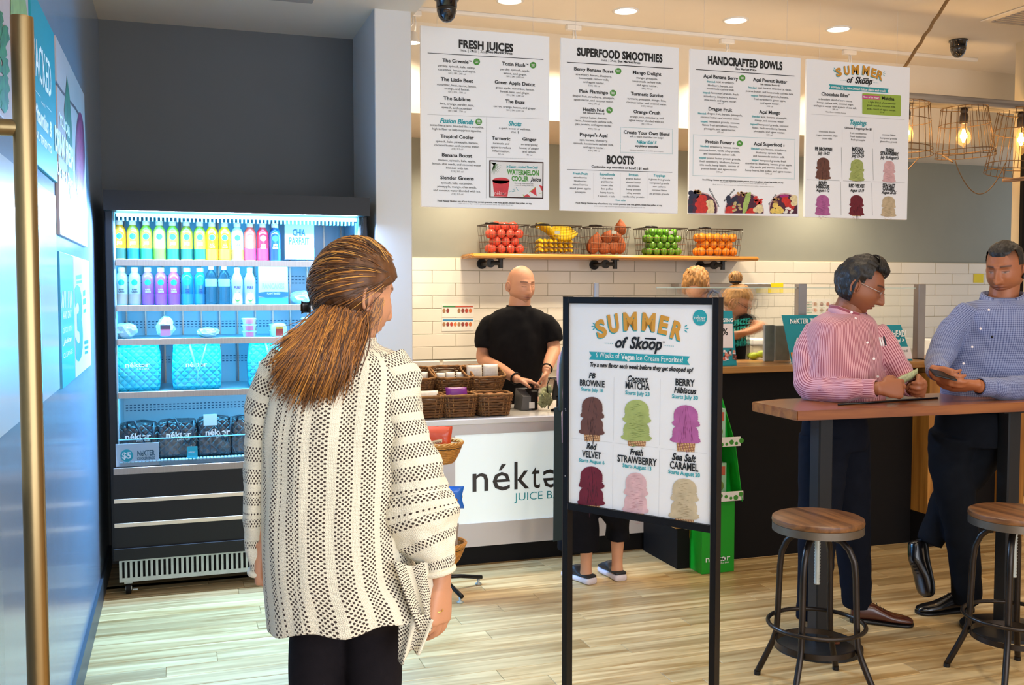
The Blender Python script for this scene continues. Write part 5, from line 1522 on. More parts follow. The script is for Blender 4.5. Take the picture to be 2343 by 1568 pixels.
# ---------------------------------------------------------------- white service counter with the lit panel
m_ctr = mat('counter_white', '#cfc7c3', 0.3, coat=0.3, var=0.01)
m_ctop = mat('counter_top', '#e4e0da', 0.18, coat=0.5)
m_lit = mat('backlit_panel', '#e9f1f0', 0.4, emit=0.35, ecol='#e6f4f4')
sc0 = thing('service_counter', (2.0, 5.8, 0), 'white service counter with glowing white panel lettered in dark grey', 'counter')
M().box(1.236, 2.86, 5.44, 6.15, 0.245, 0.815, bev=0.002).build('body', m_ctr, sc0)
M().box(1.236, 2.86, 5.46, 6.13, 0.0, 0.245).build('plinth', m_blackm, sc0)
M().box(1.236, 2.865, 5.42, 6.17, 0.815, 0.848, bev=0.004).build('top', m_ctop, sc0)
fp = M(); fp.box(1.236, 2.86, 5.425, 5.44, 0.758, 0.815); fp.box(1.236, 2.86, 5.425, 5.44, 0.11, 0.245); fp.box(1.236, 1.475, 5.425, 5.44, 0.245, 0.758)
fp.build('fascia', m_ctr, sc0)
M().box(1.475, 2.86, 5.432, 5.439, 0.245, 0.758).build('glowing_panel', m_lit, sc0)
SIGNS['ctr'] = (sc0, 'lettering')
p = Plane((0, 5.432, 0), (0, -1, 0), 950, 940, 1377 / 360, 0.002)
m_char = mat('letter_charcoal', '#3a3431', 0.5)
for ch, x0, x1, yb, h in (('n', 502, 640, 710, 235), ('é', 678, 832, 700, 235), ('k', 868, 1000, 688, 238), ('t', 1018, 1092, 682, 200 / 0.86), ('ə', 1118, 1262, 675, 235), ('r', 1285, 1360, 668, 235)):
    p.txt('ctr', ch, x0, x1, yb - 4, h, m_char, 'N')
p.txt('ctr', 'JUICE BAR', 870, 1330, 773, 66, m_teal, 'L')

# black side wing of the counter and the black half wall with oak top
hw = thing('half_wall', (3.7, 5.3, 0), 'long black half wall with oak ledge on top and oak end posts', 'counter')
M().box(2.90, 4.33, 5.07, 5.40, 0.0, 1.105).build('black_panel', m_blackm, hw)
M().box(2.84, 4.36, 4.99, 5.50, 1.105, 1.143, bev=0.003).build('oak_ledge', m_oak, hw)
M().box(2.655, 2.90, 4.99, 5.42, 0.0, 0.235, bev=0.002).build('black_plinth', m_blackm, hw)
M().prism([(2.64, 4.98, 0.235), (2.90, 4.98, 0.235), (2.90, 5.30, 0.235), (2.64, 5.30, 0.235)], (0, 0, 0.03)).build('oak_ledge', m_oak, hw)
M().box(2.70, 2.92, 5.10, 5.40, 0.265, 1.105).build('black_panel', m_blackm, hw)
M().box(4.36, 4.49, 4.94, 5.50, 1.07, 1.143, bev=0.003).build('oak_ledge', m_oak, hw)
M().box(4.335, 4.44, 4.93, 5.42, 0.205, 1.07, bev=0.002).build('oak_post', m_oakz, hw)
M().box(4.33, 4.445, 4.94, 5.43, 0.0, 0.205).build('black_plinth', m_blackm, hw)
M().box(4.44, 5.02, 5.10, 5.42, 0.0, 1.07).build('black_panel', m_blackm, hw)
M().box(4.44, 5.15, 4.96, 5.46, 1.07, 1.143, bev=0.003).build('oak_ledge', m_oak, hw)
M().box(5.02, 5.12, 4.96, 5.42, 0.0, 1.07, bev=0.002).build('oak_post', m_oakz, hw)
# sneeze guard
sg = thing('sneeze_guard', (3.4, 5.20, 1.143), 'clear glass sneeze guard held by square aluminium posts on the oak ledge', 'glass screen')
for x in (2.35, 3.59, 4.475):
    z0 = 1.143 if x > 2.9 else 0.848
    y_ = 5.20 if x > 2.9 else 5.46
    yy = 5.20
    M().box(x - 0.026, x + 0.030, 5.175, 5.225, 1.1435 if x > 2.9 else 0.849, 1.62, bev=0.003).build('post', m_alu, sg) if x > 2.9 else M().box(x - 0.014, x + 0.014, 5.44, 5.468, 0.849, 1.625, bev=0.003).build('post', m_alu, sg)
for x0, x1, y0 in ((2.62, 3.56, 5.20), (3.62, 4.445, 5.20), (1.60, 2.333, 5.455)):
    if y0 > 5.3: continue
    M().box(x0 + 0.001, x1 - 0.001, y0 - 0.003, y0 + 0.003, 1.16, 1.592).build('glass_pane', m_glass, sg)
    M().box(x0 + 0.001, x1 - 0.001, y0 - 0.0035, y0 + 0.0035, 1.5922, 1.597).build('glass_edge', mat('glass_edge', '#c7d8cc', 0.2), sg)
# menus holders on the ledge
def ledge_card(px, m, label, key, tops, cat='sign', y=5.05, extra=None):
    (x0, y0), (x1, y1), (x2, y2), (x3, y3) = px    # TL TR BR BL
    P_ = [PY(a, b_, y) for a, b_ in px]
    zb = 1.1445
    t = thing('tabletop_sign', ((P_[3].x + P_[2].x) / 2, y, zb), label, cat)
    q = [Vector((P_[3].x, y, zb)), Vector((P_[2].x, y, zb)), Vector((P_[1].x, y + 0.05, P_[1].z)), Vector((P_[0].x, y + 0.05, P_[0].z))]
    M().prism(q, (0, 0.004, 0)).build('panel', m, t)
    M().box(min(P_[3].x, P_[2].x), P_[2].x, y, y + 0.09, zb, zb + 0.003).build('foot', m_glass, t)
    SIGNS[key] = (t, 'lettering'); return t
lean = Vector((0, -1, 0.16))
t = ledge_card([(1625, 711), (1686, 712), (1686, 832), (1625, 830)], m_tealp, 'teal fundraising card with percent sign peeking out right of the poster stand', 'c1', 0)
p = Plane((0, 5.05, 1.144), lean, 1640, 620, 1380 / 220, 0.002)
mb = M(); p.poly(mb, [(20, 1105), (234, 1105), (228, 758), (20, 762)], 0.0005); mb.build('white_field', mat('field_pinkish', '#e9dcdc', 0.5), t)
p.txt('c1', 'FUNDRAISING', -190, 238, 735, 52, m_wht, 'B'); p.txt('c1', '20%', -30, 164, 920, 90, m_ink, 'B', lift=0.001)
mb = M(); rr = random.Random(2)
for i in range(34):
    a, b_, k = rr.uniform(30, 270), rr.uniform(1135, 1270), rr.uniform(10, 24); mb.cur = i % 4
    p.poly(mb, [(a - k, b_ + k), (a + k, b_ + k), (a + k * 0.8, b_ - k), (a - k * 0.7, b_ - k * 1.1)], 0.0007 + i * 2e-5)
mb.build('group_photo', [mat('ph1', '#d8907a', 0.6), mat('ph2', '#5a2e24', 0.6), mat('ph3', '#e9dbe0', 0.6), mat('ph4', '#c25a48', 0.6)], t)
t = ledge_card([(1800, 722), (1925, 722), (1935, 830), (1812, 830.5)], m_tealp, 'teal card with orange stripe behind the shoulder of the man in pink', 'c2', 0)
p = Plane((0, 5.05, 1.144), lean, 1640, 620, 1380 / 220, 0.002)
mb = M(); p.poly(mb, [(1074, 1255), (1400, 1255), (1390, 1170), (1062, 1170)], 0.0005); mb.build('orange_stripe', mat('stripe_orange', '#ee8c12', 0.5), t)
p.txt('c2', 'NéKTER TUNES', 1056, 1560, 752, 66, m_wht, 'B'); p.txt('c2', 'Join', 1115, 1290, 1020, 60, m_wht, 'S')
p.txt('c2', 'YOU', 1200, 1400, 905, 34, m_wht, 'B')
t = ledge_card([(1962, 745), (2074, 744), (2088, 822), (1970, 823)], m_tealp, 'teal and white card asking about ordering ahead, beside the man in pink', 'c3', 0)
p = Plane((0, 5.05, 1.144), lean, 1780, 550, 2053 / 563, 0.002)
mb = M(); p.poly(mb, [(720, 992), (1122, 990), (1102, 888), (700, 890)], 0.0005); mb.build('white_field', mat('field_white', '#e6dede', 0.5), t)
p.txt('c3', 'ORDERED AHEAD?', 740, 1076, 805, 50, m_wht, 'B'); p.txt('c3', 'Pick up here! >', 850, 1058, 852, 34, m_wht, 'S')
p.txt('c3', "if you've arrived", 880, 1082, 934, 22, m_ink, 'N', lift=0.001); p.txt('c3', 'for your order.', 930, 1062, 962, 20, m_ink, 'N', lift=0.001)
# two brushed metal plates on the ledge
t = thing('metal_rack', (3.33, 5.30, 1.144), 'pair of dull steel panels standing on the oak ledge beside the teal card', 'metal panel')
a, b_ = PY(1748, 744, 5.30), PY(1771, 828, 5.30)
M().box(a.x, b_.x - 0.004, 5.29, 5.31, 1.1445, a.z, bev=0.002).build('left_plate', m_galv, t)
c_, d_ = PY(1771, 745, 5.34), PY(1806, 828, 5.34)
M().box(c_.x, d_.x, 5.33, 5.35, 1.1445, c_.z, bev=0.002).build('right_plate', m_galv, t)
# green apples / limes heap
a = PY(1742, 818, 5.45)
for i, (dx, dz) in enumerate([(0, 0.035), (-0.04, 0.022), (0.035, 0.022)]):
    t = thing('lime', (a.x + dx, 5.44 + 0.03 * (i % 2), 1.1435), ['lime on top of the little heap on the ledge', 'left lime of the little heap on the ledge', 'right lime of the little heap beside the steel panels'][i], 'fruit', 'limes on the ledge')
    M().ball((a.x + dx, 5.44 + 0.03 * (i % 2), 1.1435 + dz), (0.036, 0.03, 0.024), 14, 9).build('flesh', mat('lime_skin', '#b9cc2a', 0.35), t, smooth=True)
t = thing('white_tub', (4.42, 7.0, 0.93), 'white lidded ingredient tub on the back counter behind the ledge', 'tub')
a, b_ = PY(1705, 775, 6.9), PY(1748, 835, 6.9)
M().box(a.x, b_.x, 6.8, 7.0, 0.905, a.z - 0.05, bev=0.012, seg=2).build('tub', mat('tub_cream', '#e6dcc2', 0.4), t)
M().box(a.x - 0.005, b_.x + 0.005, 6.79, 7.01, a.z - 0.052, a.z, bev=0.012, seg=2).build('lid', m_wht, t)
# back counter along the tiled wall
bc = thing('back_counter', (4.0, 7.6, 0), 'long steel topped counter against the tiled wall', 'counter')
M().box(1.3, 7.6, 7.35, 7.97, 0.0, 0.88).build('body', m_white, bc)
M().box(1.3, 7.6, 7.30, 7.975, 0.88, 0.90, bev=0.003).build('top', m_steel, bc)
M().box(3.9, 5.4, 6.6, 7.2, 0.0, 0.88).build('body', m_white, bc); M().box(3.88, 5.42, 6.58, 7.22, 0.88, 0.904, bev=0.003).build('top', m_steel, bc)
# clear acrylic bin with rail behind the baskets
ab = thing('acrylic_bin', (1.95, 6.8, 0.904), 'row of clear acrylic bins behind the woven baskets', 'container')
M().box(1.3, 2.1, 6.55, 7.0, 0.0, 0.86).build('bin_stand', m_ctr, ab)
a, b_ = PY(948, 825, 6.6), PY(1080, 828, 6.6)
for i in range(2):
    x0 = 1.32 + i * 0.39; M().box(x0, x0 + 0.37, 6.6, 6.95, 0.862, 1.06, bev=0.006).build('bin', mat('acrylic', '#efe9da', 0.08, alpha=0.35, coat=0.5), ab)
    M().box(x0, x0 + 0.37, 6.59, 6.62, 1.062, 1.10, bev=0.006).build('bin_lip', mat('acrylic_lip', '#f3efe6', 0.15, alpha=0.8, coat=0.5), ab)

# papers on the tiled wall
def wall_paper(px0, py0, px1, py1, m, label, cat='notice', skew=0.0, y=7.972):
    a, b_ = PY(px0, py0, y), PY(px1, py1, y)
    t = thing('wall_notice', ((a.x + b_.x) / 2, y, b_.z), label, cat)
    M().prism([(a.x, y, b_.z), (b_.x, y, b_.z + skew), (b_.x, y, a.z + skew), (a.x, y, a.z)], (0, 0.002, 0)).build('sheet', m, t)
    return t
m_sheet = mat('notice_sheet', '#efeae0', 0.5); m_yel = mat('notice_yellow', '#f0d90e', 0.5)
for (y0, y1, cols, lab) in ((697, 727, ('#3f8a4a', '#c9553a'), 'upper picture notice of products on the tiled wall beside the bald man'), (728, 758, ('#2a86b8', '#2a86b8'), 'lower picture notice with blue strip on the tiled wall')):
    t = wall_paper(1011, y0, 1084, y1 - 1, m_sheet, lab)
    pl = Plane((0, 7.972, 0), (0, -1, 0), 0, 0, 1, 0.002)
    for j in range(2):
        mb = M(); pl.rect(mb, 1013 + j * 29 if j else 1013, y0 + 3, 1042 if j == 0 else 1082, y0 + 6, 0.0005); mb.build('title_strip', mat('strip_' + cols[j], cols[j], 0.5), t)
    for j in range(8):
        xx = 1016 + j * 8.6
        if j in (2, 3) and y0 < 700: continue
        mb = M(); pl.disc(mb, xx, y0 + 14, 3.6, 5, 10, 0.0006); mb.build('food_picture', mat('fpic%d' % (j % 4), ['#a2764c', '#8c3a32', '#b8432f', '#d9793f'][j % 4], 0.6), t)
wall_paper(1758, 649, 1792, 671, m_yel, 'yellow sticky sheet on the tiles above the oak ledge', skew=0.006)
wall_paper(2228, 627, 2250, 647, m_yel, 'yellow sticky sheet on the tiles beside the man in blue')
t = wall_paper(1843, 684, 1900, 722, m_sheet, 'large picture chart on the tiles behind the man in pink')
pl = Plane((0, 7.972, 0), (0, -1, 0), 0, 0, 1, 0.002)
for i in range(6):
    mb = M(); pl.disc(mb, 1866 + (i % 3) * 14, 696 + (i // 3) * 14, 4, 4.5, 10, 0.0006); mb.build('food_picture', mat('fpic%d' % (i % 4), '#b8432f', 0.6), t)
for i in range(5):
    mb = M(); pl.rect(mb, 1846, 690 + i * 6, 1858, 692 + i * 6, 0.0006); mb.build('chart_line', mat('chart_green', '#6aa78a', 0.6), t)
# wall shelf bracket and clipboards
t = thing('wall_shelf', (4.75, 7.9, 1.62), 'slim steel utensil rail on the tiles behind the staff', 'shelf')
a, b_ = PY(1545, 652, 7.9), PY(1753, 652, 7.9)
M().box(a.x, b_.x, 7.82, 7.97, a.z - 0.02, a.z + 0.012, bev=0.003).build('rail', m_steel, t)
t = thing('wire_basket', (4.62, 7.93, 1.5), 'small wire holder on the tiles beside the staff woman', 'holder')
a, b_ = PY(1705, 685, 7.93), PY(1730, 705, 7.93); mb = M()
mb.tube([(a.x, 7.97, a.z), (a.x, 7.90, a.z), (b_.x, 7.90, a.z), (b_.x, 7.97, a.z)], 0.005, 6); mb.tube([(a.x, 7.97, b_.z), (a.x, 7.92, b_.z), (b_.x, 7.92, b_.z), (b_.x, 7.97, b_.z)], 0.004, 6); mb.tube([(b_.x, 7.90, a.z), (b_.x, 7.92, b_.z)], 0.004, 6); mb.tube([(a.x, 7.90, a.z), (a.x, 7.92, b_.z)], 0.004, 6)
mb.build('wire_frame', m_steel, t)
t = thing('white_dispenser', ((PY(2123, 776, 7.5)).x, 7.5, 0.90), 'white dispenser with black clip top behind the man in blue', 'dispenser')
a, b_ = PY(2112, 776, 7.5), PY(2135, 835, 7.5)
M().box(a.x, b_.x, 7.4, 7.6, 0.905, a.z, bev=0.01).build('body', m_wht, t); M().box((a.x + b_.x) / 2 - 0.03, (a.x + b_.x) / 2 + 0.03, 7.39, 7.42, a.z - 0.02, a.z + 0.03, bev=0.005).build('clip', m_black, t)

# ---------------------------------------------------------------- fruit shelf
fs = thing('fruit_shelf', (3.5, 7.75, 1.855), 'long live-edge wooden wall shelf on black pipe brackets carrying fruit baskets', 'shelf')
b = bmesh.new(); bmesh.ops.create_cube(b, size=1)
for v in b.verts: v.co = Vector((3.53 + v.co.x * 2.62, 7.80 + v.co.y * 0.36, 1.857 + v.co.z * 0.036))
bmesh.ops.bevel(b, geom=list(b.edges), offset=0.012, segments=3, affect='EDGES')
M().bm(b).build('shelf_board', wood('shelf_wood', '#b5701f', '#e0a04a', 0.3, axis=0, scale=0.8), fs, smooth=True, auto=50)
m_iron = mat('black_iron', '#1d1c1b', 0.4, 0.3)
for px in (1128, 1390, 1637):
    x = PY(px, 600, 7.75).x
    k = M(); k.cyl((x - 0.03, 7.975, 1.80), (x - 0.03, 7.955, 1.80), 0.042, n=20); k.cyl((x - 0.03, 7.96, 1.80), (x - 0.03, 7.72, 1.80), 0.017, n=14)
    k.cyl((x - 0.03, 7.72, 1.80), (x + 0.05, 7.72, 1.80), 0.018, n=14); k.cyl((x + 0.055, 7.72, 1.76), (x + 0.055, 7.72, 1.838), 0.020, n=14); k.cyl((x - 0.03, 7.735, 1.80), (x - 0.03, 7.71, 1.80), 0.036, n=20)
    k.cyl((x + 0.055, 7.72, 1.832), (x + 0.055, 7.72, 1.839), 0.036, n=20)
    k.build('pipe_bracket', m_iron, fs, smooth=True, auto=40)
m_bw = mat('basket_wire', '#4c443e', 0.4, 0.6)
SZ = 1.8755
def fruit_basket(px0, px1, pyt, label):
    a, b_ = PY(px0 + 13, pyt, 7.66), PY(px1, pyt, 7.66); w = b_.x - a.x; x = (a.x + b_.x) / 2; h = 0.235
    t = thing('wire_basket', (x, 7.79, SZ), label, 'basket', 'wire fruit baskets on the wall shelf')
    y0, y1 = 7.665, 7.915; i_ = 0.02
    def rim(z, s, r):
        k = M(); X0, X1, Y0, Y1 = x - w / 2 + s, x + w / 2 - s, y0 + s * 0.6, y1 - s * 0.6
        k.tube([(X0, Y0, z), ((X0 + X1) / 2, Y0, z), (X1, Y0, z), (X1, Y1, z), ((X0 + X1) / 2, Y1, z), (X0, Y1, z)], r, 6, closed=True); return k
    rim(SZ + h, 0, 0.005).build('rim', m_bw, t)
    k = M()
    for f in (0.0, 0.2, 0.42, 0.66):
        s = i_ * (1 - f); X0, X1, Y0, Y1 = x - w / 2 + s, x + w / 2 - s, y0 + s, y1 - s; z = SZ + 0.004 + (h - 0.01) * f
        k.tube([(X0, Y0, z), (X1, Y0, z), (X1, Y1, z), (X0, Y1, z)], 0.0017, 5, closed=True)
    k.build('cross_wires', mat('wire_copper', '#8d6a55', 0.35, 0.6), t)
    k = M(); n = 15
    for j in range(n + 1):
        u = -0.5 + j / n
        for yy, s_ in ((y0, 1), (y1, -1)): k.tube([(x + u * w, yy, SZ + h), (x + u * (w - 2 * i_), yy + s_ * i_, SZ + 0.003)], 0.0014, 4)
    for j in range(1, 8):
        yy = y0 + (y1 - y0) * j / 8
        for s_ in (-1, 1): k.tube([(x + s_ * w / 2, yy, SZ + h), (x + s_ * (w / 2 - i_), yy, SZ + 0.003), (x, yy, SZ + 0.002)], 0.0014, 4)
    k.build('upright_wires', m_bw, t)
    M().tube([(x - w / 2, y0 + 0.02, SZ + h), (x - w / 2 - 0.008, y0 - 0.008, SZ + h + 0.006), (x - w / 2 + 0.05, y0 - 0.012, SZ + h + 0.009), (x - w / 2 + 0.10, y0 - 0.008, SZ + h + 0.004)], 0.007, 8).build('grip', m_iron, t, smooth=True)
    k = M()
    for s_ in (-1, 1): k.ball((x + s_ * (w / 2 - 0.006), y0 - 0.01, SZ + h - 0.02), 0.007, 8, 6)
    k.build('rivets', m_galv, t)
    return x, w, h
def fruit_thing(name, c, r, m, label, group, stem=None, squash=1.0, dimple=True, seed=0, sx=1.0):
    t = thing(name, (c[0], c[1], c[2] - r * squash), label, 'fruit', group)
    n = 16; prof = []
    for i in range(11):
        a = -math.pi / 2 + math.pi * i / 10; rr_ = max(0.0008, math.cos(a) * r); z = math.sin(a) * r * squash
        if dimple and i > 8: z -= (i - 8) * r * 0.09
        if dimple and i < 2: z += (2 - i) * r * 0.05
        prof.append((rr_, z))
    rot = Matrix.Rotation(seed * 1.3, 4, 'X') @ Matrix.Rotation(seed * 2.1, 4, 'Y') if dimple else Matrix.Identity(4)
    mb = M(); mb.lathe(prof, (0, 0, 0), n, sx=sx)
    mb.v = [v3(Vector(c) + rot @ Vector(q)) for q in mb.v]
    o = mb.build('flesh', m, t, smooth=True)
    if stem:
        s_ = M(); p0 = Vector(c) + rot @ Vector((0, 0, r * squash * 0.78)); p1 = Vector(c) + rot @ Vector((0.002, 0.002, r * squash * 1.12)); s_.cyl(p0, p1, 0.0018 if stem == 1 else 0.0035, n=6)
        s_.build('stem', mat('stem_brown', '#5a4326', 0.8), t)
    return t
m_apple = mat('apple_red', '#d9533f', 0.3, var=0.25, scale=16, coat=0.4); m_lime2 = mat('green_apple', '#5d9a1e', 0.28, var=0.15, scale=14, coat=0.4)
m_orange = mat('orange_peel', '#ea8a17', 0.45, var=0.06, scale=30, bump=0.4, bscale=220)
fruit_cfg = [('apple', 1100, 1213, 511, 'apple', m_apple, 0.0385, 'red apples in the first wire basket', 'wire basket heaped with red apples, leftmost on the shelf', 28, 0.93),
             ('lime', 1466, 1574, 521, 'green apple', m_lime2, 0.034, 'green apples in the fourth wire basket', 'wire basket of shiny green apples', 35, 0.95),
             ('orange', 1589, 1700, 521, 'orange', m_orange, 0.0385, 'oranges in the fifth wire basket', 'wire basket of oranges, rightmost on the shelf', 26, 0.96)]
words = ['front', 'middle', 'rear']; ORD = ['first', 'second', 'third', 'fourth', 'fifth', 'sixth', 'seventh']; LAY = ['bottom', 'second', 'third', 'top', 'peak']
for nm, p0, p1, py, word, mt, r, grp, lab, cnt, sq in fruit_cfg:
    x, w, h = fruit_basket(p0, p1, py, lab)
    nx = int((w - 0.03) / (2 * r)); pts = []
    lay = 0
    z = SZ + 0.004 + r
    while len(pts) < cnt:
        ny = 2
        for j in range(ny):
            for i in range(nx - (lay % 2)):
                if len(pts) >= cnt: break
                xx = x + (i - (nx - (lay % 2) - 1) / 2) * 2.04 * r + 0.003 * math.sin(i * 7 + lay)
                yy = 7.665 + 0.030 + r + j * 2.03 * r + (0.3 * r if lay % 2 else 0)
                if yy + r > 7.905: continue
                pts.append((xx, yy, z, lay, j, i))
        z += 1.60 * r; lay += 1
    for (xx, yy, z, la, j, i) in pts:
        nmz = {'apple': 'red_apple', 'lime': 'green_apple', 'orange': 'orange'}[nm]
        fruit_thing(nmz, (xx, yy, z), r, mt, '%s %s, %s from the left in the %s row, %s layer of its basket' % ({'apple': 'red', 'lime': 'shiny', 'orange': 'bright'}[nm], word, ORD[i], words[j], LAY[min(la, 4)]), grp, stem=1 if nm != 'orange' and j == 0 else None, squash=sq, seed=(i + la * 3 + j) % 5 * 0.35, dimple=nm != 'orange')
# bananas
x, w, h = fruit_basket(1217, 1331, 514, 'wire basket of ripe bananas, second on the shelf')
m_ban = mat('banana_skin', '#e8c21a', 0.45, var=0.18, scale=14); m_bant = mat('banana_tip', '#4d3a1c', 0.8)
def banana(c, d, bend, L=0.16, r=0.017, lab='', k=0):
    t = thing('banana', v3(c), lab, 'fruit', 'bananas in the second wire basket'); c = Vector(c); d = Vector(d).normalized(); up = Vector(bend)
    pts = [c + d * (L * (i / 9 - 0.5)) + up * (0.25 * L * (1 - (2 * i / 9 - 1) ** 2)) for i in range(10)]
    rr_ = [0.006, 0.011, 0.015, 0.0175, 0.018, 0.018, 0.0165, 0.013, 0.008, 0.005]
    M().tube(pts, [q * r / 0.018 for q in rr_], 8).build('peel', m_ban, t, smooth=True)
    M().cyl(pts[0], pts[0] - d * 0.012, 0.005, 0.006, 8).cyl(pts[-1], pts[-1] + d * 0.004, 0.004, 0.003, 6).build('tips', m_bant, t)
    return t
rr = random.Random(4); nb_ = 0
for lay in range(3):
    for i in range(7):
        banana((x - 0.14 + i * 0.043, 7.77, SZ + 0.022 + lay * 0.036), (0.12 * (i % 2) - 0.06, 1, 0.0), (0.1, 0, 0.5), 0.17, lab='banana lying end-on, %s from the left, %s layer of the banana basket' % (ORD[i], ['bottom', 'second', 'third'][lay]))
for i in range(5): banana((x - 0.10 + i * 0.010, 7.715 + i * 0.034, SZ + 0.185 - 0.004 * i), (0.75, 0.1, -0.55), (0.5, 0.0, 0.55), 0.21, 0.023, lab='%s banana of the left bunch, counted from the front' % ORD[i])
for i in range(5): banana((x + 0.075, 7.70 + i * 0.04, SZ + 0.165 + 0.014 * i), (1, 0.1, 0.12), (0, 0, -0.6 + 0.2 * i), 0.21, 0.023, lab='%s banana of the bunch lying across the basket, counted from the front' % ORD[i])
# sweet potatoes / yams
x, w, h = fruit_basket(1338, 1443, 512, 'wire basket of brown yams and coconuts, third on the shelf')
m_yam = mat('yam_skin', '#9c4f22', 0.7, var=0.3, scale=30, bump=0.6, bscale=120)
for i, (dx, dz, rx, rz, ti) in enumerate([(-0.115, 0.075, 0.05, 0.075, 0.25), (-0.03, 0.05, 0.055, 0.045, 0), (0.06, 0.055, 0.05, 0.05, 0), (0.12, 0.075, 0.042, 0.07, -0.1), (0.0, 0.145, 0.045, 0.05, 0.6), (0.08, 0.155, 0.045, 0.045, 0), (0.125, 0.225, 0.045, 0.055, -0.1), (-0.03, 0.10, 0.045, 0.04, 0.3), (0.02, 0.06, 0.05, 0.05, 0), (-0.09, 0.06, 0.045, 0.055, 0)]):
    yb = 7.73 if i < 7 else 7.84
    t = thing('root_vegetable', (x + dx, yb, SZ + 0.003), ['tall brown root at the left of the yam basket', 'round brown root low in the yam basket', 'round brown root low in the middle of the yam basket', 'brown root at the lower right of the yam basket', 'leaning brown root in the middle of the yam basket', 'brown root under the topmost one', 'topmost brown root poking out of the yam basket', 'small brown root at the back of the yam basket', 'brown root at the rear centre of the yam basket', 'brown root at the rear left of the yam basket'][i], 'vegetable', 'brown roots in the third wire basket')
    mb = M(); b = bmesh.new(); bmesh.ops.create_icosphere(b, subdivisions=3, radius=1)
    for v in b.verts:
        k_ = 1 + 0.16 * noise.noise(v.co * 1.7 + Vector((i * 3, 0, 0))); q = v.co; tz = max(0, q.z) ** 3
        rx, rz = (rx * 1.12, rz * 1.12) if v.index == 0 else (rx, rz); v.co = Matrix.Rotation(ti, 3, 'Y') @ Vector((q.x * rx * k_ * (1 - 0.5 * tz), q.y * 0.042 * k_ * (1 - 0.5 * tz), q.z * rz * k_ * (1 + 0.25 * tz))) + Vector((x + dx, yb, SZ + 0.006 + max(dz, rz * 1.02)))
    mb.bm(b).build('skin', m_yam, t, smooth=True)
# small tags hanging on the baskets
for px, lab in ((1275, 'small grey tag on the banana basket'), (1405, 'small pale tag on the yam basket'), (1535, 'small white tag on the green apple basket')):
    q = PY(px, 532, 7.655); t = thing('basket_tag', (q.x, 7.655, q.z), lab, 'tag')
    M().box(q.x - 0.022, q.x + 0.022, 7.652, 7.656, q.z - 0.012, q.z + 0.012, bev=0.001).build('plate', m_galv, t)

# ---------------------------------------------------------------- woven baskets on the white counter
m_weave = mat('water_hyacinth', '#6a431c', 0.75, var=0.45, scale=45); m_weave2 = mat('water_hyacinth_light', '#9a6c38', 0.7, var=0.35, scale=40)
def woven_basket(x, y, z, w, d, h, label, rot=0.0, tilt=0.0, rings=8):
    t = thing('woven_basket', (x, y, z), label, 'basket', 'woven baskets on the white counter')
    Rm = Matrix.Rotation(rot, 3, 'Z') @ Matrix.Rotation(tilt, 3, 'X'); c = Vector((x, y, z))
    def per(f, n=44, wob=0.0, ph=0.0):
        tp = 0.80 + 0.20 * f; out = []
        for i in range(n):
            a = 2 * math.pi * i / n; ca, sa = math.cos(a), math.sin(a); e = 0.42
            q = Vector((math.copysign(abs(ca) ** e, ca) * w / 2 * tp, math.copysign(abs(sa) ** e, sa) * d / 2 * tp, h * f))
            k = 1 + wob * (1 if (i + int(ph)) % 2 else -1)
            out.append(c + Rm @ Vector((q.x * k, q.y * k, q.z + 0.0016 * math.sin(i * 2.3 + ph))))
        return out
    k = M()
    for j in range(rings):
        k.tube(per((j + 0.5) / rings, wob=0.040, ph=j), h / rings * 0.44, 5, closed=True)
    k.build('weave', m_weave, t, smooth=True)
    k = M(); 
    for s_ in range(22):
        k.tube([per(f, 22)[s_] for f in (0.0, 0.5, 1.0)], 0.0042, 4)
    k.build('stakes', m_weave2, t, smooth=True)
    M().tube(per(1.0), 0.0062, 6, closed=True).build('rim', m_weave2, t, smooth=True)
    b_ = M(); pr = per(0.03); b_.add([p_ + Vector((0, 0, 0.004)) for p_ in pr], [tuple(range(len(pr)))]); b_.build('bottom', m_weave, t)
    return c, Rm
CT = 0.849
m_pk = mat('packet_white', '#efe9df', 0.4, var=0.08, scale=60); m_pkp = mat('packet_purple', '#7b1f8c', 0.35); m_pkr = mat('packet_bronze', '#b87c4a', 0.3, 0.3, var=0.2, scale=50)
def packets(c, Rm, w, d, h, m, n, label, cat='snack packet', up=0.2, name='snack_packet', grp=None):
    for i in range(n):
        u = (i - (n - 1) / 2) * w / n
        q = c + Rm @ Vector((u, 0.0 + 0.01 * i % 0.02, h))
        t = thing(name, v3(q), label[i] if isinstance(label, list) else label, cat, grp)
        b = bmesh.new(); bmesh.ops.create_grid(b, x_segments=8, y_segments=6, size=0.5)
        for v in b.verts:
            vx, vy = v.co.x, v.co.y; bul = 0.012 * (1 - (2 * vx) ** 4) * (1 - (2 * vy) ** 4)
            v.co = q + Rm @ (Matrix.Rotation(R(90 - up * 100), 3, 'X') @ Vector((vx * w / n * 0.92, vy * d, bul)))
        for f in list(b.faces): pass
        mb = M(); mb.bm(b)
        o = mb.build('wrapper', m, t, smooth=True); so = o.modifiers.new('s', 'SOLIDIFY'); so.thickness = 0.006
BB = [  # x-left, x-right, top px, bottom px
    (897, 999, 831, 905, 5.86, 'dark woven basket at the back left, partly behind the woman'), (993, 1084, 831, 905, 5.86, 'dark woven basket in the middle of the back row'), (1067, 1157, 829, 898, 5.86, 'dark woven basket at the right of the back row'),
    (938, 1024, 905, 962, 5.58, 'woven basket at the front left beside the woman'), (1012, 1098, 902, 958, 5.58, 'woven basket in the middle of the front row with a purple packet'), (1094, 1177, 898, 956, 5.58, 'woven basket at the right of the front row')]
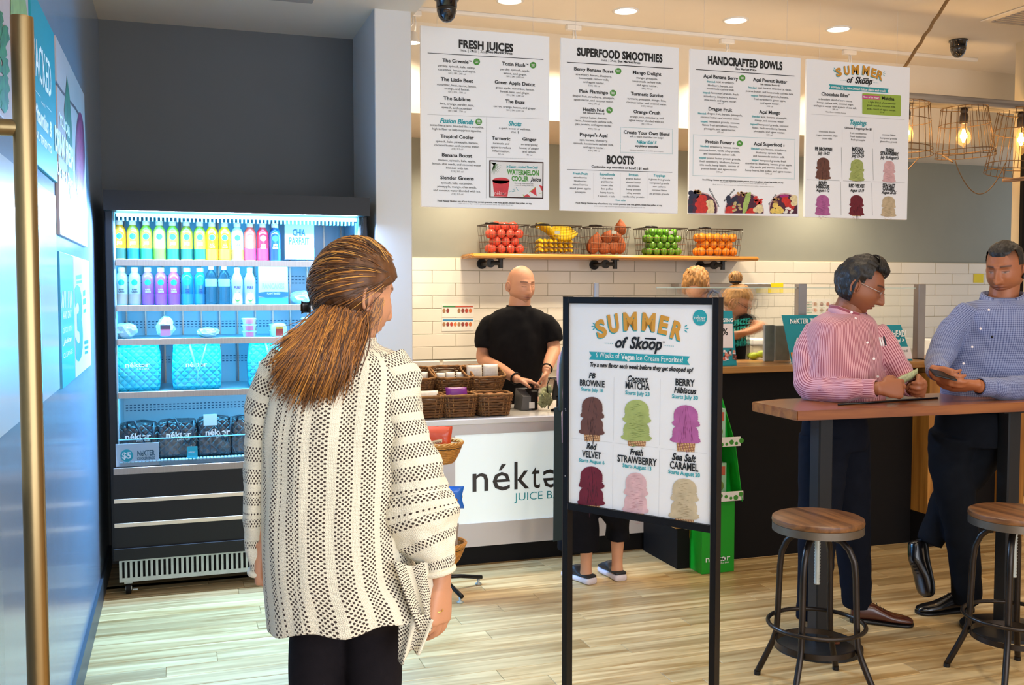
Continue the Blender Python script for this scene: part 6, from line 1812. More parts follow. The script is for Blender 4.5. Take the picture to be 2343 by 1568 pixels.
for i, (a, b_, pt, pb, y, lab) in enumerate(BB):
    back = i < 3
    x0, x1 = PY(a, 900, y - 0.10).x, PY(b_, 900, y - 0.10).x; w = x1 - x0; x = (x0 + x1) / 2
    z = CT + (0.085 if back else 0.0)
    if back:
        pass
    tilt = R(14) if back else R(0)
    c, Rm = woven_basket(x, y, z + (0.035 if back else 0.003), w, 0.235 if back else 0.20, 0.12 if back else 0.125, lab, 0.0, tilt)
    if i == 0: packets(c, Rm, w * 0.8, 0.07, 0.085, m_pk, 2, ['left white packet in the back left basket', 'right white packet in the back left basket'], grp='white packets in baskets')
    if i == 1: packets(c, Rm, w * 0.75, 0.06, 0.085, m_pk, 3, ['left cream packet in the middle back basket', 'centre cream packet in the middle back basket', 'right cream packet in the middle back basket'], grp='white packets in baskets')
    if i == 2: packets(c, Rm, w * 0.85, 0.085, 0.115, m_pk, 2, ['left white packet standing in the back right basket', 'right white packet standing in the back right basket'], grp='white packets in baskets')
    if i == 3: packets(c, Rm, w * 0.8, 0.07, 0.115, m_pk, 1, 'pale packet on top of the front left basket')
    if i == 4: packets(c, Rm, w * 0.62, 0.075, 0.128, m_pkp, 1, 'bright purple packet in the front middle basket')
    if i == 5: packets(c, Rm, w * 0.85, 0.10, 0.108, m_pkr, 3, ['left bronze packet in the front right basket', 'centre bronze packet in the front right basket', 'right bronze packet in the front right basket'], grp='bronze packets', up=0.8)
bs = thing('basket_riser', (1.55, 5.9, CT), 'low dark riser carrying the back row of woven baskets', 'stand')
M().box(1.25, 1.92, 5.76, 5.98, CT + 0.0005, CT + 0.085, bev=0.003).build('riser', m_blackm, bs)

# card terminal, tip jar and phone handset
q0, q1 = PY(1190, 900, 5.72), PY(1228, 900, 5.72)
t = thing('card_reader', ((q0.x + q1.x) / 2, 5.76, CT), 'grey and black receipt printer in front of the bald man', 'printer')
x0, x1 = q0.x, q1.x
M().prism([(x0, 5.70, CT + 0.001), (x0 + 0.012, 5.70, CT + 0.085), (x0 + 0.012, 5.84, CT + 0.125), (x0, 5.84, CT + 0.001)], (x1 - x0 - 0.035, 0, 0)).build('housing', mat('printer_grey', '#5d5f62', 0.45), t)
M().box(x1 - 0.045, x1, 5.695, 5.85, CT + 0.001, CT + 0.12, bev=0.006).build('cover', m_black, t)
M().box(x0 + 0.05, x0 + 0.085, 5.694, 5.699, CT + 0.012, CT + 0.05).build('label', m_wht, t)
q = PY(1248, 930, 5.66)
t = thing('tip_jar', (q.x, 5.66, CT), 'clear glass tip jar stuffed with green dollar bills', 'jar')
M().lathe([(0.0005, 0.002), (0.042, 0.002), (0.044, 0.01), (0.044, 0.115), (0.040, 0.13), (0.040, 0.15), (0.043, 0.155)], (q.x, 5.66, CT), 24, cap=False).build('glass_jar', m_glass, t, smooth=True)
m_bill = mat('bank_note', '#a9ac80', 0.6, var=0.35, scale=70); rr = random.Random(9)
for i in range(9):
    a = rr.uniform(0, 6.28); zz = CT + 0.05 + 0.012 * (i % 7); cx_, cy_ = q.x + 0.014 * math.cos(a), 5.655 + 0.014 * math.sin(a)
    b = bmesh.new(); bmesh.ops.create_grid(b, x_segments=8, y_segments=3, size=0.5)
    rt_ = Matrix.Rotation(rr.uniform(-1, 1), 3, 'Z') @ Matrix.Rotation(rr.uniform(0.9, 1.5), 3, 'X') @ Matrix.Rotation(rr.uniform(-0.8, 0.8), 3, 'Z')
    for v in b.verts: v.co = Vector((cx_, cy_, zz)) + rt_ @ Vector((v.co.x * 0.062, v.co.y * 0.05, 0.006 * math.sin(v.co.x * 6 + i)))
    mb = M().bm(b)
    tt = thing('dollar_bill', v3((cx_, cy_, zz)), 'crumpled dollar bill stuffed in the glass tip jar', 'bank note', 'dollar bills in the tip jar')
    o = mb.build('note', m_bill, tt, smooth=True); so = o.modifiers.new('s', 'SOLIDIFY'); so.thickness = 0.0012
M().ball((q.x + 0.075, 5.64, CT + 0.001), 0.0001).v
CO = sorted(range(9), key=lambda i: 0.012 * math.cos(i * 1.47) + 0.003 * i); CO = [CO.index(i) for i in range(9)]
for i in range(9):
    a = i * 0.7; xx, yy = q.x + 0.055 + 0.012 * math.cos(a * 2.1) + 0.003 * i, 5.62 + 0.02 * math.sin(a)
    tt = thing('coin', (xx, yy, CT), 'small silver coin beside the tip jar, %s from the left of the scattered coins' % ['first', 'second', 'third', 'fourth', 'fifth', 'sixth', 'seventh', 'eighth', 'ninth'][CO[i]], 'coin', 'coins beside the tip jar')
    M().cyl((xx, yy, CT + 0.0005), (xx, yy, CT + 0.0025), 0.010, n=12).build('disc', m_steel, tt)
q = PY(1280, 935, 5.6)
t = thing('handset', (q.x, 5.62, CT), 'black card terminal with cable beside the tip jar', 'card terminal')
M().lathe([(0.045, 0.001), (0.048, 0.006), (0.03, 0.014), (0.012, 0.022), (0.011, 0.075), (0.02, 0.085)], (q.x, 5.62, CT), 20).build('stand', m_black, t, smooth=True)
M().obox((q.x, 5.61, CT + 0.13), (0.036, 0, 0), (0, 0.012, 0.004), (0, -0.02, 0.06), 0.004).build('terminal', m_black, t)
M().tube([(q.x - 0.02, 5.63, CT + 0.19), (q.x - 0.045, 5.64, CT + 0.20), (q.x - 0.06, 5.65, CT + 0.16), (q.x - 0.05, 5.66, CT + 0.01)], 0.003, 6).build('cable', m_black, t, smooth=True)

# ---------------------------------------------------------------- wicker snack stand
sx, sy = 1.28, 5.02
ws = thing('snack_stand', (sx, sy, 0), 'black metal snack stand with three round wicker baskets behind the woman\'s arm', 'display stand')
k = M(); k.cyl((sx, sy, 0.06), (sx, sy, 0.80), 0.014, n=14); k.build('pole', m_black, ws, smooth=True)
for i in range(4):
    a = R(12 + 90 * i); e = (sx + 0.25 * math.cos(a), sy + 0.25 * math.sin(a))
    k = M(); k.tube([(sx, sy, 0.075), (sx + 0.12 * math.cos(a), sy + 0.12 * math.sin(a), 0.062), (e[0], e[1], 0.036)], 0.011, 10)
    k.build('leg', m_black, ws, smooth=True)
    M().lathe([(0.008, 0.028), (0.006, 0.012), (0.018, 0.006), (0.018, 0.0)], (e[0] - 0.02 * math.cos(a), e[1] - 0.02 * math.sin(a), 0), 14).build('levelling_foot', m_galv, ws, smooth=True)
m_wk = mat('wicker_golden', '#c98a3c', 0.5, var=0.25, scale=60)
def wicker(cx, cy, zt, r, h, seed):
    k = M(); n = 48
    for j in range(11):
        f = j / 10; rr_ = r * (0.62 + 0.38 * f ** 0.7)
        k.tube([(cx + rr_ * (1 + 0.012 * (1 if (i + j) % 2 else -1)) * math.cos(2 * math.pi * i / n), cy + rr_ * (1 + 0.012 * (1 if (i + j) % 2 else -1)) * math.sin(2 * math.pi * i / n), zt - h + h * f * 0.93) for i in range(n)], h * 0.052, 5, closed=True)
    for i in range(24):
        a = 2 * math.pi * i / 24; k.tube([(cx + r * (0.62 + 0.38 * f ** 0.7) * math.cos(a), cy + r * (0.62 + 0.38 * f ** 0.7) * math.sin(a), zt - h + h * f) for f in (0, 0.3, 0.6, 1)], 0.003, 4)
    o = k.build('wicker_basket', m_wk, ws, smooth=True)
    k = M()
    for s_ in range(4):
        ph = s_ * 1.57
        k.tube([(cx + (r + 0.006 * math.cos(7 * a_ + ph)) * math.cos(a_), cy + (r + 0.006 * math.cos(7 * a_ + ph)) * math.sin(a_), zt + 0.006 * math.sin(7 * a_ + ph)) for a_ in [2 * math.pi * i / 90 for i in range(90)]], 0.0055, 5, closed=True)
    k.build('braided_rim', m_wk, o, smooth=True)
    M().tube([(cx + (r * 0.93 + 0.004) * math.cos(2 * math.pi * i / 40), cy + (r * 0.93 + 0.004) * math.sin(2 * math.pi * i / 40), zt - 0.022) for i in range(40)], 0.0035, 6, closed=True).build('metal_hoop', m_black, o)
    k = M(); k.lathe([(0.001, 0), (r * 0.62, 0.001)], (cx, cy, zt - h), 24, cap=False); k.build('basket_floor', m_wk, o)
    k = M(); k.cyl((sx, sy, zt - 0.022), (cx + (r * 0.93) * math.cos(math.atan2(sy - cy, sx - cx)), cy + r * 0.93 * math.sin(math.atan2(sy - cy, sx - cx)), zt - 0.022), 0.005, n=8); k.build('bracket', m_black, o)
for i, (px, py, rpx) in enumerate([(1003, 1018, 54), (1004, 1142, 50), (1010, 1243, 54)]):
    q = PD(px, py, 5.15); r_ = rpx * 5.15 / FPX; wicker(q.x, q.y, q.z + (0.012, 0.01, 0.0)[i], r_, 0.10, i)
m_bagr = mat('chip_bag_orange', '#d8502c', 0.28, var=0.08, coat=0.3); m_bagb = mat('chip_bag_blue', '#1f6fd8', 0.25, coat=0.4); m_bagg = mat('chip_bag_brown', '#a5968a', 0.3, var=0.15, coat=0.3)
def chip_bag(c, w, h, m, label, ax, lean=0.15, seed=0):
    t = thing('chip_bag', v3(c), label, 'snack bag')
    c = Vector(c); ax = Vector(ax).normalized(); nn = Vector((0, 0, 1)).cross(ax).normalized()
    b = bmesh.new(); bmesh.ops.create_grid(b, x_segments=14, y_segments=18, size=0.5); vs0 = {v.index: v.co.copy() for v in b.verts}
    mb = M()
    for side in (1, -1):
        pts = []; 
        for v in b.verts:
            u, w_ = vs0[v.index].x, vs0[v.index].y; ed = (1 - (2 * u) ** 6) * (1 - (2 * w_) ** 4)
            bul = 0.030 * max(0, ed) ** 0.6 + 0.003 * noise.noise(Vector((u * 9, w_ * 9, seed)))
            pts.append(c + ax * (u * w * (1 - 0.06 * math.cos(w_ * 6))) + Vector((0, 0, 1)) * ((w_ + 0.5) * h) + nn * (side * bul - lean * (w_ + 0.5) * h))
        mb.add(pts, [[v.index for v in (f.verts if side == 1 else reversed(f.verts))] for f in b.faces])
    b.free(); mb.build('bag', m, t, smooth=True)
    return t, ax, nn
q = PD(1003, 1018, 5.15)
t, ax, nn = chip_bag((q.x - 0.012, q.y - 0.03, q.z - 0.075), 0.145, 0.175, m_bagr, 'orange red nacho chip bag in the top wicker basket', RT, 0.0)
SIGNS['nb'] = (t, 'wording'); nf = -FH
pl = Plane((q.x - 0.012, q.y - 0.03, 0) , nf, 950, 940, 1377 / 360, 0.036)
pl.txt('nb', 'NACHO', 116, 250, 345, 34, m_wht, 'B', 8)
mb = M(); pl.poly(mb, [(112, 306), (236, 278), (236, 248), (108, 272)]); mb.build('badge', mat('bag_cream', '#e6cfa6', 0.4), t)
pl.txt('nb', 'GARDEN OF EATIN', 118, 230, 292, 16, mat('bag_dark', '#7a2412', 0.5), 'B', 10, lift=0.001)
mb = M(); pl.poly(mb, [(150, 366), (205, 358), (205, 352), (150, 359)]); mb.build('small_print', mat('bag_cream', '#e6cfa6', 0.4), t)
q = PD(1022, 1142, 5.12); t, _, _ = chip_bag((q.x, q.y, q.z - 0.05), 0.17, 0.12, m_bagb, 'bright blue chip bag in the middle wicker basket', RT + Vector((0, 0, 0.0)), 0.2, 3)
q = PD(1022, 1243, 5.12); t, _, _ = chip_bag((q.x, q.y, q.z - 0.05), 0.12, 0.155, m_bagg, 'grey brown chip bag in the lowest wicker basket', RT, 0.05, 5)

# ---------------------------------------------------------------- green cardboard display
gd = thing('cardboard_display', (2.85, 4.9, 0), 'bright green cardboard floor display behind the poster stand', 'display stand')
m_gc = mat('green_card', '#0f9a1c', 0.45, var=0.03); m_gw = mat('card_offwhite', '#eee7df', 0.5)
gx0, gx1 = 2.735, 2.955
def gq(px, py): return PY(px, py, 4.85)
M().box(gx0, gx1 - 0.015, 4.85, 5.06, 0.001, 0.40, bev=0.001).build('base_box', m_gc, gd)
gxl = 2.70
M().prism([(gxl, 5.045, 0.40), (2.96, 5.045, 0.40), (2.96, 5.045, 1.0), (2.93, 5.045, 1.10), (gxl, 5.045, 1.10)], (0, 0.006, 0)).build('back_panel', m_gc, gd)
M().prism([(2.975, 4.83, 0.40), (2.975, 5.05, 0.40), (2.93, 5.05, 0.99), (2.93, 5.0, 0.99), (2.955, 4.88, 0.72)], (0.004, 0, 0)).build('side_panel', m_gc, gd)
for zt, x1 in ((0.405, 2.985), (0.712, 2.965)):
    sh = M().box(gxl, x1, 4.835, 4.842, zt, zt + 0.052, bev=0.0008).build('shelf_lip', m_gw, gd)
    M().box(gxl, x1, 4.842, 5.045, zt, zt + 0.004).build('shelf', m_gc, gd)
    d = M(); rr = random.Random(int(zt * 10))
    for i in range(9):
        xx = gxl + 0.02 + i * 0.031; zz = zt + rr.uniform(0.012, 0.04); r_ = rr.uniform(0.008, 0.015)
        d.cyl((xx, 4.8355, zz), (xx, 4.8335, zz), r_, n=12)
    d.build('polka_dots', mat('dot_green', '#3f8f2c', 0.5), sh)
M().box(gxl, 2.93, 5.03, 5.042, 1.0, 1.115, bev=0.001).build('header_card', m_gw, gd)
SIGNS['gd'] = (gd, 'lettering'); pl = Plane((0, 4.85, 0), (0, -1, 0), 1260, 1160, 2343 / 480, 0.002)
pl.txt('gd', 'néktər', 1733, 2005, 610, 70, m_wht, 'N'); pl.txt('gd', 'JUICE BAR', 1880, 1990, 632, 17, m_wht, 'N')
for i, (xx, zz, mm, lab) in enumerate([(2.86, 0.41, '#9fc9a0', 'pale green snack box on the lower shelf of the green display'), (2.85, 0.717, '#a9cdb2', 'pale green snack box on the upper shelf of the green display')]):
    t = thing('snack_box', (xx, 4.93, zz), lab, 'box', 'snack boxes in the green display')
    M().box(xx - 0.05, xx + 0.055, 4.90, 4.96, zz + 0.005, zz + 0.20, bev=0.002).build('carton', mat('box_' + mm, mm, 0.5), t)
    M().box(xx - 0.04, xx + 0.045, 4.8985, 4.9005, zz + 0.13, zz + 0.18).build('title', mat('box_text', '#c25a3f', 0.5), t)
    M().ball((xx + 0.01, 4.899, zz + 0.07), (0.028, 0.002, 0.03), 12, 8).build('picture', mat('box_pic', '#7a8c3a', 0.5), t)
# printed picture on the side: yellow dress figure simplified to a banana shape
mb = M()
pts = [(2.735, 4.95, 0.29), (2.735, 4.93, 0.25), (2.735, 4.925, 0.19), (2.735, 4.91, 0.13), (2.735, 4.895, 0.12), (2.735, 4.90, 0.20), (2.735, 4.92, 0.27)]
mb.add([(gx0 - 0.001, 5.02 - (p_[1] - 4.89), p_[2]) for p_ in pts], [tuple(range(7))]); mb.build('yellow_picture', mat('pic_yellow', '#e8c91c', 0.5), gd)

# ---------------------------------------------------------------- high bar table
TZ = 1.083
bt = thing('bar_table', (3.0, 3.66, 0), 'long high wooden bar table with chamfered corner on black pedestals', 'table')
yb_ = 3.93
poly = [(2.41, 3.50), (2.42, 3.86), (2.60, yb_ - 0.01), (5.2, yb_ - 0.05), (5.2, 3.40)]
b = bmesh.new(); lo = [b.verts.new((x, y, TZ - 0.042)) for x, y in poly]; hi = [b.verts.new((x, y, TZ)) for x, y in poly]
b.faces.new(lo); b.faces.new(hi[::-1])
for i in range(5): j = (i + 1) % 5; b.faces.new((lo[j], lo[i], hi[i], hi[j]))
bmesh.ops.recalc_face_normals(b, faces=b.faces); bmesh.ops.bevel(b, geom=list(b.edges), offset=0.004, segments=2, affect='EDGES')
M().bm(b).build('table_top', m_table, bt)
for px in (1910,):
    pass
for (cx_, cy_) in ((2.66, 3.68), (3.62, 3.60)):
    M().box(cx_ - 0.036, cx_ + 0.036, cy_ - 0.036, cy_ + 0.036, 0.03, TZ - 0.05, bev=0.006).build('column', mat('column_charcoal', '#17191c', 0.4, 0.2), bt)
    M().lathe([(0.0001, 0.04), (0.05, 0.04), (0.16, 0.026), (0.19, 0.015), (0.19, 0.0)], (cx_, cy_, 0), 36).build('round_base', mat('column_charcoal', '#17191c', 0.4, 0.2), bt, smooth=True, auto=40)
    M().box(cx_ - 0.15, cx_ + 0.15, cy_ - 0.12, cy_ + 0.12, TZ - 0.05, TZ - 0.0425).build('top_plate', m_black, bt)
t = thing('black_rod', (2.9, 3.6, TZ), 'thin black rod lying on the bar table', 'rod')
a, b_ = PZ(1918, 926, TZ + 0.004), PZ(2145, 911, TZ + 0.004); M().cyl(a, b_, 0.0045, n=10).build('rod', m_black, t, smooth=True)

# ---------------------------------------------------------------- bar stools
m_gun = mat('gunmetal', '#37312d', 0.34, 0.85, var=0.25, scale=10); m_band = mat('seat_band', '#6f675d', 0.4, 0.8, var=0.15, scale=8)
stool = thing('bar_stool', (2.375, 3.30, 0), 'left round wooden bar stool with bent gunmetal legs, seen whole', 'stool', 'bar stools at the high table')
def stool_parts(root, rotz):
    cx_, cy_ = root.location.x, root.location.y; zs = 0.69
    M().lathe([(0.0001, zs), (0.168, zs), (0.175, zs - 0.004), (0.177, zs - 0.016), (0.174, zs - 0.024)], (cx_, cy_, 0), 56).build('seat', m_seat, root, smooth=True, auto=40)
    M().lathe([(0.172, zs - 0.0245), (0.175, zs - 0.025), (0.175, zs - 0.055), (0.168, zs - 0.056), (0.168, zs - 0.03), (0.0001, zs - 0.03)], (cx_, cy_, 0), 56, cap=False).build('seat_band', m_band, root, smooth=True, auto=40)
    sc = M(); sc.lathe([(0.011, 0.42)] + [(0.0125 if i % 2 else 0.0095, 0.42 + i * 0.006) for i in range(1, 38)] + [(0.012, zs - 0.032)], (cx_, cy_, 0), 14)
    sc.build('screw_post', m_galv, root, smooth=True)
    M().cyl((cx_, cy_, zs - 0.066), (cx_, cy_, zs - 0.031), 0.05, n=20).build('swivel_plate', m_gun, root, smooth=True, auto=40)
    for i in range(4):
        a = rotz + i * math.pi / 2; c, s = math.cos(a), math.sin(a)
        prof = [(0.02, 0.612), (0.06, 0.615), (0.095, 0.605), (0.125, 0.575), (0.145, 0.53), (0.152, 0.47), (0.156, 0.36), (0.160, 0.25), (0.164, 0.20), (0.178, 0.155), (0.202, 0.10), (0.232, 0.035), (0.243, 0.012)]
        lg = M().tube([(cx_ + r_ * c, cy_ + r_ * s, z_) for r_, z_ in prof], 0.0125, 12).build('leg', m_gun, root, smooth=True)
        M().cyl((cx_ + 0.243 * c, cy_ + 0.243 * s, 0.0), (cx_ + 0.242 * c, cy_ + 0.242 * s, 0.016), 0.0135, n=12).build('foot_cap', m_black, lg)
    M().tube([(cx_ + 0.186 * math.cos(2 * math.pi * i / 48), cy_ + 0.186 * math.sin(2 * math.pi * i / 48), 0.262) for i in range(48)], 0.0085, 10, closed=True).build('foot_ring', m_gun, root, smooth=True)
    k = M(); k.lathe([(0.153, 0.168), (0.157, 0.168), (0.157, 0.190), (0.153, 0.190), (0.153, 0.168)], (cx_, cy_, 0), 48, cap=False); k.build('brace_ring', m_gun, root, smooth=True, auto=40)
stool_parts(stool, R(35))
dup(stool, (3.19, 3.13, 0), R(4), 'right round wooden bar stool, cut off by the right edge of the picture')
# ---------------------------------------------------------------- people
Z3 = Vector((0, 0, 1))
def axes(az, pitch=0.0, roll=0.0):
    """az 0 faces away from the camera, 90 faces right, 180 faces the camera"""
    a = R(az); f = FH * math.cos(a) + RT * math.sin(a); r = RT * math.cos(a) - FH * math.sin(a); p = R(pitch)
    f2 = f * math.cos(p) - Z3 * math.sin(p); u2 = Z3 * math.cos(p) + f * math.sin(p)
    q = R(roll); r3 = r * math.cos(q) + u2 * math.sin(q); u3 = u2 * math.cos(q) - r * math.sin(q)
    return r3, f2, u3
def G(x, m, s): return math.exp(-((x - m) / s) ** 2)
def head_pt(th, ph, o):
    """surface of a head; th azimuth from the face, ph elevation; returns x right, y front, z up"""
    cp, sp = math.cos(ph), math.sin(ph)
    x, y, z = 0.077 * cp * math.sin(th), cp * math.cos(th), 0.121 * sp
    y *= 0.096 if y > 0 else 0.102
    if z > 0: x *= 1 + 0.10 * G(z, 0.085, 0.035)
    if z < 0:
        t = min(1, -z / 0.121)
        x *= 1 - 0.27 * t ** 2.2 * (1 if y > 0 else 0.8)
        y *= (1 - 0.02 * t) if y > 0 else (1 - 0.50 * t)
        if y > 0: y += 0.012 * t
        x *= 1 + 0.10 * G(z, -0.055, 0.035) * (1 if y > -0.02 else 0)
    else:
        x *= 1 + 0.035 * G(z, 0.05, 0.05) * (1 if y < 0 else 0.3)
    front = max(0.0, math.cos(th)) ** 0.7 if math.cos(th) > 0 else 0
    if front > 0 and abs(x) < 0.07:
        d = 0.0
        ax = abs(x)
        d -= 0.013 * G(ax, 0.031, 0.017) * G(z, 0.004, 0.014)          # eye sockets
        d += 0.0095 * G(ax, 0.031, 0.013) * G(z, 0.000, 0.0095)        # lids over the eyeball
        d += 0.006 * G(z, 0.026, 0.010) * G(ax, 0.022, 0.026)          # brow
        if z > -0.05: nz = max(0, min(1, (0.020 - z) / 0.058)); amp = 0.006 + 0.025 * nz ** 1.3
        else: amp = 0.031 * max(0, 1 - (-0.05 - z) / 0.007)
        if z < 0.022: d += amp * G(x, 0, 0.0085 + 0.005 * (1 if z < -0.03 else 0.3)) * (o.get('nose', 1.0))
        d += 0.006 * G(ax, 0.013, 0.006) * G(z, -0.043, 0.007)         # nostril wings
        d += 0.005 * G(ax, 0.046, 0.018) * G(z, -0.025, 0.018)         # cheek bones
        d += 0.0075 * G(x, 0, 0.022) * G(z, -0.066, 0.0048) + 0.008 * G(x, 0, 0.019) * G(z, -0.078, 0.0055)
        d -= 0.0035 * G(x, 0, 0.026) * G(z, -0.0715, 0.0022)
        d -= 0.004 * G(x, 0, 0.02) * G(z, -0.088, 0.006)
        d += 0.009 * G(x, 0, 0.018) * G(z, -0.106, 0.014)
        y += d * front
    s = o.get('s', 1.0)
    return x * s * o.get('w', 1.0), y * s, z * s
def add_head(mb, c, ax, o):
    r, f, u = ax; NT_, NP = 144, 120; skin = Vector(lin(o['skin'])[:3]); s = o.get('s', 1.0)
    hair = Vector(lin(o.get('haircol', '#20140e'))[:3]); lip = Vector(lin(o.get('lip', '#a5584a'))[:3]); dark = Vector((0.02, 0.012, 0.01))
    vs, cs = [], []
    for i in range(NP + 1):
        ph = -math.pi / 2 * 0.995 + math.pi * 0.995 * i / NP
        for j in range(NT_):
            th = 2 * math.pi * j / NT_
            # crowd the samples towards the face
            th2 = th - 0.55 * math.sin(th)
            x, y, z = head_pt(th2, ph, o); vs.append(c + r * x + f * y + u * z)
            col = skin.copy(); xx, zz = x / s, z / s
            if math.cos(th2) > 0.1:
                ax_ = abs(xx)
                col = col.lerp(lip, min(1, 0.9 * G(xx, 0, 0.019) * (G(zz, -0.0665, 0.0045) + G(zz, -0.078, 0.005))))
                col = col.lerp(dark, min(1, 0.8 * G(zz, -0.0715, 0.0016) * G(xx, 0, 0.020)))
                e = max(0, 1 - ((ax_ - 0.031) / 0.0145) ** 2)
                if o.get('open', 0) : 
                    col = col.lerp(Vector((0.32, 0.27, 0.24)), G(zz, -0.001, 0.0028) * (1 if e > 0.2 else 0) * 0.7)
                    col = col.lerp(dark, G(zz, -0.001, 0.003) * G(ax_, 0.031, 0.0045))
                    col = col.lerp(dark, G(zz, 0.0035, 0.0012) * (1 if e > 0 else 0) * 0.8)
                else: col = col.lerp(dark, min(1, G(zz, -0.004 + 0.002 * (1 - e), 0.0016) * (1 if e > 0 else 0) * 0.9))
                col = col.lerp(skin * 0.55, 0.35 * G(ax_, 0.028, 0.016) * G(zz, 0.012, 0.006))
                b_ = G(zz, 0.0225 + 0.004 * math.sin(ax_ * 50), o.get('browt', 0.0034)) * (1 if 0.012 < ax_ < 0.052 else 0)
                col = col.lerp(hair, min(1, b_ * o.get('brow', 0.85)))
                col = col.lerp(dark, 0.6 * G(ax_, 0.008, 0.003) * G(zz, -0.0515, 0.002))
            st = o.get('stubble', 0)
            if st:
                m_ = max(0, min(1, (-0.045 - zz) / 0.02)) * (1 if y > -0.03 else 0) * (1 - 0.8 * G(zz, -0.072, 0.012) * G(xx, 0, 0.02))
                col = col.lerp(hair * 0.6 + skin * 0.4, st * m_)
            sc = o.get('scalp', 0)
            if sc:
                hl = max(0, min(1, (zz - (0.045 if y > 0.02 else -0.03)) / 0.03)) * (1 if y < 0.07 else 0)
                col = col.lerp(hair, sc * hl)
            cs.append((*col, 1))
    fs = [(i * NT_ + j, i * NT_ + (j + 1) % NT_, (i + 1) * NT_ + (j + 1) % NT_, (i + 1) * NT_ + j) for i in range(NP) for j in range(NT_)]
    fs += [tuple(range(NT_ - 1, -1, -1)), tuple(range(NP * NT_, (NP + 1) * NT_))]
    mb.col = None; mb.add(vs, fs); mb.c += cs
    # ears: rim, bowl and lobe
    for sd in (-1, 1):
        e = c + r * (sd * 0.0765 * s * o.get('w', 1)) + f * (-0.012 * s) + u * (-0.012 * s)
        n0 = len(mb.v)
        rim = []
        for k in range(15):
            a = R(-70 + 290 * k / 14); rim.append(e + f * (-0.016 * s * math.cos(a) * 1.0) + u * (0.030 * s * math.sin(a)) + r * sd * (0.008 + 0.006 * math.cos(a)) * s)
        mb.tube(rim, [0.0045 * s] * 15, 8); mb.ball(e + r * sd * 0.004 * s, (0.011 * s, 0.013 * s, 0.024 * s), 12, 8, Matrix((r, f, u)).transposed())
        mb.ball(e - u * 0.026 * s + f * 0.004 * s + r * sd * 0.006 * s, (0.005 * s, 0.007 * s, 0.008 * s), 8, 6, Matrix((r, f, u)).transposed())
        mb.c += [(*(skin * 0.92), 1)] * (len(mb.v) - n0)
def hair_cap(parent, c, ax, o, fn, m, name='hair', wave=0.0, extra=None):
    """a shell of hair over the skull: fn(x, y, z, th) gives its thickness, <= 0 where there is none"""
    r, f, u = ax; NT_, NP = 140, 90; mb = M(); idx = {}; s = o.get('s', 1)
    pts = {}
    for i in range(NP + 1):
        ph = -math.pi / 2 * 0.99 + math.pi * 0.99 * i / NP
        for j in range(NT_):
            th = 2 * math.pi * j / NT_; x, y, z = head_pt(th, ph, o); t = fn(x / s, y / s, z / s, th)
            if t > -0.002:
                nn = Vector((x, y, z)).normalized(); tt = t
                if wave and t > 0.003: tt += wave * noise.noise(Vector((x * 90, y * 30, z * 40))) + wave * 0.6 * noise.noise(Vector((x * 200, y * 60, z * 60)))
                pts[(i, j)] = c + r * (x + nn.x * tt) + f * (y + nn.y * tt) + u * (z + nn.z * tt)
    vs = []; 
    for k in pts: idx[k] = len(vs); vs.append(pts[k])
    fs = []
    for i in range(NP):
        for j in range(NT_):
            q = [(i, j), (i, (j + 1) % NT_), (i + 1, (j + 1) % NT_), (i + 1, j)]
            if all(k in idx for k in q): fs.append(tuple(idx[k] for k in q))
    top_ = [(NP, j) for j in range(NT_)]
    if all(k in idx for k in top_): fs.append(tuple(idx[k] for k in top_))
    mb.add(vs, fs)
    if extra: extra(mb)
    return mb.build(name, m, parent, smooth=True)
def hand(mb, w, d, n, side, curl=(0.5, 0.6, 0.7, 0.8), s=1.0, thumb=0.6, spread=0.08, tcurl=0.3):
    """wrist w, direction d, palm normal n (fingers curl towards it), side +1/-1 puts the thumb"""
    d = Vector(d).normalized(); n = Vector(n); n = (n - d * n.dot(d)).normalized(); l = d.cross(n).normalized() * side; w = Vector(w)
    secs = []
    for t, wd, th in ((-0.02, 0.027, 0.021), (0.0, 0.027, 0.019), (0.03, 0.036, 0.017), (0.065, 0.041, 0.015), (0.088, 0.040, 0.012)):
        secs.append((w + d * t * s, l * wd * s, n * th * s))
    mb.loft(secs, n=16, k=3, e=2.6)
    for i, (off, L) in enumerate(((0.030, 0.070), (0.010, 0.079), (-0.010, 0.073), (-0.029, 0.057))):
        p = w + d * (0.078 - 0.006 * abs(i - 1)) * s + l * off * s; dd = (d + l * spread * (1.2 - i * 0.8)).normalized(); pts = [p]; a = 0.0
        for k, (fr, cm) in enumerate(((0.46, 1.0), (0.30, 1.1), (0.24, 0.7))):
            a += curl[i] * cm; v = dd * math.cos(a) + n * math.sin(a); pts.append(pts[-1] + v * L * fr * s)
        r0 = (0.0092 if i < 3 else 0.0082) * s
        mb.limb(pts, [r0, r0 * 0.98, r0 * 0.9, r0 * 0.72], n=10, k=3, ref=l)
    p = w + d * 0.018 * s + l * 0.026 * s; v1 = (d * 0.75 + l * thumb + n * 0.35).normalized(); v2 = (d * (0.95 - tcurl * 0.5) + l * (thumb * 0.25 - tcurl * 0.6) + n * 0.4).normalized()
    mb.limb([p, p + v1 * 0.040 * s, p + v1 * 0.040 * s + v2 * 0.032 * s, p + v1 * 0.040 * s + v2 * 0.032 * s + (v2 + n * 0.2 - l * tcurl).normalized() * 0.024 * s], [0.015 * s, 0.0115 * s, 0.0105 * s, 0.0075 * s], n=10, k=3, ref=n)
def skin_mat(nm, rough=0.48): return mat('skin_' + nm, '#c08060', rough, vcol=True, sss=0.08, bump=0.12, bscale=420)
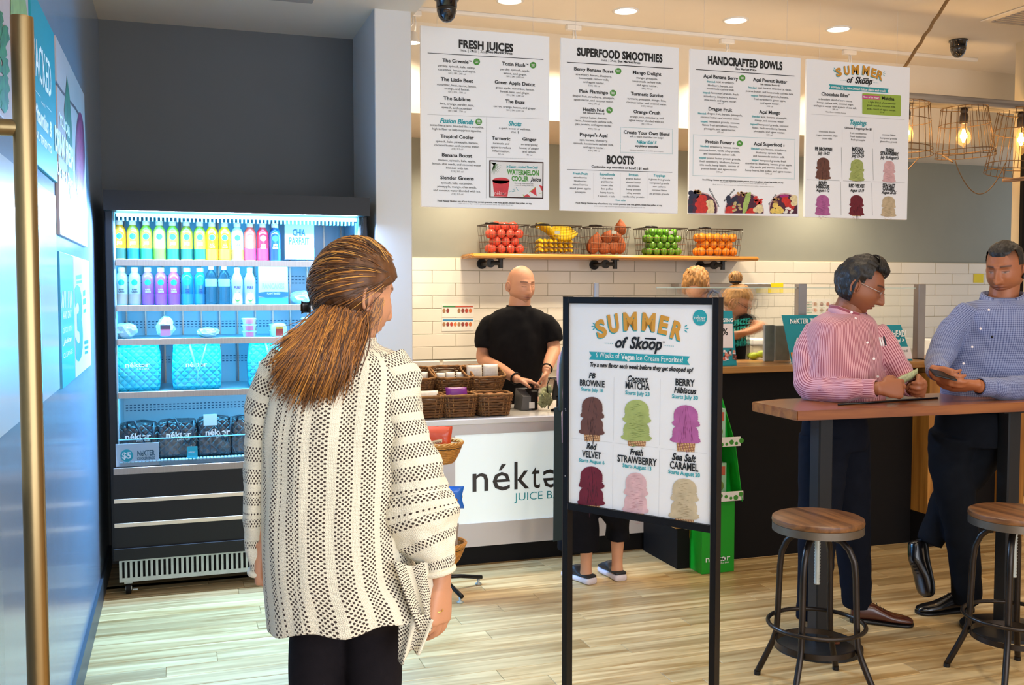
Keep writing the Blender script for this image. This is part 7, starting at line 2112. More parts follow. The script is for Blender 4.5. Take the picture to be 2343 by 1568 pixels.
def finish_body(t, parts, head, o, voxel=0.006):
    """fuse the body, then carry the head in the same mesh"""
    b = remesh(parts, 'body', skin_mat('body'), t, voxel, 3)
    me = b.data; off = t.location
    bv = np.zeros(len(me.vertices) * 3); me.vertices.foreach_get('co', bv); bv = bv.reshape(-1, 3) + np.array(off)
    k = M(); k.add([tuple(q) for q in bv], [tuple(p_.vertices) for p_ in me.polygons]); sk = lin(o['skin']); k.c = [sk] * len(k.v)
    add_head(k, *head, o)
    bpy.data.objects.remove(b); bpy.data.meshes.remove(me)
    return k.build('body', skin_mat('body'), t, smooth=True)
class Fig:
    def __init__(s, name, px, py, d, label, rootpx=None):
        s.d = d; q = PD(*(rootpx or (px, py)), d); s.t = thing(name, (q.x, q.y, 0), label, 'person')
    def P(s, px, py, dd=0.0): return PD(px, py, s.d + dd)
    def rings(s, ax, L): return [(s.P(px, py, dd), ax[0] * rx, ax[1] * ry) for px, py, rx, ry, dd in L]
def shoe(t, heel, d, L=0.29, m=None, ms=None, wk=1.0, zoff=0.0, rot=None):
    d = Vector(d).normalized(); l = Z3.cross(d).normalized(); h = Vector(heel)
    def S_(a, w, z0, z1): c = h + d * (a * L) + Z3 * ((z0 + z1) / 2); return (c, l * w * wk, Z3 * (z1 - z0) / 2)
    up = M(); up.loft([S_(0.0, 0.024, 0.02, 0.055), S_(0.03, 0.031, 0.018, 0.085), S_(0.15, 0.034, 0.018, 0.095), S_(0.33, 0.035, 0.018, 0.098), S_(0.48, 0.038, 0.016, 0.078), S_(0.66, 0.044, 0.014, 0.056), S_(0.84, 0.043, 0.012, 0.046), S_(0.95, 0.034, 0.012, 0.038), S_(1.0, 0.016, 0.014, 0.030)], n=20, k=4, e=2.5)
    so = M(); so.loft([S_(-0.01, 0.022, 0.0, 0.026), S_(0.05, 0.036, 0.0, 0.026), S_(0.3, 0.035, 0.0, 0.022), S_(0.55, 0.042, 0.0, 0.018), S_(0.8, 0.048, 0.0, 0.016), S_(0.95, 0.040, 0.0, 0.017), S_(1.01, 0.016, 0.003, 0.018)], n=20, k=3, e=4)
    if rot is not None:
        for mb in (up, so): mb.v = [v3(h + rot @ (Vector(q) - h)) for q in mb.v]
    o = up.build('shoe', m, t, smooth=True); so.build('sole', ms or m, o, smooth=True)
    lc = M()
    for k in range(4):
        c = h + d * (L * (0.42 + 0.055 * k)) + Z3 * (0.092 - 0.0105 * k)
        lc.tube([c - l * 0.014, c + Z3 * 0.005, c + l * 0.014], 0.0018, 5)
    if rot is not None: lc.v = [v3(h + rot @ (Vector(q) - h)) for q in lc.v]
    return o, lc
def stripe_mat(nm, base, stripe, pitch, mode='v', wd=0.5, vr=0.05, rough=0.75):
    m = mat(nm, base, rough, sheen=0.2); N = NT(m); uv = N.n('ShaderNodeUVMap'); sp = N.n('ShaderNodeSeparateXYZ'); N.l(uv, 0, sp, 0)
    def band(i):
        a = N.n('ShaderNodeMath', operation='MULTIPLY'); a.inputs[1].default_value = 1 / pitch; N.l(sp, i, a, 0)
        b = N.n('ShaderNodeMath', operation='FRACT'); N.l(a, 0, b, 0); c = N.n('ShaderNodeMath', operation='LESS_THAN'); c.inputs[1].default_value = wd; N.l(b, 0, c, 0); return c
    src = band(0)
    if mode == 'check':
        s2 = band(1); mx = N.n('ShaderNodeMath', operation='ADD'); N.l(src, 0, mx, 0); N.l(s2, 0, mx, 1); h_ = N.n('ShaderNodeMath', operation='MULTIPLY'); h_.inputs[1].default_value = 0.5; N.l(mx, 0, h_, 0); src = h_
    mi = N.n('ShaderNodeMixRGB'); mi.inputs[1].default_value = lin(base); mi.inputs[2].default_value = lin(stripe); N.l(src, 0, mi, 0); N.l(mi, 0, N.b, 'Base Color')
    return m
m_cloth_b = mat('cotton_black', '#141315', 0.9, spec=0.15, var=0.12, scale=30, bump=0.2, bscale=500)
m_navyp = mat('trouser_navy', '#10131c', 0.9, var=0.12, scale=20, spec=0.1, bump=0.15, bscale=600)
m_charp = mat('trouser_charcoal', '#131216', 0.9, var=0.12, scale=20, spec=0.1, bump=0.15, bscale=600)
m_hair_k = mat('hair_black', '#17120f', 0.45, var=0.3, scale=90, bump=0.6, bscale=300, stretch=(1, 0.3, 0.3))
m_leather = mat('leather_black', '#0f0e10', 0.2, coat=0.5); m_brownl = mat('leather_brown', '#4a2115', 0.25, coat=0.4)

# ======== woman in the open-knit cardigan, back to the camera
wo = Fig('person', 800, 1300, 2.38, 'woman in a cream open-knit cardigan and dark leggings seen from behind, hair half up')
P = wo.P; A0_ = axes(2); hax = axes(50, 10, 0); hc = P(812, 672, 0.0); ho = {'skin': '#cf9470', 's': 0.97, 'lip': '#b0645c', 'haircol': '#4a2c16', 'w': 0.98, 'nose': 0.7}
b = M()
b.limb([P(790, 840, 0.02), P(800, 800, 0.01), P(812, 735, 0.0)], [0.058, 0.052, 0.054], n=20)
b.loft(wo.rings(A0_, [(785, 820, .10, .05, .0), (785, 860, .17, .08, 0), (785, 1000, .14, .09, 0), (785, 1200, .12, .09, 0), (788, 1330, .125, .085, 0), (789, 1410, .115, .08, 0)]), n=24)
for sh, el, wr in (((660, 850, 0.0), (600, 1060, 0.02), (600, 1290, -0.02)), ((900, 860, 0.0), (955, 1130, 0.0), (1003, 1325, -0.06))):
    b.limb([P(*sh), P((sh[0] + el[0]) / 2, (sh[1] + el[1]) / 2, 0), P(*el), P((el[0] + wr[0]) / 2, (el[1] + wr[1]) / 2, -0.02), P(*wr)], [0.045, 0.038, 0.032, 0.029, 0.0225], n=16)
hand(b, P(1008, 1334, -0.06), -Z3 - RT * 0.02 - FH * 0.1, -RT * 0.85 + FH * 0.45, 1, curl=(0.35, 0.45, 0.5, 0.6), s=1.06, thumb=0.35)
hand(b, P(598, 1255, -0.03), -Z3, RT, -1, curl=(0.4, 0.5, 0.6, 0.7), s=0.92)
for px in (727, 853): b.limb([P(px, 1450), P(px, 1600), PD(px - 2, 1700, 2.38) , Vector((P(px, 1600).x, P(px, 1600).y, 0.30)), Vector((P(px, 1600).x, P(px, 1600).y, 0.06))], [0.056, 0.05, 0.045, 0.045, 0.032], n=16)
finish_body(wo.t, b, (hc, hax), ho, 0.0042)
lg = M(); lg.loft(wo.rings(A0_, [(788, 1330, .150, .105, 0), (789, 1400, .140, .105, 0), (789, 1425, .13, .095, 0)]), n=32)
for px in (724, 857):
    q = P(px, 1500); lg.limb([P(px + (6 if px < 800 else -6), 1440), P(px + (3 if px < 800 else -3), 1490), P(px, 1570), Vector((q.x, q.y, 0.47)), Vector((q.x, q.y - 0.01, 0.30)), Vector((q.x, q.y, 0.10))], [0.068, 0.069, 0.065, 0.054, 0.050, 0.036], n=24)
lgo = remesh(lg, 'leggings', mat('legging_black', '#1a161a', 0.85, var=0.1, scale=40, spec=0.15, bump=0.25, bscale=700), wo.t, 0.007, 3)
for px in (724, 857):
    q = P(px, 1500); o, lc = shoe(wo.t, (q.x - FH.x * 0.07, q.y - FH.y * 0.07, 0), FH, 0.24, m_leather, m_black, 0.9); lc.build('laces', m_black, o)
def knit_mat():
    m = mat('open_knit', '#f0e6cc', 0.9, sheen=0.2); N = NT(m); uv = N.n('ShaderNodeUVMap'); sp = N.n('ShaderNodeSeparateXYZ'); N.l(uv, 0, sp, 0)
    mp = N.n('ShaderNodeMapping'); mp.inputs['Rotation'].default_value = (0, 0, R(45)); mp.inputs['Scale'].default_value = (1, 1, 1)
    sc = N.n('ShaderNodeVectorMath', operation='MULTIPLY'); sc.inputs[1].default_value = (122, 140, 0); N.l(uv, 0, sc, 0); N.l(sc, 0, mp, 0)
    vo = N.n('ShaderNodeTexVoronoi', voronoi_dimensions='2D'); vo.inputs['Scale'].default_value = 1.0; vo.inputs['Randomness'].default_value = 0.12; N.l(mp, 0, vo, 'Vector')
    dot = N.n('ShaderNodeMath', operation='LESS_THAN'); dot.inputs[1].default_value = 0.33; N.l(vo, 'Distance', dot, 0)
    # bands along the length where the stitches open
    s1 = N.n('ShaderNodeMath', operation='SINE'); a1 = N.n('ShaderNodeMath', operation='MULTIPLY'); a1.inputs[1].default_value = 118.0; N.l(sp, 0, a1, 0); N.l(a1, 0, s1, 0)
    s2 = N.n('ShaderNodeMath', operation='SINE'); a2 = N.n('ShaderNodeMath', operation='MULTIPLY_ADD'); a2.inputs[1].default_value = 243.0; a2.inputs[2].default_value = 1.1; N.l(sp, 0, a2, 0); N.l(a2, 0, s2, 0)
    ad = N.n('ShaderNodeMath', operation='MULTIPLY_ADD'); ad.inputs[1].default_value = 0.75; N.l(s2, 0, ad, 0); N.l(s1, 0, ad, 2)
    gt = N.n('ShaderNodeMath', operation='GREATER_THAN'); gt.inputs[1].default_value = -0.15; N.l(ad, 0, gt, 0)
    mu = N.n('ShaderNodeMath', operation='MULTIPLY'); N.l(dot, 0, mu, 0); N.l(gt, 0, mu, 1)
    nz = N.n('ShaderNodeTexNoise'); nz.inputs['Scale'].default_value = 3; N.l(uv, 0, nz, 0)
    mi = N.n('ShaderNodeMixRGB'); mi.inputs[1].default_value = lin('#f3ead2'); mi.inputs[2].default_value = lin('#3f3029'); N.l(mu, 0, mi, 0); N.l(mi, 0, N.b, 'Base Color')
    # purl relief
    w1 = N.n('ShaderNodeTexVoronoi', voronoi_dimensions='2D'); w1.inputs['Scale'].default_value = 330; w1.inputs['Randomness'].default_value = 0.5; N.l(uv, 0, w1, 'Vector')
    hs = N.n('ShaderNodeMath', operation='SUBTRACT'); N.l(w1, 'Distance', hs, 0); N.l(mu, 0, hs, 1)
    bp = N.n('ShaderNodeBump'); bp.inputs['Strength'].default_value = 0.55; bp.inputs['Distance'].default_value = 0.003; N.l(hs, 0, bp, 'Height'); N.l(bp, 0, N.b, 'Normal')
    return m
m_knit = knit_mat()
A1_ = (RT, FH)
cg = M(); cg.loft(wo.rings(A1_, [(808, 772, .050, .050, .0), (808, 786, .052, .055, .0), (800, 797, .075, .066, .0), (795, 810, .112, .078, 0), (790, 830, .142, .092, 0), (783, 862, .158, .108, 0), (778, 920, .166, .128, 0), (772, 1000, .171, .142, 0), (770, 1100, .168, .148, 0), (768, 1200, .166, .152, 0), (776, 1300, .173, .155, 0), (792, 1350, .183, .155, 0), (802, 1392, .188, .156, 0)]), n=96, k=8, cap=False, fold=0.009, ff=16, fz=0.22, seed=3, uscale=0.165, e=2.2)
for i, q in enumerate(cg.v):
    if q[2] < 0.90:
        x = (Vector(q) - EYEV).dot(RT); k = (0.90 - q[2]) / 0.08
        cg.v[i] = (q[0], q[1], q[2] + k * (0.014 * (x + 0.38) * 6 - 0.012 + 0.008 * math.sin(x * 38)))
o = cg.build('cardigan', m_knit, wo.t, smooth=True); so = o.modifiers.new('thickness', 'SOLIDIFY'); so.thickness = 0.006; so.offset = -1
# sleeves: the rings of their stripes run around the arm, so the pattern axes are swapped
def swap(mb): mb.uv = [[(b_ * 1.0, a) for a, b_ in u] if u else u for u in mb.uv]; return mb
sl = M(); sl.limb([P(668, 838, 0.0), P(640, 868, 0.0), P(613, 930, 0.0), P(598, 1010, 0.0), P(592, 1100, 0.0), P(590, 1200, 0.0), P(592, 1275, -0.01), P(596, 1308, -0.01)],
    [(0.062, 0.062), (0.066, 0.058), (0.064, 0.050), (0.062, 0.0385), (0.062, 0.0335), (0.060, 0.030), (0.050, 0.025), (0.046, 0.023)], n=48, k=7, ref=FH, cap=False, fold=0.006, ff=22, fz=1.2, seed=8)
o = swap(sl).build('sleeve', m_knit, wo.t, smooth=True); so = o.modifiers.new('thickness', 'SOLIDIFY'); so.thickness = 0.005; so.offset = -1
sl = M(); sl.limb([P(880, 832, 0.0), P(908, 872, -0.01), P(922, 950, -0.02), P(942, 1045, -0.03), P(954, 1130, -0.04), P(962, 1195, -0.05), P(988, 1250, -0.06), P(1003, 1285, -0.065), P(1002, 1312, -0.065)],
    [(0.062, 0.052), (0.070, 0.052), (0.076, 0.046), (0.085, 0.057), (0.088, 0.080), (0.080, 0.090), (0.058, 0.060), (0.042, 0.040), (0.034, 0.031)], n=56, k=8, ref=FH, cap=False, fold=0.012, ff=15, fz=1.4, seed=21)
o = swap(sl).build('sleeve', m_knit, wo.t, smooth=True); so = o.modifiers.new('thickness', 'SOLIDIFY'); so.thickness = 0.005; so.offset = -1
# rolled cuffs
for c, ax_, r_ in ((P(1002, 1306, -0.065), (RT + Z3 * 0.2, FH), 0.036), (P(596, 1303, -0.01), (RT * 0.62, FH * 1.35), 0.035)):
    M().tube([c + ax_[0] * r_ * math.cos(2 * math.pi * i / 28) + ax_[1] * r_ * math.sin(2 * math.pi * i / 28) for i in range(28)], 0.0075, 8, closed=True).build('cuff', mat('knit_plain', '#efe5cc', 0.9, bump=0.5, bscale=300), wo.t, smooth=True)
def sheet(pts, d0, name, m, parent, nx=14, ny=20, seed=0.0, amp=0.012, us=0.12, vs_=0.25):
    """hanging cloth between four photo corners (TL TR BR BL with depths)"""
    q = [PD(x, y, dd) for x, y, dd in pts]; vs, fs, uv = [], [], []
    for j in range(ny + 1):
        for i in range(nx + 1):
            u, v = i / nx, j / ny; p_ = q[0].lerp(q[1], u).lerp(q[3].lerp(q[2], u), v)
            p_ = p_ - FH * amp * math.sin(u * 9 + seed + v * 2) * (0.3 + v) + Z3 * 0.006 * math.sin(u * 8 + seed); vs.append(p_)
    for j in range(ny):
        for i in range(nx):
            fs.append((j * (nx + 1) + i, (j + 1) * (nx + 1) + i, (j + 1) * (nx + 1) + i + 1, j * (nx + 1) + i + 1))
            uv.append([(i / nx * us, j / ny * vs_), (i / nx * us, (j + 1) / ny * vs_), ((i + 1) / nx * us, (j + 1) / ny * vs_), ((i + 1) / nx * us, j / ny * vs_)])
    mb = M(); mb.add(vs, fs, uv); o = mb.build(name, m, parent, smooth=True); so = o.modifiers.new('thickness', 'SOLIDIFY'); so.thickness = 0.005; return o
sheet([(900, 1290, 2.25), (984, 1292, 2.28), (1002, 1425, 2.30), (965, 1452, 2.26)], 0, 'front_panel', m_knit, wo.t, seed=1.0, us=0.10)
sheet([(915, 1405, 2.27), (990, 1415, 2.26), (958, 1488, 2.27), (908, 1518, 2.25)], 0, 'front_panel', m_knit, wo.t, seed=3.0, us=0.09, vs_=0.12)
M().tube([P(1003, 1396, -0.085) + RT * 0.0105 * math.cos(a) * 1.0 + Z3 * 0.002 * math.sin(a) + FH * 0.0105 * math.sin(a) for a in [2 * math.pi * i / 20 for i in range(20)]], 0.0011, 6, closed=True).build('ring', mat('gold', '#e0b860', 0.2, 1.0), wo.t)
# hair: skull shell plus combed strands, gathered at the clip, and the loose length below it
HR, HF, HU = hax; clip = P(731, 702, 0.04)
def wthick(x, y, z, th):
    hl = 0.062 - 0.9 * max(0, abs(x) - 0.028)           # hairline of the forehead
    if y > 0.02: 
        if z < hl + 0.0: return -0.01 if z < hl - 0.012 or y > 0.06 and z < hl - 0.004 else 0.0
    if -0.01 < y <= 0.02 and z < 0.004: return -0.01
    if z < -0.07: return -0.01
    return 0.016 * min(1, max(0.15, (z + 0.07) / 0.05))
def hair_mat(nm):
    m = mat(nm, '#6a4220', 0.42, vcol=True, spec=0.5); N = NT(m); N.b.inputs['Anisotropic'].default_value = 0.5; N.b.inputs['Sheen Weight'].default_value = 0.2; return m
m_hw = hair_mat('hair_brown_gold')
hair_cap(wo.t, hc, hax, ho, wthick, mat('hair_under', '#5f3a1b', 0.5, var=0.3, scale=60), wave=0.003)
hcols = [lin(c_) for c_ in ('#3a200f', '#513015', '#6e421b', '#925a1f', '#b37228', '#d08d35', '#e2a850', '#5a3517')]
def inside(p_):   # position over the skull, pushed out to the shell
    q = p_ - hc; return Vector((q.dot(HR), q.dot(HF), q.dot(HU)))
rr = random.Random(12); st_ = M()
for i in range(1500):
    th = rr.uniform(-math.pi, math.pi); ph = rr.uniform(-0.1, 1.45)
    if abs(th) < 0.9 and ph < 0.50 + 0.1 * rr.random(): ph = rr.uniform(0.55, 1.3)
    x, y, z = head_pt(th, ph, ho); d0 = Vector((x, y, z)).normalized()
    if wthick(x / .97, y / .97, z / .97, th) <= 0 or (y > 0.03 and z < 0.066): continue
    d1 = inside(clip).normalized(); n_ = 11; pts = []
    lift = 0.017 + rr.uniform(0, 0.006); sag = rr.uniform(0.05, 0.16)
    ang = d0.angle(d1); 
    for k in range(n_):
        f_ = k / (n_ - 1)
        v = (d0 * math.sin((1 - f_) * ang) + d1 * math.sin(f_ * ang)) / max(math.sin(ang), 1e-3)
        v = (v + Vector((0, 0, 0.28 * math.sin(math.pi * f_) * (1 if z < 0.09 else 0.4) - sag * math.sin(math.pi * f_)))).normalized()
        thv = math.atan2(v.x, v.y); phv = math.asin(max(-1, min(1, v.z)))
        X_, Y_, Z_ = head_pt(thv, max(phv, -1.0), ho); nn = Vector((X_, Y_, Z_)).normalized()
        q = Vector((X_, Y_, Z_)) + nn * lift * (1 - 0.2 * f_ ** 3)
        pts.append(hc + HR * q.x + HF * q.y + HU * q.z)
    c_ = hcols[min(7, int(abs(rr.gauss(0, 2.4))) if rr.random() < 0.75 else rr.randint(3, 6))]
    if abs(th) < 1.3 and rr.random() < 0.35: c_ = hcols[rr.randint(4, 6)]
    st_.col = c_; st_.tube(pts, [0.0006] + [rr.uniform(0.0007, 0.0014)] * (n_ - 2) + [0.0008], 4)
st_.build('combed_hair', m_hw, wo.t, smooth=True)
# loose lengths: start over the lower back of the head, fall across the left shoulder blade
st_ = M()
ends = [(622, 882), (632, 905), (655, 925), (690, 935), (700, 925), (730, 938), (752, 925), (772, 905), (790, 880), (805, 850), (640, 860), (668, 900), (715, 930), (742, 915)]
for i in range(1500):
    f_ = rr.random(); e = ends[rr.randrange(len(ends))]; ex, ey = e[0] + rr.gauss(0, 9), e[1] + rr.gauss(0, 14) - (rr.random() ** 2) * 90
    u = (ex - 620) / 190
    sx_ = 738 + 112 * min(1, max(0, u * 0.8 + rr.uniform(-0.25, 0.25))); sy_ = 702 + rr.uniform(-6, 22) + 14 * u
    front = rr.uniform(-0.02, 0.02)
    def dep(px, py): # lie over head, neck then cardigan back
        t_ = (py - 700) / 230; return -0.085 - 0.03 * math.sin(min(1, max(0, t_)) * 3.1) - 0.04 * t_ + front * 0.5 + (0.02 if px > 810 else 0)
    mx_, my_ = sx_ * 0.5 + ex * 0.5 + rr.gauss(0, 7) + 8, sy_ * 0.55 + ey * 0.45
    pts = []
    for k in range(10):
        t_ = k / 9; px = (1 - t_) ** 2 * sx_ + 2 * t_ * (1 - t_) * mx_ + t_ * t_ * ex; py = (1 - t_) ** 2 * sy_ + 2 * t_ * (1 - t_) * my_ + t_ * t_ * ey
        px += 3.0 * math.sin(t_ * 7 + i * 0.7); pts.append(P(px, py, dep(px, py)))
    g_ = rr.random(); c_ = hcols[rr.choice([3, 3, 4, 4, 4, 5])] if (g_ < 0.75 - 0.45 * u) else hcols[rr.choice([1, 2, 2, 7, 3])]
    w_ = rr.uniform(0.0009, 0.0019)
    st_.col = c_; st_.tube(pts, [w_ * 0.7, w_, w_, w_, w_, w_, w_ * 0.9, w_ * 0.8, w_ * 0.55, w_ * 0.2], 4)
st_.build('loose_hair', m_hw, wo.t, smooth=True)
fl = M()
for i in range(70):   # strays and the lock in front of the ear
    a = P(868 + rr.uniform(-14, 14), 690 + rr.uniform(-10, 10), -0.07); bq = P(846 + rr.gauss(0, 10), 745 + rr.uniform(-15, 40), -0.075)
    mid = a.lerp(bq, 0.5) + RT * rr.uniform(-0.004, 0.012); fl.col = hcols[rr.choice([2, 3, 4, 5])]; fl.tube([a, mid, bq], [0.001, 0.0008, 0.0003], 4)
fl.build('stray_hair', m_hw, wo.t)
k = M(); k.obox(clip - FH * 0.10 - RT * 0.012, RT * 0.008 + FH * 0.006, Z3 * 0.012, FH * 0.006, 0.003); k.build('hair_clip', mat('clip_black', '#15100d', 0.2, coat=0.6), wo.t)
k = M(); k.obox(clip - FH * 0.10 - RT * 0.020, RT * 0.003, Z3 * 0.008, FH * 0.006, 0.0015); k.build('clip_trim', mat('gold', '#e0b860', 0.2, 1.0), wo.t)

# ======== bald man in a black t-shirt behind the white counter
bm_ = Fig('person', 1190, 900, 6.55, 'bald man in a black t-shirt working behind the white counter'); P = bm_.P
hx_ = axes(148, 6); tx = axes(165); o_ = {'skin': '#d59a78', 's': 1.04, 'lip': '#b06a5c', 'haircol': '#3a281e', 'stubble': 0.22, 'scalp': 0.08, 'w': 1.05}
b = M(); hcB = P(1192, 652, 0)
b.limb([P(1188, 730, .03), P(1188, 705, .02), P(1192, 668, 0.01)], [0.085, 0.074, 0.068], n=20)
b.loft(bm_.rings(tx, [(1186, 712, .12, .07, 0), (1186, 740, .19, .10, 0), (1186, 800, .17, .11, 0), (1185, 870, .15, .10, 0), (1185, 920, .15, .10, 0)]), n=24)
for sh, el, wr, dr_2 in (((1118, 745, 0), (1106, 822, -0.02), (1183, 868, -0.38), 1), ((1250, 740, 0), (1267, 800, -0.03), (1250, 850, -0.33), -1)):
    b.limb([P(*sh), P((sh[0] + el[0]) / 2, (sh[1] + el[1]) / 2, sh[2]), P(*el), P(el[0] * .5 + wr[0] * .5, el[1] * .5 + wr[1] * .5, el[2] * .5 + wr[2] * .5), P(*wr)], [0.056, 0.052, 0.045, 0.040, 0.028], n=18)
hand(b, P(1185, 869, -0.39), RT * 0.95 - FH * 0.2 - Z3 * 0.12, -Z3 - FH * 0.1, -1, curl=(0.12, 0.2, 0.28, 0.4), s=1.02)
hand(b, P(1250, 852, -0.34), -Z3 * 0.8 - FH * 0.3 - RT * 0.15, -RT, -1, curl=(0.5, 0.6, 0.7, 0.7), s=1.0)
q = P(1185, 900); 
for s_ in (-1, 1): b.limb([P(1185 + s_ * 30, 905, 0), Vector((q.x + s_ * 0.09, q.y, 0.5)), Vector((q.x + s_ * 0.1, q.y, 0.06))], [0.085, 0.06, 0.04], n=16)
finish_body(bm_.t, b, (hcB, hx_), o_)
ts = M(); ts.loft(bm_.rings(tx, [(1187, 700, .078, .068, .0), (1187, 704, .090, .078, 0), (1187, 710, .145, .092, 0), (1187, 722, .190, .108, 0), (1187, 735, .205, .116, 0), (1187, 760, .205, .125, 0), (1186, 800, .195, .130, 0), (1184, 850, .168, .125, 0), (1182, 890, .158, .12, 0), (1180, 912, .16, .122, 0)]), n=64, k=7, fold=0.012, ff=12, fz=0.6, seed=4, e=2.3)
for pts, rs in (([P(1142, 736, 0), P(1122, 744, 0), P(1110, 768, -0.01), P(1108, 797, -0.02)], [.060, .068, .066, .062]), ([P(1232, 734, 0), P(1250, 741, 0), P(1264, 760, -0.01), P(1268, 782, -0.02)], [.060, .066, .064, .060])):
    ts.limb(pts, rs, n=28, k=6, ref=FH, fold=0.006, ff=18, seed=2)
cloth(ts, 't_shirt', m_cloth_b, bm_.t)
M().tube([P(1187, 700, 0) + tx[0] * 0.078 * math.cos(a) + tx[1] * 0.07 * math.sin(a) - Z3 * 0.018 * max(0, math.sin(a)) for a in [2 * math.pi * i / 32 for i in range(32)]], 0.006, 6, closed=True).build('neckband', m_cloth_b, bm_.t, smooth=True)
k = M(); k.loft(bm_.rings(tx, [(1181, 895, .150, .115, 0), (1181, 940, .155, .12, 0), (1181, 975, .15, .12, 0)]), n=32); q = P(1181, 930)
for s_ in (-1, 1): k.limb([P(1181 + s_ * 25, 960, 0), Vector((q.x + s_ * 0.09, q.y, 0.5)), Vector((q.x + s_ * 0.1, q.y, 0.05))], [0.095, 0.08, 0.062], n=20)
k.build('trousers', m_charp, bm_.t, smooth=True)
for s_ in (-1, 1): o, lc = shoe(bm_.t, (q.x + s_ * 0.1 - tx[1].x * 0.05, q.y - tx[1].y * 0.05, 0), tx[1], 0.28, m_leather); lc.build('laces', m_black, o)
for c, dv in ((P(1180, 866, -0.365), (P(1183, 868, -0.38) - P(1104, 822, -0.02))), (P(1251, 844, -0.32), (P(1250, 850, -0.33) - P(1268, 800, -0.03)))):
    dv.normalize(); a_ = dv.orthogonal().normalized(); b_ = dv.cross(a_)
    M().tube([c + (a_ * math.cos(x) + b_ * math.sin(x)) * 0.0335 for x in [2 * math.pi * i / 22 for i in range(22)]], 0.0055, 8, closed=True).build('wristband', m_black, bm_.t, smooth=True)

# ======== man in a pink striped shirt leaning on the bar table
pm_ = Fig('person', 1935, 1300, 4.62, 'man in a pink striped shirt and glasses counting bills at the bar table', rootpx=(1905, 1300)); P = pm_.P
hx_ = axes(112, 22, 0); tx = axes(138, 4); o_ = {'skin': '#8f5638', 's': 1.05, 'lip': '#7a3d33', 'haircol': '#120d0b', 'brow': 0.95, 'browt': 0.004, 'stubble': 0.1}
hcP = P(1968, 652, -0.03)
b = M(); b.limb([P(1938, 745, .03), P(1940, 715, .01), P(1955, 680, 0.0)], [0.080, 0.068, 0.066], n=20)
b.loft(pm_.rings(tx, [(1935, 735, .13, .08, 0), (1935, 775, .19, .11, 0), (1932, 840, .18, .12, 0), (1925, 930, .14, .10, 0), (1920, 975, .11, .09, 0)]), n=24)
armL = [P(1872, 762, 0.0), P(1850, 820, -0.03), P(1858, 885, -0.08), P(1925, 892, -0.20), P(2012, 889, -0.30)]
armR = [P(2002, 762, 0.02), P(2038, 815, 0.0), P(2068, 868, -0.02), P(2080, 884, -0.12), P(2090, 888, -0.16)]
for am in (armL, armR): b.limb(am, [0.055, 0.05, 0.044, 0.038, 0.029], n=18)
hand(b, P(2016, 889, -0.30), RT * 1.0 + FH * 0.18 - Z3 * 0.02, FH * 0.9 - Z3 * 0.25, 1, curl=(0.45, 0.5, 0.55, 0.6), s=1.12, thumb=0.5)
hand(b, P(2092, 872, -0.12), -Z3 * 0.3 - FH * 0.85 + RT * 0.1, -RT * 1.0, -1, curl=(0.9, 1.0, 1.0, 1.0), s=1.08, thumb=0.4)
q = pm_.t.location; la, lb = PZ(1856, 1425, 0.06), PZ(1962, 1392, 0.06); LEGS = []
for foot, hx2 in ((la, -0.085), (lb, 0.085)):
    top_ = Vector((q.x, q.y, 0.92)) + tx[0] * (-hx2); LEGS.append([top_, top_.lerp(foot, 0.30), top_.lerp(foot, 0.60), top_.lerp(foot, 0.85), Vector((foot.x, foot.y, 0.075))]); b.limb(LEGS[-1], [0.08, 0.07, 0.05, 0.045, 0.04], n=16)
finish_body(pm_.t, b, (hcP, hx_), o_)
m_pst = stripe_mat('pink_stripe', '#cc979c', '#8a3d4e', 0.0095, wd=0.40)
ts = M(); ts.loft(pm_.rings(tx, [(1937, 714, .080, .075, 0), (1936, 719, .10, .09, 0), (1935, 726, .150, .105, 0), (1933, 745, .196, .125, 0), (1932, 800, .214, .148, 0), (1932, 850, .222, .160, 0), (1932, 900, .218, .162, 0), (1930, 942, .205, .155, 0)]), n=80, k=8, fold=0.013, ff=10, fz=0.8, seed=14, e=2.3, uscale=0.2)
def arm_cloth(mb, arm, rs, seed, stop=1.0):
    pts = [arm[0].lerp(arm[1], -0.12) - Z3 * 0.004 + (arm[0] - arm[1]).cross(FH).normalized() * 0] + arm[:-1] + [arm[-2].lerp(arm[-1], stop)]
    mb.limb(pts, rs, n=44, k=8, ref=Z3 + FH * 0.3, fold=0.010, ff=17, seed=seed)
def cuff(t, arm, m, r, s0=0.55, s1=0.93):
    a, b_ = arm[-2].lerp(arm[-1], s0), arm[-2].lerp(arm[-1], s1)
    k = M(); k.limb([a, a.lerp(b_, 0.4), a.lerp(b_, 0.9), b_], [r, r * 1.03, r * 1.0, r * 0.85], n=36, k=3, ref=Z3 + FH * 0.3, cap=False); k.build('cuff', m, t, smooth=True)
arm_cloth(ts, armL, [.050, .068, .072, .070, .056, .040], 5, 0.7); arm_cloth(ts, armR, [.048, .062, .062, .058, .050, .042], 9, 0.6)
cloth(ts, 'shirt', m_pst, pm_.t, 0.0065, 4)
cuff(pm_.t, armL, m_pst, 0.042); cuff(pm_.t, armR, m_pst, 0.042, 0.0, 0.9)
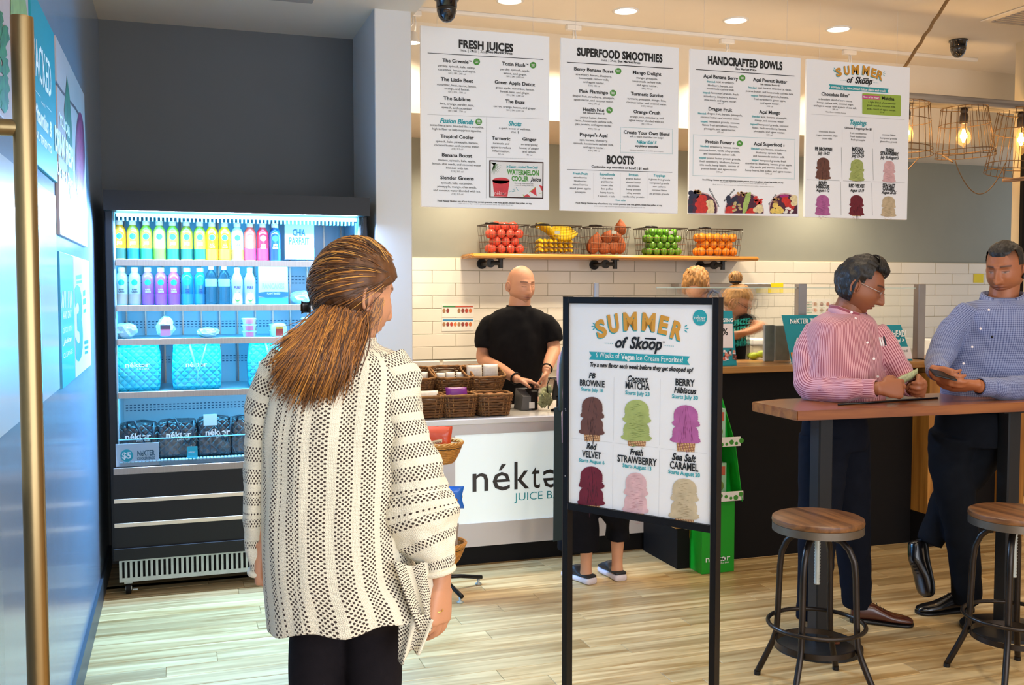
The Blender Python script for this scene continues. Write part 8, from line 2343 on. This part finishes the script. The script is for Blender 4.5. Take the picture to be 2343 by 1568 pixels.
# collar, placket, pocket with pens, buttons
def ringpts(c, ax_, rx, ry, n=40, z=lambda a: 0.0): return [c + ax_[0] * rx * math.sin(a) + ax_[1] * ry * math.cos(a) + Z3 * z(a) for a in [2 * math.pi * i / n for i in range(n + 1)]]
def collar(t, c, ax_, m, rx=0.078, ry=0.075, h=0.038, gap=0.35, fall=0.045):
    vs, fs, uv = [], [], []; n = 40
    for i in range(n + 1):
        a = gap + (2 * math.pi - 2 * gap) * i / n; fr = max(0, math.cos(a)); d_ = ax_[0] * math.sin(a) * rx + ax_[1] * math.cos(a) * ry
        tip = 1 + 0.5 * max(0, (math.cos(a) - 0.55) / 0.45)
        base = c + d_ - Z3 * 0.028 * fr; top = base + Z3 * h + d_ * 0.02; out = base + d_ * (0.22 + 0.30 * (tip - 1)) - Z3 * (0.006 + fall * (tip - 1) * 1.3)
        vs += [base, top, top + d_ * 0.08 - Z3 * 0.002, out]
    for i in range(n):
        for k in range(3): fs.append((i * 4 + k, (i + 1) * 4 + k, (i + 1) * 4 + k + 1, i * 4 + k + 1)); uv.append([(k * .01, i * .006), (k * .01, (i + 1) * .006), ((k + 1) * .01, (i + 1) * .006), ((k + 1) * .01, i * .006)])
    mb = M(); mb.add(vs, fs, uv); o = mb.build('collar', m, t, smooth=True); so = o.modifiers.new('t', 'SOLIDIFY'); so.thickness = 0.0025
collar(pm_.t, P(1940, 718, 0.0), tx, m_pst)
m_btn = mat('shirt_button', '#e8dcd8', 0.3)
def front_bits(f, t, L, m):
    k = M()
    for px, py, dd in L: c = f.P(px, py, dd); k.cyl(c, c - FH * 0.003, 0.0052, n=12)
    k.build('buttons', m_btn, t)
k = M()
for px, py in ((1984, 784), (1999, 821), (2008, 862), (1948, 715), (1957, 729)): c = P(px, py, -0.172 if py > 740 else -0.11); k.cyl(c, c - FH * 0.004, 0.0055, n=12)
k.build('buttons', m_btn, pm_.t)
k = M()
for px, col_ in ((2012, 0), (2017, 0), (2022, 0)): k.tube([P(px, 772, -0.168), P(px + 5, 792, -0.172)], 0.0035, 8)
k.build('pens', mat('pen_white', '#d8d4d0', 0.3), pm_.t); M().tube([P(2022, 770, -0.17), P(2027, 790, -0.174)], 0.004, 8).build('pens', m_black, pm_.t)
# hair
def pk_hair(x, y, z, th):
    hl = 0.058 + 0.02 * G(abs(x), 0.05, 0.02)
    if y > 0.035: return (0.020 + 0.01 * (y > 0.05)) * min(1, (z - hl) / 0.02) if z > hl else -0.01
    if -0.006 < y <= 0.035: return 0.016 * min(1, (z - 0.012) / 0.03) if z > 0.012 + (0.02 if y > 0.02 else -0.03 if y < 0.006 else 0) else -0.01
    return 0.017 * min(1, (z + 0.082) / 0.03) if z > -0.082 else -0.01
hair_cap(pm_.t, hcP, hx_, o_, pk_hair, m_hair_k, wave=0.006)
k = M(); rr = random.Random(31); r_, f_, u_ = hx_
for i in range(240):
    x0 = rr.uniform(-0.06, 0.06); zz = 0.062 + rr.uniform(-.004, .01); th0 = rr.uniform(-1.0, 1.0); pts = []
    for j in range(7):
        ph = 0.62 + j * 0.16; X_, Y_, Z_ = head_pt(th0 * (1 - j * 0.03), ph, o_); v = Vector((X_, Y_, Z_)); v += v.normalized() * (0.018 + 0.012 * math.sin(j / 6 * 3.1) + 0.003 * math.sin(i))
        pts.append(hcP + r_ * v.x + f_ * v.y + u_ * v.z)
    k.tube(pts, [0.001] + [0.0018] * 5 + [0.0005], 4)
k.build('combed_hair', m_hair_k, pm_.t, smooth=True)
# glasses
def glasses(t, c, ax_, m, s=1.0, w=0.024, hgt=0.016, th=0.0013, lens=True, dz=-0.004):
    r_, f_, u_ = ax_; o = M()
    for sd in (-1, 1):
        cc = c + r_ * sd * 0.032 * s + f_ * 0.104 * s + u_ * dz
        o.tube([cc + r_ * w * math.copysign(abs(math.cos(a)) ** 0.7, math.cos(a)) + u_ * hgt * math.copysign(abs(math.sin(a)) ** 0.7, math.sin(a)) - f_ * 0.006 * abs(math.cos(a)) for a in [2 * math.pi * i / 24 for i in range(24)]], th, 6, closed=True)
        o.tube([cc + r_ * sd * w + u_ * 0.006, cc + r_ * sd * (w + 0.020 * s) + u_ * 0.007 - f_ * 0.02, c + r_ * sd * 0.083 * s + f_ * 0.0 + u_ * 0.010, c + r_ * sd * 0.085 * s - f_ * 0.03 * s - u_ * 0.008], th * 1.2, 6)
    o.tube([c + r_ * 0.009 * s + f_ * 0.108 * s + u_ * dz, c + f_ * 0.112 * s + u_ * (dz + 0.004), c - r_ * 0.009 * s + f_ * 0.108 * s + u_ * dz], th, 6)
    return o.build('glasses', m, t, smooth=True)
glasses(pm_.t, hcP, hx_, mat('wire_rim', '#a9a4a0', 0.25, 1.0), 1.03)
# trousers, shoes, belt, keys
m_kn = M(); hipc = P(1925, 985, 0.02)
m_kn.loft([(Vector((q.x, q.y, 1.02)), tx[0] * .165, tx[1] * .125), (Vector((q.x, q.y, 0.95)), tx[0] * .18, tx[1] * .135), (Vector((q.x, q.y, 0.86)), tx[0] * .175, tx[1] * .135)], n=36)
for L_ in LEGS: m_kn.limb(L_, [0.115, 0.10, 0.082, 0.073, 0.068], n=28, k=6, fold=0.008, ff=14, seed=3)
remesh(m_kn, 'trousers', m_navyp, pm_.t, 0.009, 3)
o, lc = shoe(pm_.t, (la.x + 0.02, la.y + 0.05, 0), -FH * 0.95 + RT * 0.12, 0.28, m_brownl, m_black); lc.build('laces', m_black, o)
o, lc = shoe(pm_.t, (lb.x - 0.04, lb.y, 0), RT * 0.97 - FH * 0.25, 0.28, m_brownl, m_black); lc.build('laces', m_black, o)
kk = M(); kp = Vector((P(1856, 972, -0.02))); kk.tube([kp + RT * 0.012 * math.cos(a) + Z3 * 0.012 * math.sin(a) for a in [2 * math.pi * i / 16 for i in range(16)]], 0.0018, 5, closed=True)
for dx_ in (-0.014, 0.002, 0.016): kk.obox(kp + RT * dx_ - Z3 * 0.035, RT * 0.006, FH * 0.0012, Z3 * 0.022, 0.0008)
kk.obox(kp + RT * 0.03 - Z3 * 0.10, RT * 0.004, FH * 0.003, Z3 * 0.03, 0.001); kk.tube([kp + RT * 0.01, kp + RT * 0.026 - Z3 * 0.04, kp + RT * 0.03 - Z3 * 0.075], 0.0015, 5)
kk.build('keys', m_steel, pm_.t)
for k_ in range(3):
    c = P(2074 + k_ * 3, 865 - k_ * 2, -0.19 + k_ * 0.012); tt = thing('dollar_bill', v3(c), ['nearest', 'middle', 'farthest'][k_] + ' of the folded dollar bills held by the man in pink', 'bank note', 'dollar bills in his hands')
    b = bmesh.new(); bmesh.ops.create_grid(b, x_segments=8, y_segments=2, size=0.5)
    for v in b.verts: v.co = c + (RT * 0.9 + Z3 * 0.42).normalized() * (v.co.x * 0.085) + (Z3 * 0.8 - RT * 0.2 - FH * 0.4).normalized() * (v.co.y * 0.042) - FH * 0.006 * math.cos(v.co.x * 3)
    o = M().bm(b).build('note', m_bill, tt, smooth=True); so = o.modifiers.new('s', 'SOLIDIFY'); so.thickness = 0.001

# ======== man in a blue checked shirt looking at his phone
bl = Fig('person', 2270, 1300, 4.78, 'man in a blue checked shirt with earpiece looking at his phone, at the right edge', rootpx=(2222, 1300)); P = bl.P
hx_ = axes(226, 12, 0); tx = axes(200, 3); o_ = {'skin': '#a5643f', 's': 1.06, 'lip': '#86483a', 'haircol': '#17100c', 'stubble': 0.28, 'scalp': 0.55, 'open': 1, 'brow': 0.9, 'browt': 0.0042, 'w': 0.97}
hcQ = P(2300, 615, 0)
b = M(); b.limb([P(2292, 730, .04), P(2294, 700, .02), P(2300, 645, 0.01)], [0.085, 0.070, 0.066], n=20)
b.loft(bl.rings(tx, [(2290, 695, .13, .08, 0), (2283, 735, .19, .11, 0), (2270, 830, .17, .12, 0), (2235, 930, .14, .10, 0), (2226, 975, .11, .09, 0)]), n=24)
a1 = [P(2216, 722, 0.0), P(2172, 770, -0.03), P(2148, 826, -0.10), P(2142, 846, -0.22), P(2146, 858, -0.30)]
a2 = [P(2350, 722, 0.0), P(2385, 800, -0.02), P(2392, 882, -0.10), P(2310, 890, -0.24), P(2235, 884, -0.30)]
for am in (a1, a2): b.limb(am, [0.055, 0.05, 0.044, 0.038, 0.030], n=18)
hand(b, P(2140, 850, -0.27), RT * 0.45 - FH * 0.75 - Z3 * 0.25, RT * 0.6 + FH * 0.6 + Z3 * 0.2, -1, curl=(0.45, 0.5, 0.55, 0.6), s=1.05, thumb=0.7)
hand(b, P(2228, 882, -0.31), -RT * 1.0 - Z3 * 0.02 - FH * 0.05, Z3 * 0.75 + FH * 0.5, 1, curl=(0.35, 0.4, 0.45, 0.5), s=1.12, thumb=0.7)
q = bl.t.location; hipz = Vector((q.x, q.y, 0.90)); fB = PZ(2212, 1372, 0.07)
lA = [hipz + RT * 0.09, P(2225, 1060, 0.02), P(2178, 1130, 0.06), P(2150, 1190, 0.09), P(2126, 1243, 0.10)]
lB = [hipz - RT * 0.09, P(2175, 1060, 0.0), P(2190, 1160, -0.02), P(2205, 1260, -0.02), Vector((fB.x, fB.y, 0.075))]
for L_ in (lA, lB): b.limb(L_, [0.08, 0.07, 0.055, 0.045, 0.038], n=16)
finish_body(bl.t, b, (hcQ, hx_), o_)
m_chk = stripe_mat('blue_check', '#8690b4', '#343f6e', 0.0085, 'check', wd=0.42)
ts = M(); ts.loft(bl.rings(tx, [(2294, 680, .084, .08, 0), (2293, 687, .105, .092, 0), (2290, 695, .160, .110, 0), (2287, 712, .202, .128, 0), (2280, 765, .216, .148, 0), (2268, 830, .210, .153, 0), (2250, 890, .195, .150, 0), (2236, 945, .182, .145, 0)]), n=80, k=8, fold=0.014, ff=9, fz=0.9, seed=24, e=2.3, uscale=0.2)
arm_cloth(ts, a1, [.050, .068, .066, .058, .048, .040], 6, 0.35); arm_cloth(ts, a2, [.050, .068, .070, .066, .056, .042], 17, 0.6)
cloth(ts, 'shirt', m_chk, bl.t, 0.0065, 4)
cuff(bl.t, a1, m_chk, 0.041, 0.0, 0.6); cuff(bl.t, a2, m_chk, 0.042)
collar(bl.t, P(2294, 686, 0.0), tx, m_chk, rx=0.086, ry=0.084, gap=0.55, fall=0.06)
k = M()
for px, py in ((2262, 709), (2243, 752), (2224, 794), (2204, 832)): c = P(px, py, -0.165); k.cyl(c, c - FH * 0.004, 0.005, n=12)
k.build('buttons', m_btn, bl.t)
M().ball(P(2270, 771, -0.172), 0.006, 8, 6).build('pocket_emblem', m_black, bl.t)
def bl_hair(x, y, z, th):
    if y > 0.03: return 0.010 * min(1, (z - 0.068) / 0.012) if z > 0.066 + 0.015 * G(abs(x), 0.055, 0.015) else -0.01
    return 0.009 * min(1, (z - 0.02) / 0.06) if z > 0.02 else -0.01
hair_cap(bl.t, hcQ, hx_, o_, bl_hair, m_hair_k, wave=0.004)
r_, f_, u_ = hx_; ec = hcQ - r_ * 0.088 - f_ * 0.004 - u_ * 0.026
M().tube([ec - f_ * 0.01 + u_ * 0.012, ec + f_ * 0.004, ec + f_ * 0.032 - u_ * 0.014], [0.008, 0.008, 0.006], 10).build('earpiece', m_black, bl.t, smooth=True)
ph_ = thing('phone', v3(P(2158, 860, -0.36)), 'black phone held in both hands by the man in blue', 'phone')
k = M(); k.obox(P(2158, 858, -0.35), (RT * 0.95 - Z3 * 0.22).normalized() * 0.052, (FH * 0.95 + Z3 * 0.35).normalized() * 0.034, Z3 * 0.0042 + RT * 0.001, 0.0025); k.build('phone_body', m_black, ph_)
k = M(); k.loft([(Vector((q.x, q.y, 1.02)), tx[0] * .165, tx[1] * .12), (Vector((q.x, q.y, 0.94)), tx[0] * .178, tx[1] * .13), (Vector((q.x, q.y, 0.85)), tx[0] * .172, tx[1] * .13)], n=36)
for L_, rs in ((lA, [0.115, 0.10, 0.085, 0.072, 0.062]), (lB, [0.115, 0.10, 0.085, 0.075, 0.070])): k.limb(L_, rs, n=28, k=6, fold=0.008, ff=14, seed=7)
remesh(k, 'trousers', mat('trouser_slate', '#12151b', 0.9, var=0.12, scale=20, spec=0.1), bl.t, 0.009, 3)
o, lc = shoe(bl.t, (fB.x + 0.05, fB.y + 0.02, 0), -RT * 0.98 - FH * 0.15, 0.29, m_leather, m_black); lc.build('laces', m_black, o)
# crossed foot standing on its toe
hl_ = P(2112, 1222, 0.12); dv = (P(2124, 1340, 0.08) - hl_); 
hd_ = Vector((hl_.x, hl_.y, hl_.z - 0.03)); tgt = dv.normalized(); base_d = (-FH * 0.3 - RT).normalized(); rotm = base_d.rotation_difference(tgt).to_matrix()
o, lc = shoe(bl.t, v3(hd_), base_d, 0.27, m_leather, m_black, 1.0, rot=rotm); lc.build('laces', m_black, o)

# ======== staff woman with glasses and a top knot, behind the oak ledge
sw = Fig('person', 1690, 900, 6.7, 'staff woman with glasses and top knot in a black t-shirt, bending behind the oak ledge'); P = sw.P
hx_ = axes(112, 26, 0); tx = axes(140, 20); o_ = {'skin': '#d2946e', 's': 0.97, 'lip': '#b06a5c', 'haircol': '#8a6236'}
hcS = P(1686, 692, 0)
b = M(); b.limb([P(1668, 745, .03), P(1676, 715, .02)], [0.06, 0.055], n=18)
b.loft(sw.rings(tx, [(1665, 735, .10, .07, 0.02), (1668, 760, .16, .09, 0), (1670, 820, .14, .10, 0), (1672, 880, .15, .10, 0), (1675, 960, .14, .1, 0)]), n=24)
b.limb([P(1698, 740, 0.0), P(1718, 744, -0.05), P(1740, 746, -0.08), P(1722, 756, -0.14), P(1702, 762, -0.2)], [0.044, 0.040, 0.034, 0.028, 0.022], n=16)
b.limb([P(1640, 752, 0.0), P(1632, 800, -0.05), P(1650, 845, -0.2)], [0.048, 0.042, 0.028], n=16)
hand(b, P(1702, 763, -0.2), -RT * 0.8 - FH * 0.2 - Z3 * 0.2, -RT, 1, s=0.9); hand(b, P(1652, 846, -0.21), RT * 0.8 - FH * 0.3, -Z3, 1, s=0.9)
q = sw.t.location
for s_ in (-1, 1): b.limb([Vector((q.x + s_ * 0.09, q.y, 0.9)), Vector((q.x + s_ * 0.09, q.y, 0.06))], [0.075, 0.04], n=16)
finish_body(sw.t, b, (hcS, hx_), o_, 0.007)
ts = M(); ts.loft(sw.rings(tx, [(1667, 728, .075, .065, .02), (1667, 740, .13, .085, .01), (1669, 762, .178, .105, 0), (1670, 820, .160, .115, 0), (1672, 870, .165, .12, 0), (1674, 920, .17, .12, 0)]), n=56, k=6, fold=0.01, ff=12, seed=6)
ts.limb([P(1684, 738, 0.0), P(1704, 738, -0.02), P(1722, 744, -0.055)], [.055, .066, .060], n=28, k=5, ref=FH); ts.limb([P(1650, 742, 0.0), P(1638, 770, -0.02), P(1633, 795, -0.05)], [.06, .064, .058], n=28, k=5, ref=FH)
cloth(ts, 't_shirt', m_cloth_b, sw.t, 0.009)
SIGNS['tee'] = (sw.t, 'shirt_print'); c0 = P(1680, 765, -0.15); mtq = mat('print_aqua', '#1fd0c4', 0.5)
for i, (t_, w_) in enumerate((('JUICE', 0.15), ('THEY', 0.15), ('IT IS', 0.13), ('THEM', 0.15))):
    TQ.append((t_, 'B', P(1690, [744, 766, 780, 792][i], -0.135), RT * 0.97 + Z3 * 0.14, Z3, w_, [0.035, 0.05, 0.02, 0.032][i], mtq, 'tee', 0))
k = M(); k.loft([(Vector((q.x, q.y, 0.95)), RT * .15, FH * .11), (Vector((q.x, q.y, 0.80)), RT * .16, FH * .12)], n=28)
for s_ in (-1, 1): k.limb([Vector((q.x + s_ * 0.085, q.y, 0.86)), Vector((q.x + s_ * 0.09, q.y, 0.5)), Vector((q.x + s_ * 0.09, q.y, 0.05))], [.09, .07, .05], n=20)
k.build('trousers', m_charp, sw.t, smooth=True)
for s_ in (-1, 1): o, lc = shoe(sw.t, (q.x + s_ * 0.09, q.y + 0.05, 0), -FH, 0.25, m_leather); lc.build('laces', m_black, o)
m_hb = mat('hair_blonde', '#a87a42', 0.5, var=0.45, scale=90, bump=0.7, bscale=260, stretch=(1, 0.3, 0.3))
def sw_hair(x, y, z, th):
    if y > 0.02: return 0.010 * min(1, (z - 0.045) / 0.02) if z > 0.045 else -0.01
    return 0.011 * min(1, (z + 0.055) / 0.03) if z > -0.055 else -0.01
def bun(c, r_, n=26, seed=1):
    def ex(mb):
        rr = random.Random(seed)
        mb.ball(c, (r_ * 0.85, r_ * 0.85, r_ * 0.8), 14, 10)
        for i in range(n):
            ax1 = Vector((rr.uniform(-1, 1), rr.uniform(-1, 1), rr.uniform(-.4, .4))).normalized(); a1_ = ax1.orthogonal().normalized(); b1 = ax1.cross(a1_)
            mb.tube([c + (a1_ * math.cos(t) + b1 * math.sin(t)) * r_ * rr.uniform(0.95, 1.04) for t in [k_ * 0.42 for k_ in range(15)]], r_ * 0.13, 5, closed=True)
    return ex
hair_cap(sw.t, hcS, hx_, o_, sw_hair, m_hb, wave=0.004, extra=bun(P(1683, 636, 0.0), 0.042))
M().tube([P(1683, 645, 0) + RT * 0.032 * math.cos(a) + FH * 0.032 * math.sin(a) for a in [2 * math.pi * i / 20 for i in range(20)]], 0.009, 8, closed=True).build('hair_band', m_black, sw.t, smooth=True)
glasses(sw.t, hcS, hx_, mat('frame_tortoise', '#1d1512', 0.3), 0.95, th=0.0028)

# ======== second staff member, bent head only just above the poster stand
s2 = Fig('person', 1600, 900, 7.1, 'staff member with tousled blond hair and navy apron straps, head bowed, behind the poster stand'); P = s2.P
hx_ = axes(20, 40, 0); tx = axes(100, 20); o_ = {'skin': '#d8a07c', 's': 1.0, 'haircol': '#8a6236'}
hcT = P(1592, 650, 0.0)
b = M(); b.limb([P(1622, 705, .02), P(1606, 672, .01)], [0.06, 0.056], n=18)
b.loft(s2.rings(tx, [(1630, 700, .11, .08, 0), (1634, 730, .17, .10, 0), (1632, 800, .15, .10, 0), (1625, 900, .15, .10, 0)]), n=24)
for dd in (-0.15, 0.15): b.limb([P(1636, 725, dd), P(1618, 790, dd), P(1590, 820, dd)], [0.048, 0.04, 0.028], n=16); hand(b, P(1588, 821, dd), -RT * 0.9 - Z3 * 0.2, -Z3, 1, s=0.9)
q = s2.t.location
for s_ in (-1, 1): b.limb([Vector((q.x + 0.09, q.y + s_ * 0.09, 0.9)), Vector((q.x + 0.05, q.y + s_ * 0.09, 0.06))], [0.08, 0.04], n=16)
finish_body(s2.t, b, (hcT, hx_), o_, 0.009)
ts = M(); ts.loft(s2.rings(tx, [(1630, 697, .08, .07, 0), (1632, 706, .13, .09, 0), (1636, 728, .185, .115, 0), (1634, 800, .165, .12, 0), (1626, 900, .165, .12, 0), (1624, 1000, .16, .12, 0)]), n=48, k=5, cap=False, fold=0.008, seed=3); ts.build('t_shirt', mat('cotton_navy', '#2b3a55', 0.85), s2.t, smooth=True)
M().tube([P(1616, 700, -0.10), P(1620, 676, -0.05), P(1630, 664, 0.0), P(1646, 672, -0.06), P(1652, 700, -0.1)], 0.011, 8).build('apron_strap', mat('apron_blue', '#34466b', 0.8), s2.t, smooth=True)
k = M()
for s_ in (-1, 1): k.limb([Vector((q.x + 0.09, q.y + s_ * 0.085, 0.95)), Vector((q.x + 0.05, q.y + s_ * 0.09, 0.5)), Vector((q.x + 0.05, q.y + s_ * 0.09, 0.05))], [.10, .07, .05], n=20)
k.build('trousers', m_charp, s2.t, smooth=True)
for s_ in (-1, 1): o, lc = shoe(s2.t, (q.x + 0.09, q.y + s_ * 0.09, 0), -RT, 0.26, m_leather); lc.build('laces', m_black, o)
hair_cap(s2.t, hcT, hx_, o_, lambda x, y, z, th: 0.018 * min(1, (z + 0.07) / 0.03) if (z > -0.07 and y < 0.04) or z > 0.04 else -0.01, m_hb, wave=0.009, extra=bun(P(1584, 628, -0.05), 0.038, 18, 4))

# ======== customer hidden behind the poster stand: cropped black trousers, clogs, pink top
cu = Fig('person', 1370, 1100, 5.38, 'customer mostly hidden by the poster stand, black cropped trousers, clogs and a dusty pink top'); P = cu.P
tx = axes(-12); hx_ = axes(-10, 18); o_ = {'skin': '#d99b76', 's': 0.95, 'haircol': '#3a281e'}
hcC = P(1375, 738, -0.05)
b = M(); b.limb([P(1366, 800, .0), P(1370, 770, -0.02)], [0.06, 0.054], n=18)
b.loft(cu.rings(tx, [(1360, 790, .10, .07, 0), (1360, 812, .16, .09, 0), (1360, 880, .14, .10, 0), (1360, 960, .15, .11, 0), (1360, 1020, .16, .11, 0)]), n=24)
b.limb([P(1306, 820, 0), P(1302, 890, .05), P(1318, 930, .2)], [.046, .04, .026], n=16); b.limb([P(1425, 820, 0), P(1440, 890, .05), P(1420, 930, .2)], [.046, .04, .026], n=16)
hand(b, P(1319, 931, .21), FH + RT * 0.3, -Z3, -1, s=0.9); hand(b, P(1419, 931, .21), FH - RT * 0.3, -Z3, 1, s=0.9)
fl_, fr_ = PZ(1341, 1308, 0.06), PZ(1412, 1300, 0.06)
for fp_, px in ((fl_, 1335), (fr_, 1405)): b.limb([P(px, 1030, 0), P(px, 1130, 0), Vector((fp_.x, fp_.y, 0.32)), Vector((fp_.x, fp_.y, 0.12)), Vector((fp_.x, fp_.y, 0.03))], [.09, .06, .048, .031, .036], n=18)
finish_body(cu.t, b, (hcC, hx_), o_, 0.008)
hair_cap(cu.t, hcC, hx_, o_, lambda x, y, z, th: 0.014 * min(1, (z + 0.09) / 0.03) if (z > -0.09 and y < 0.03) or z > 0.055 else -0.01, m_hair_k, wave=0.004)
ts = M(); ts.loft(cu.rings(tx, [(1360, 786, .08, .07, 0), (1360, 796, .13, .09, 0), (1360, 815, .185, .11, 0), (1360, 880, .175, .125, 0), (1358, 950, .175, .135, 0), (1355, 1010, .18, .14, 0)]), n=48, k=6, cap=False, fold=0.012, seed=2); ts.build('top', mat('top_dusty_pink', '#b87672', 0.85, sheen=0.2), cu.t, smooth=True)
k = M(); k.limb([P(1318, 800, 0), P(1304, 822, -0.02), P(1298, 860, -0.03), P(1304, 905, 0.0)], [.05, .060, .058, .05], n=28, ref=FH, cap=False, fold=0.006); k.build('sleeve', MATS['top_dusty_pink'], cu.t, smooth=True)
k = M(); k.limb([P(1415, 800, 0), P(1430, 822, 0), P(1438, 860, 0), P(1440, 905, 0.05)], [.05, .062, .058, .05], n=28, ref=FH, cap=False, fold=0.006); k.build('sleeve', MATS['top_dusty_pink'], cu.t, smooth=True)
k = M()
k.loft(cu.rings(tx, [(1358, 985, .165, .125, 0), (1358, 1040, .19, .14, 0), (1358, 1085, .185, .14, 0)]), n=32)
for fp_, px, zb, bx in ((fl_, 1322, 0.185, -0.045), (fr_, 1408, 0.225, 0.0)): k.limb([P(px, 1060, 0), P(px - 3, 1150, -0.02), Vector((fp_.x + bx, fp_.y, zb + 0.10)), Vector((fp_.x + bx, fp_.y, zb))], [(.10, .10), (.11, .10), (.112 if bx else 0.068, .10), (.115 if bx else 0.068, .10)], n=28, k=6, ref=RT, fold=0.006)
remesh(k, 'cropped_trousers', m_charp, cu.t, 0.009, 3)
k = M(); k.prism([P(1268, 935, -0.12), P(1284, 930, -0.12), P(1290, 1235, -0.12), P(1266, 1240, -0.12)], FH * 0.03); k.build('coat_edge', mat('coat_green_black', '#1a2624', 0.85), cu.t)
M().tube([P(1291, 795, -0.10), P(1284, 835, -0.12), P(1282, 900, -0.12), P(1283, 940, -0.12)], 0.012, 8).build('bag_strap', mat('strap_green', '#2c3a38', 0.7), cu.t, smooth=True)
m_clog = mat('clog_black', '#1c1a1c', 0.6); m_csole = mat('clog_sole', '#d9cdd2', 0.5)
for fp_, dv in ((fl_, FH * 0.75 - RT * 0.55), (fr_, FH * 0.9 - RT * 0.35)):
    dv = dv.normalized(); l = Z3.cross(dv); h = Vector((fp_.x, fp_.y, 0)) - dv * 0.055
    def S2(a, w, z0, z1): c = h + dv * (a * 0.24) + Z3 * ((z0 + z1) / 2); return (c, l * w, Z3 * (z1 - z0) / 2)
    k = M(); k.loft([S2(0.0, 0.026, 0.002, 0.034), S2(0.06, 0.038, 0, 0.036), S2(0.35, 0.036, 0, 0.034), S2(0.7, 0.046, 0, 0.030), S2(0.93, 0.038, 0, 0.028), S2(1.0, 0.015, 0.004, 0.024)], n=20, k=3, e=4); o = k.build('clog_sole', m_csole, cu.t, smooth=True)
    k = M(); k.loft([S2(0.02, 0.030, 0.034, 0.046), S2(0.08, 0.036, 0.032, 0.052), S2(0.35, 0.037, 0.03, 0.055), S2(0.5, 0.041, 0.028, 0.085), S2(0.7, 0.045, 0.026, 0.07), S2(0.92, 0.036, 0.025, 0.045), S2(0.98, 0.016, 0.025, 0.032)], n=20, k=3, e=2.6); k.build('clog_upper', m_clog, o, smooth=True)
flush_text()
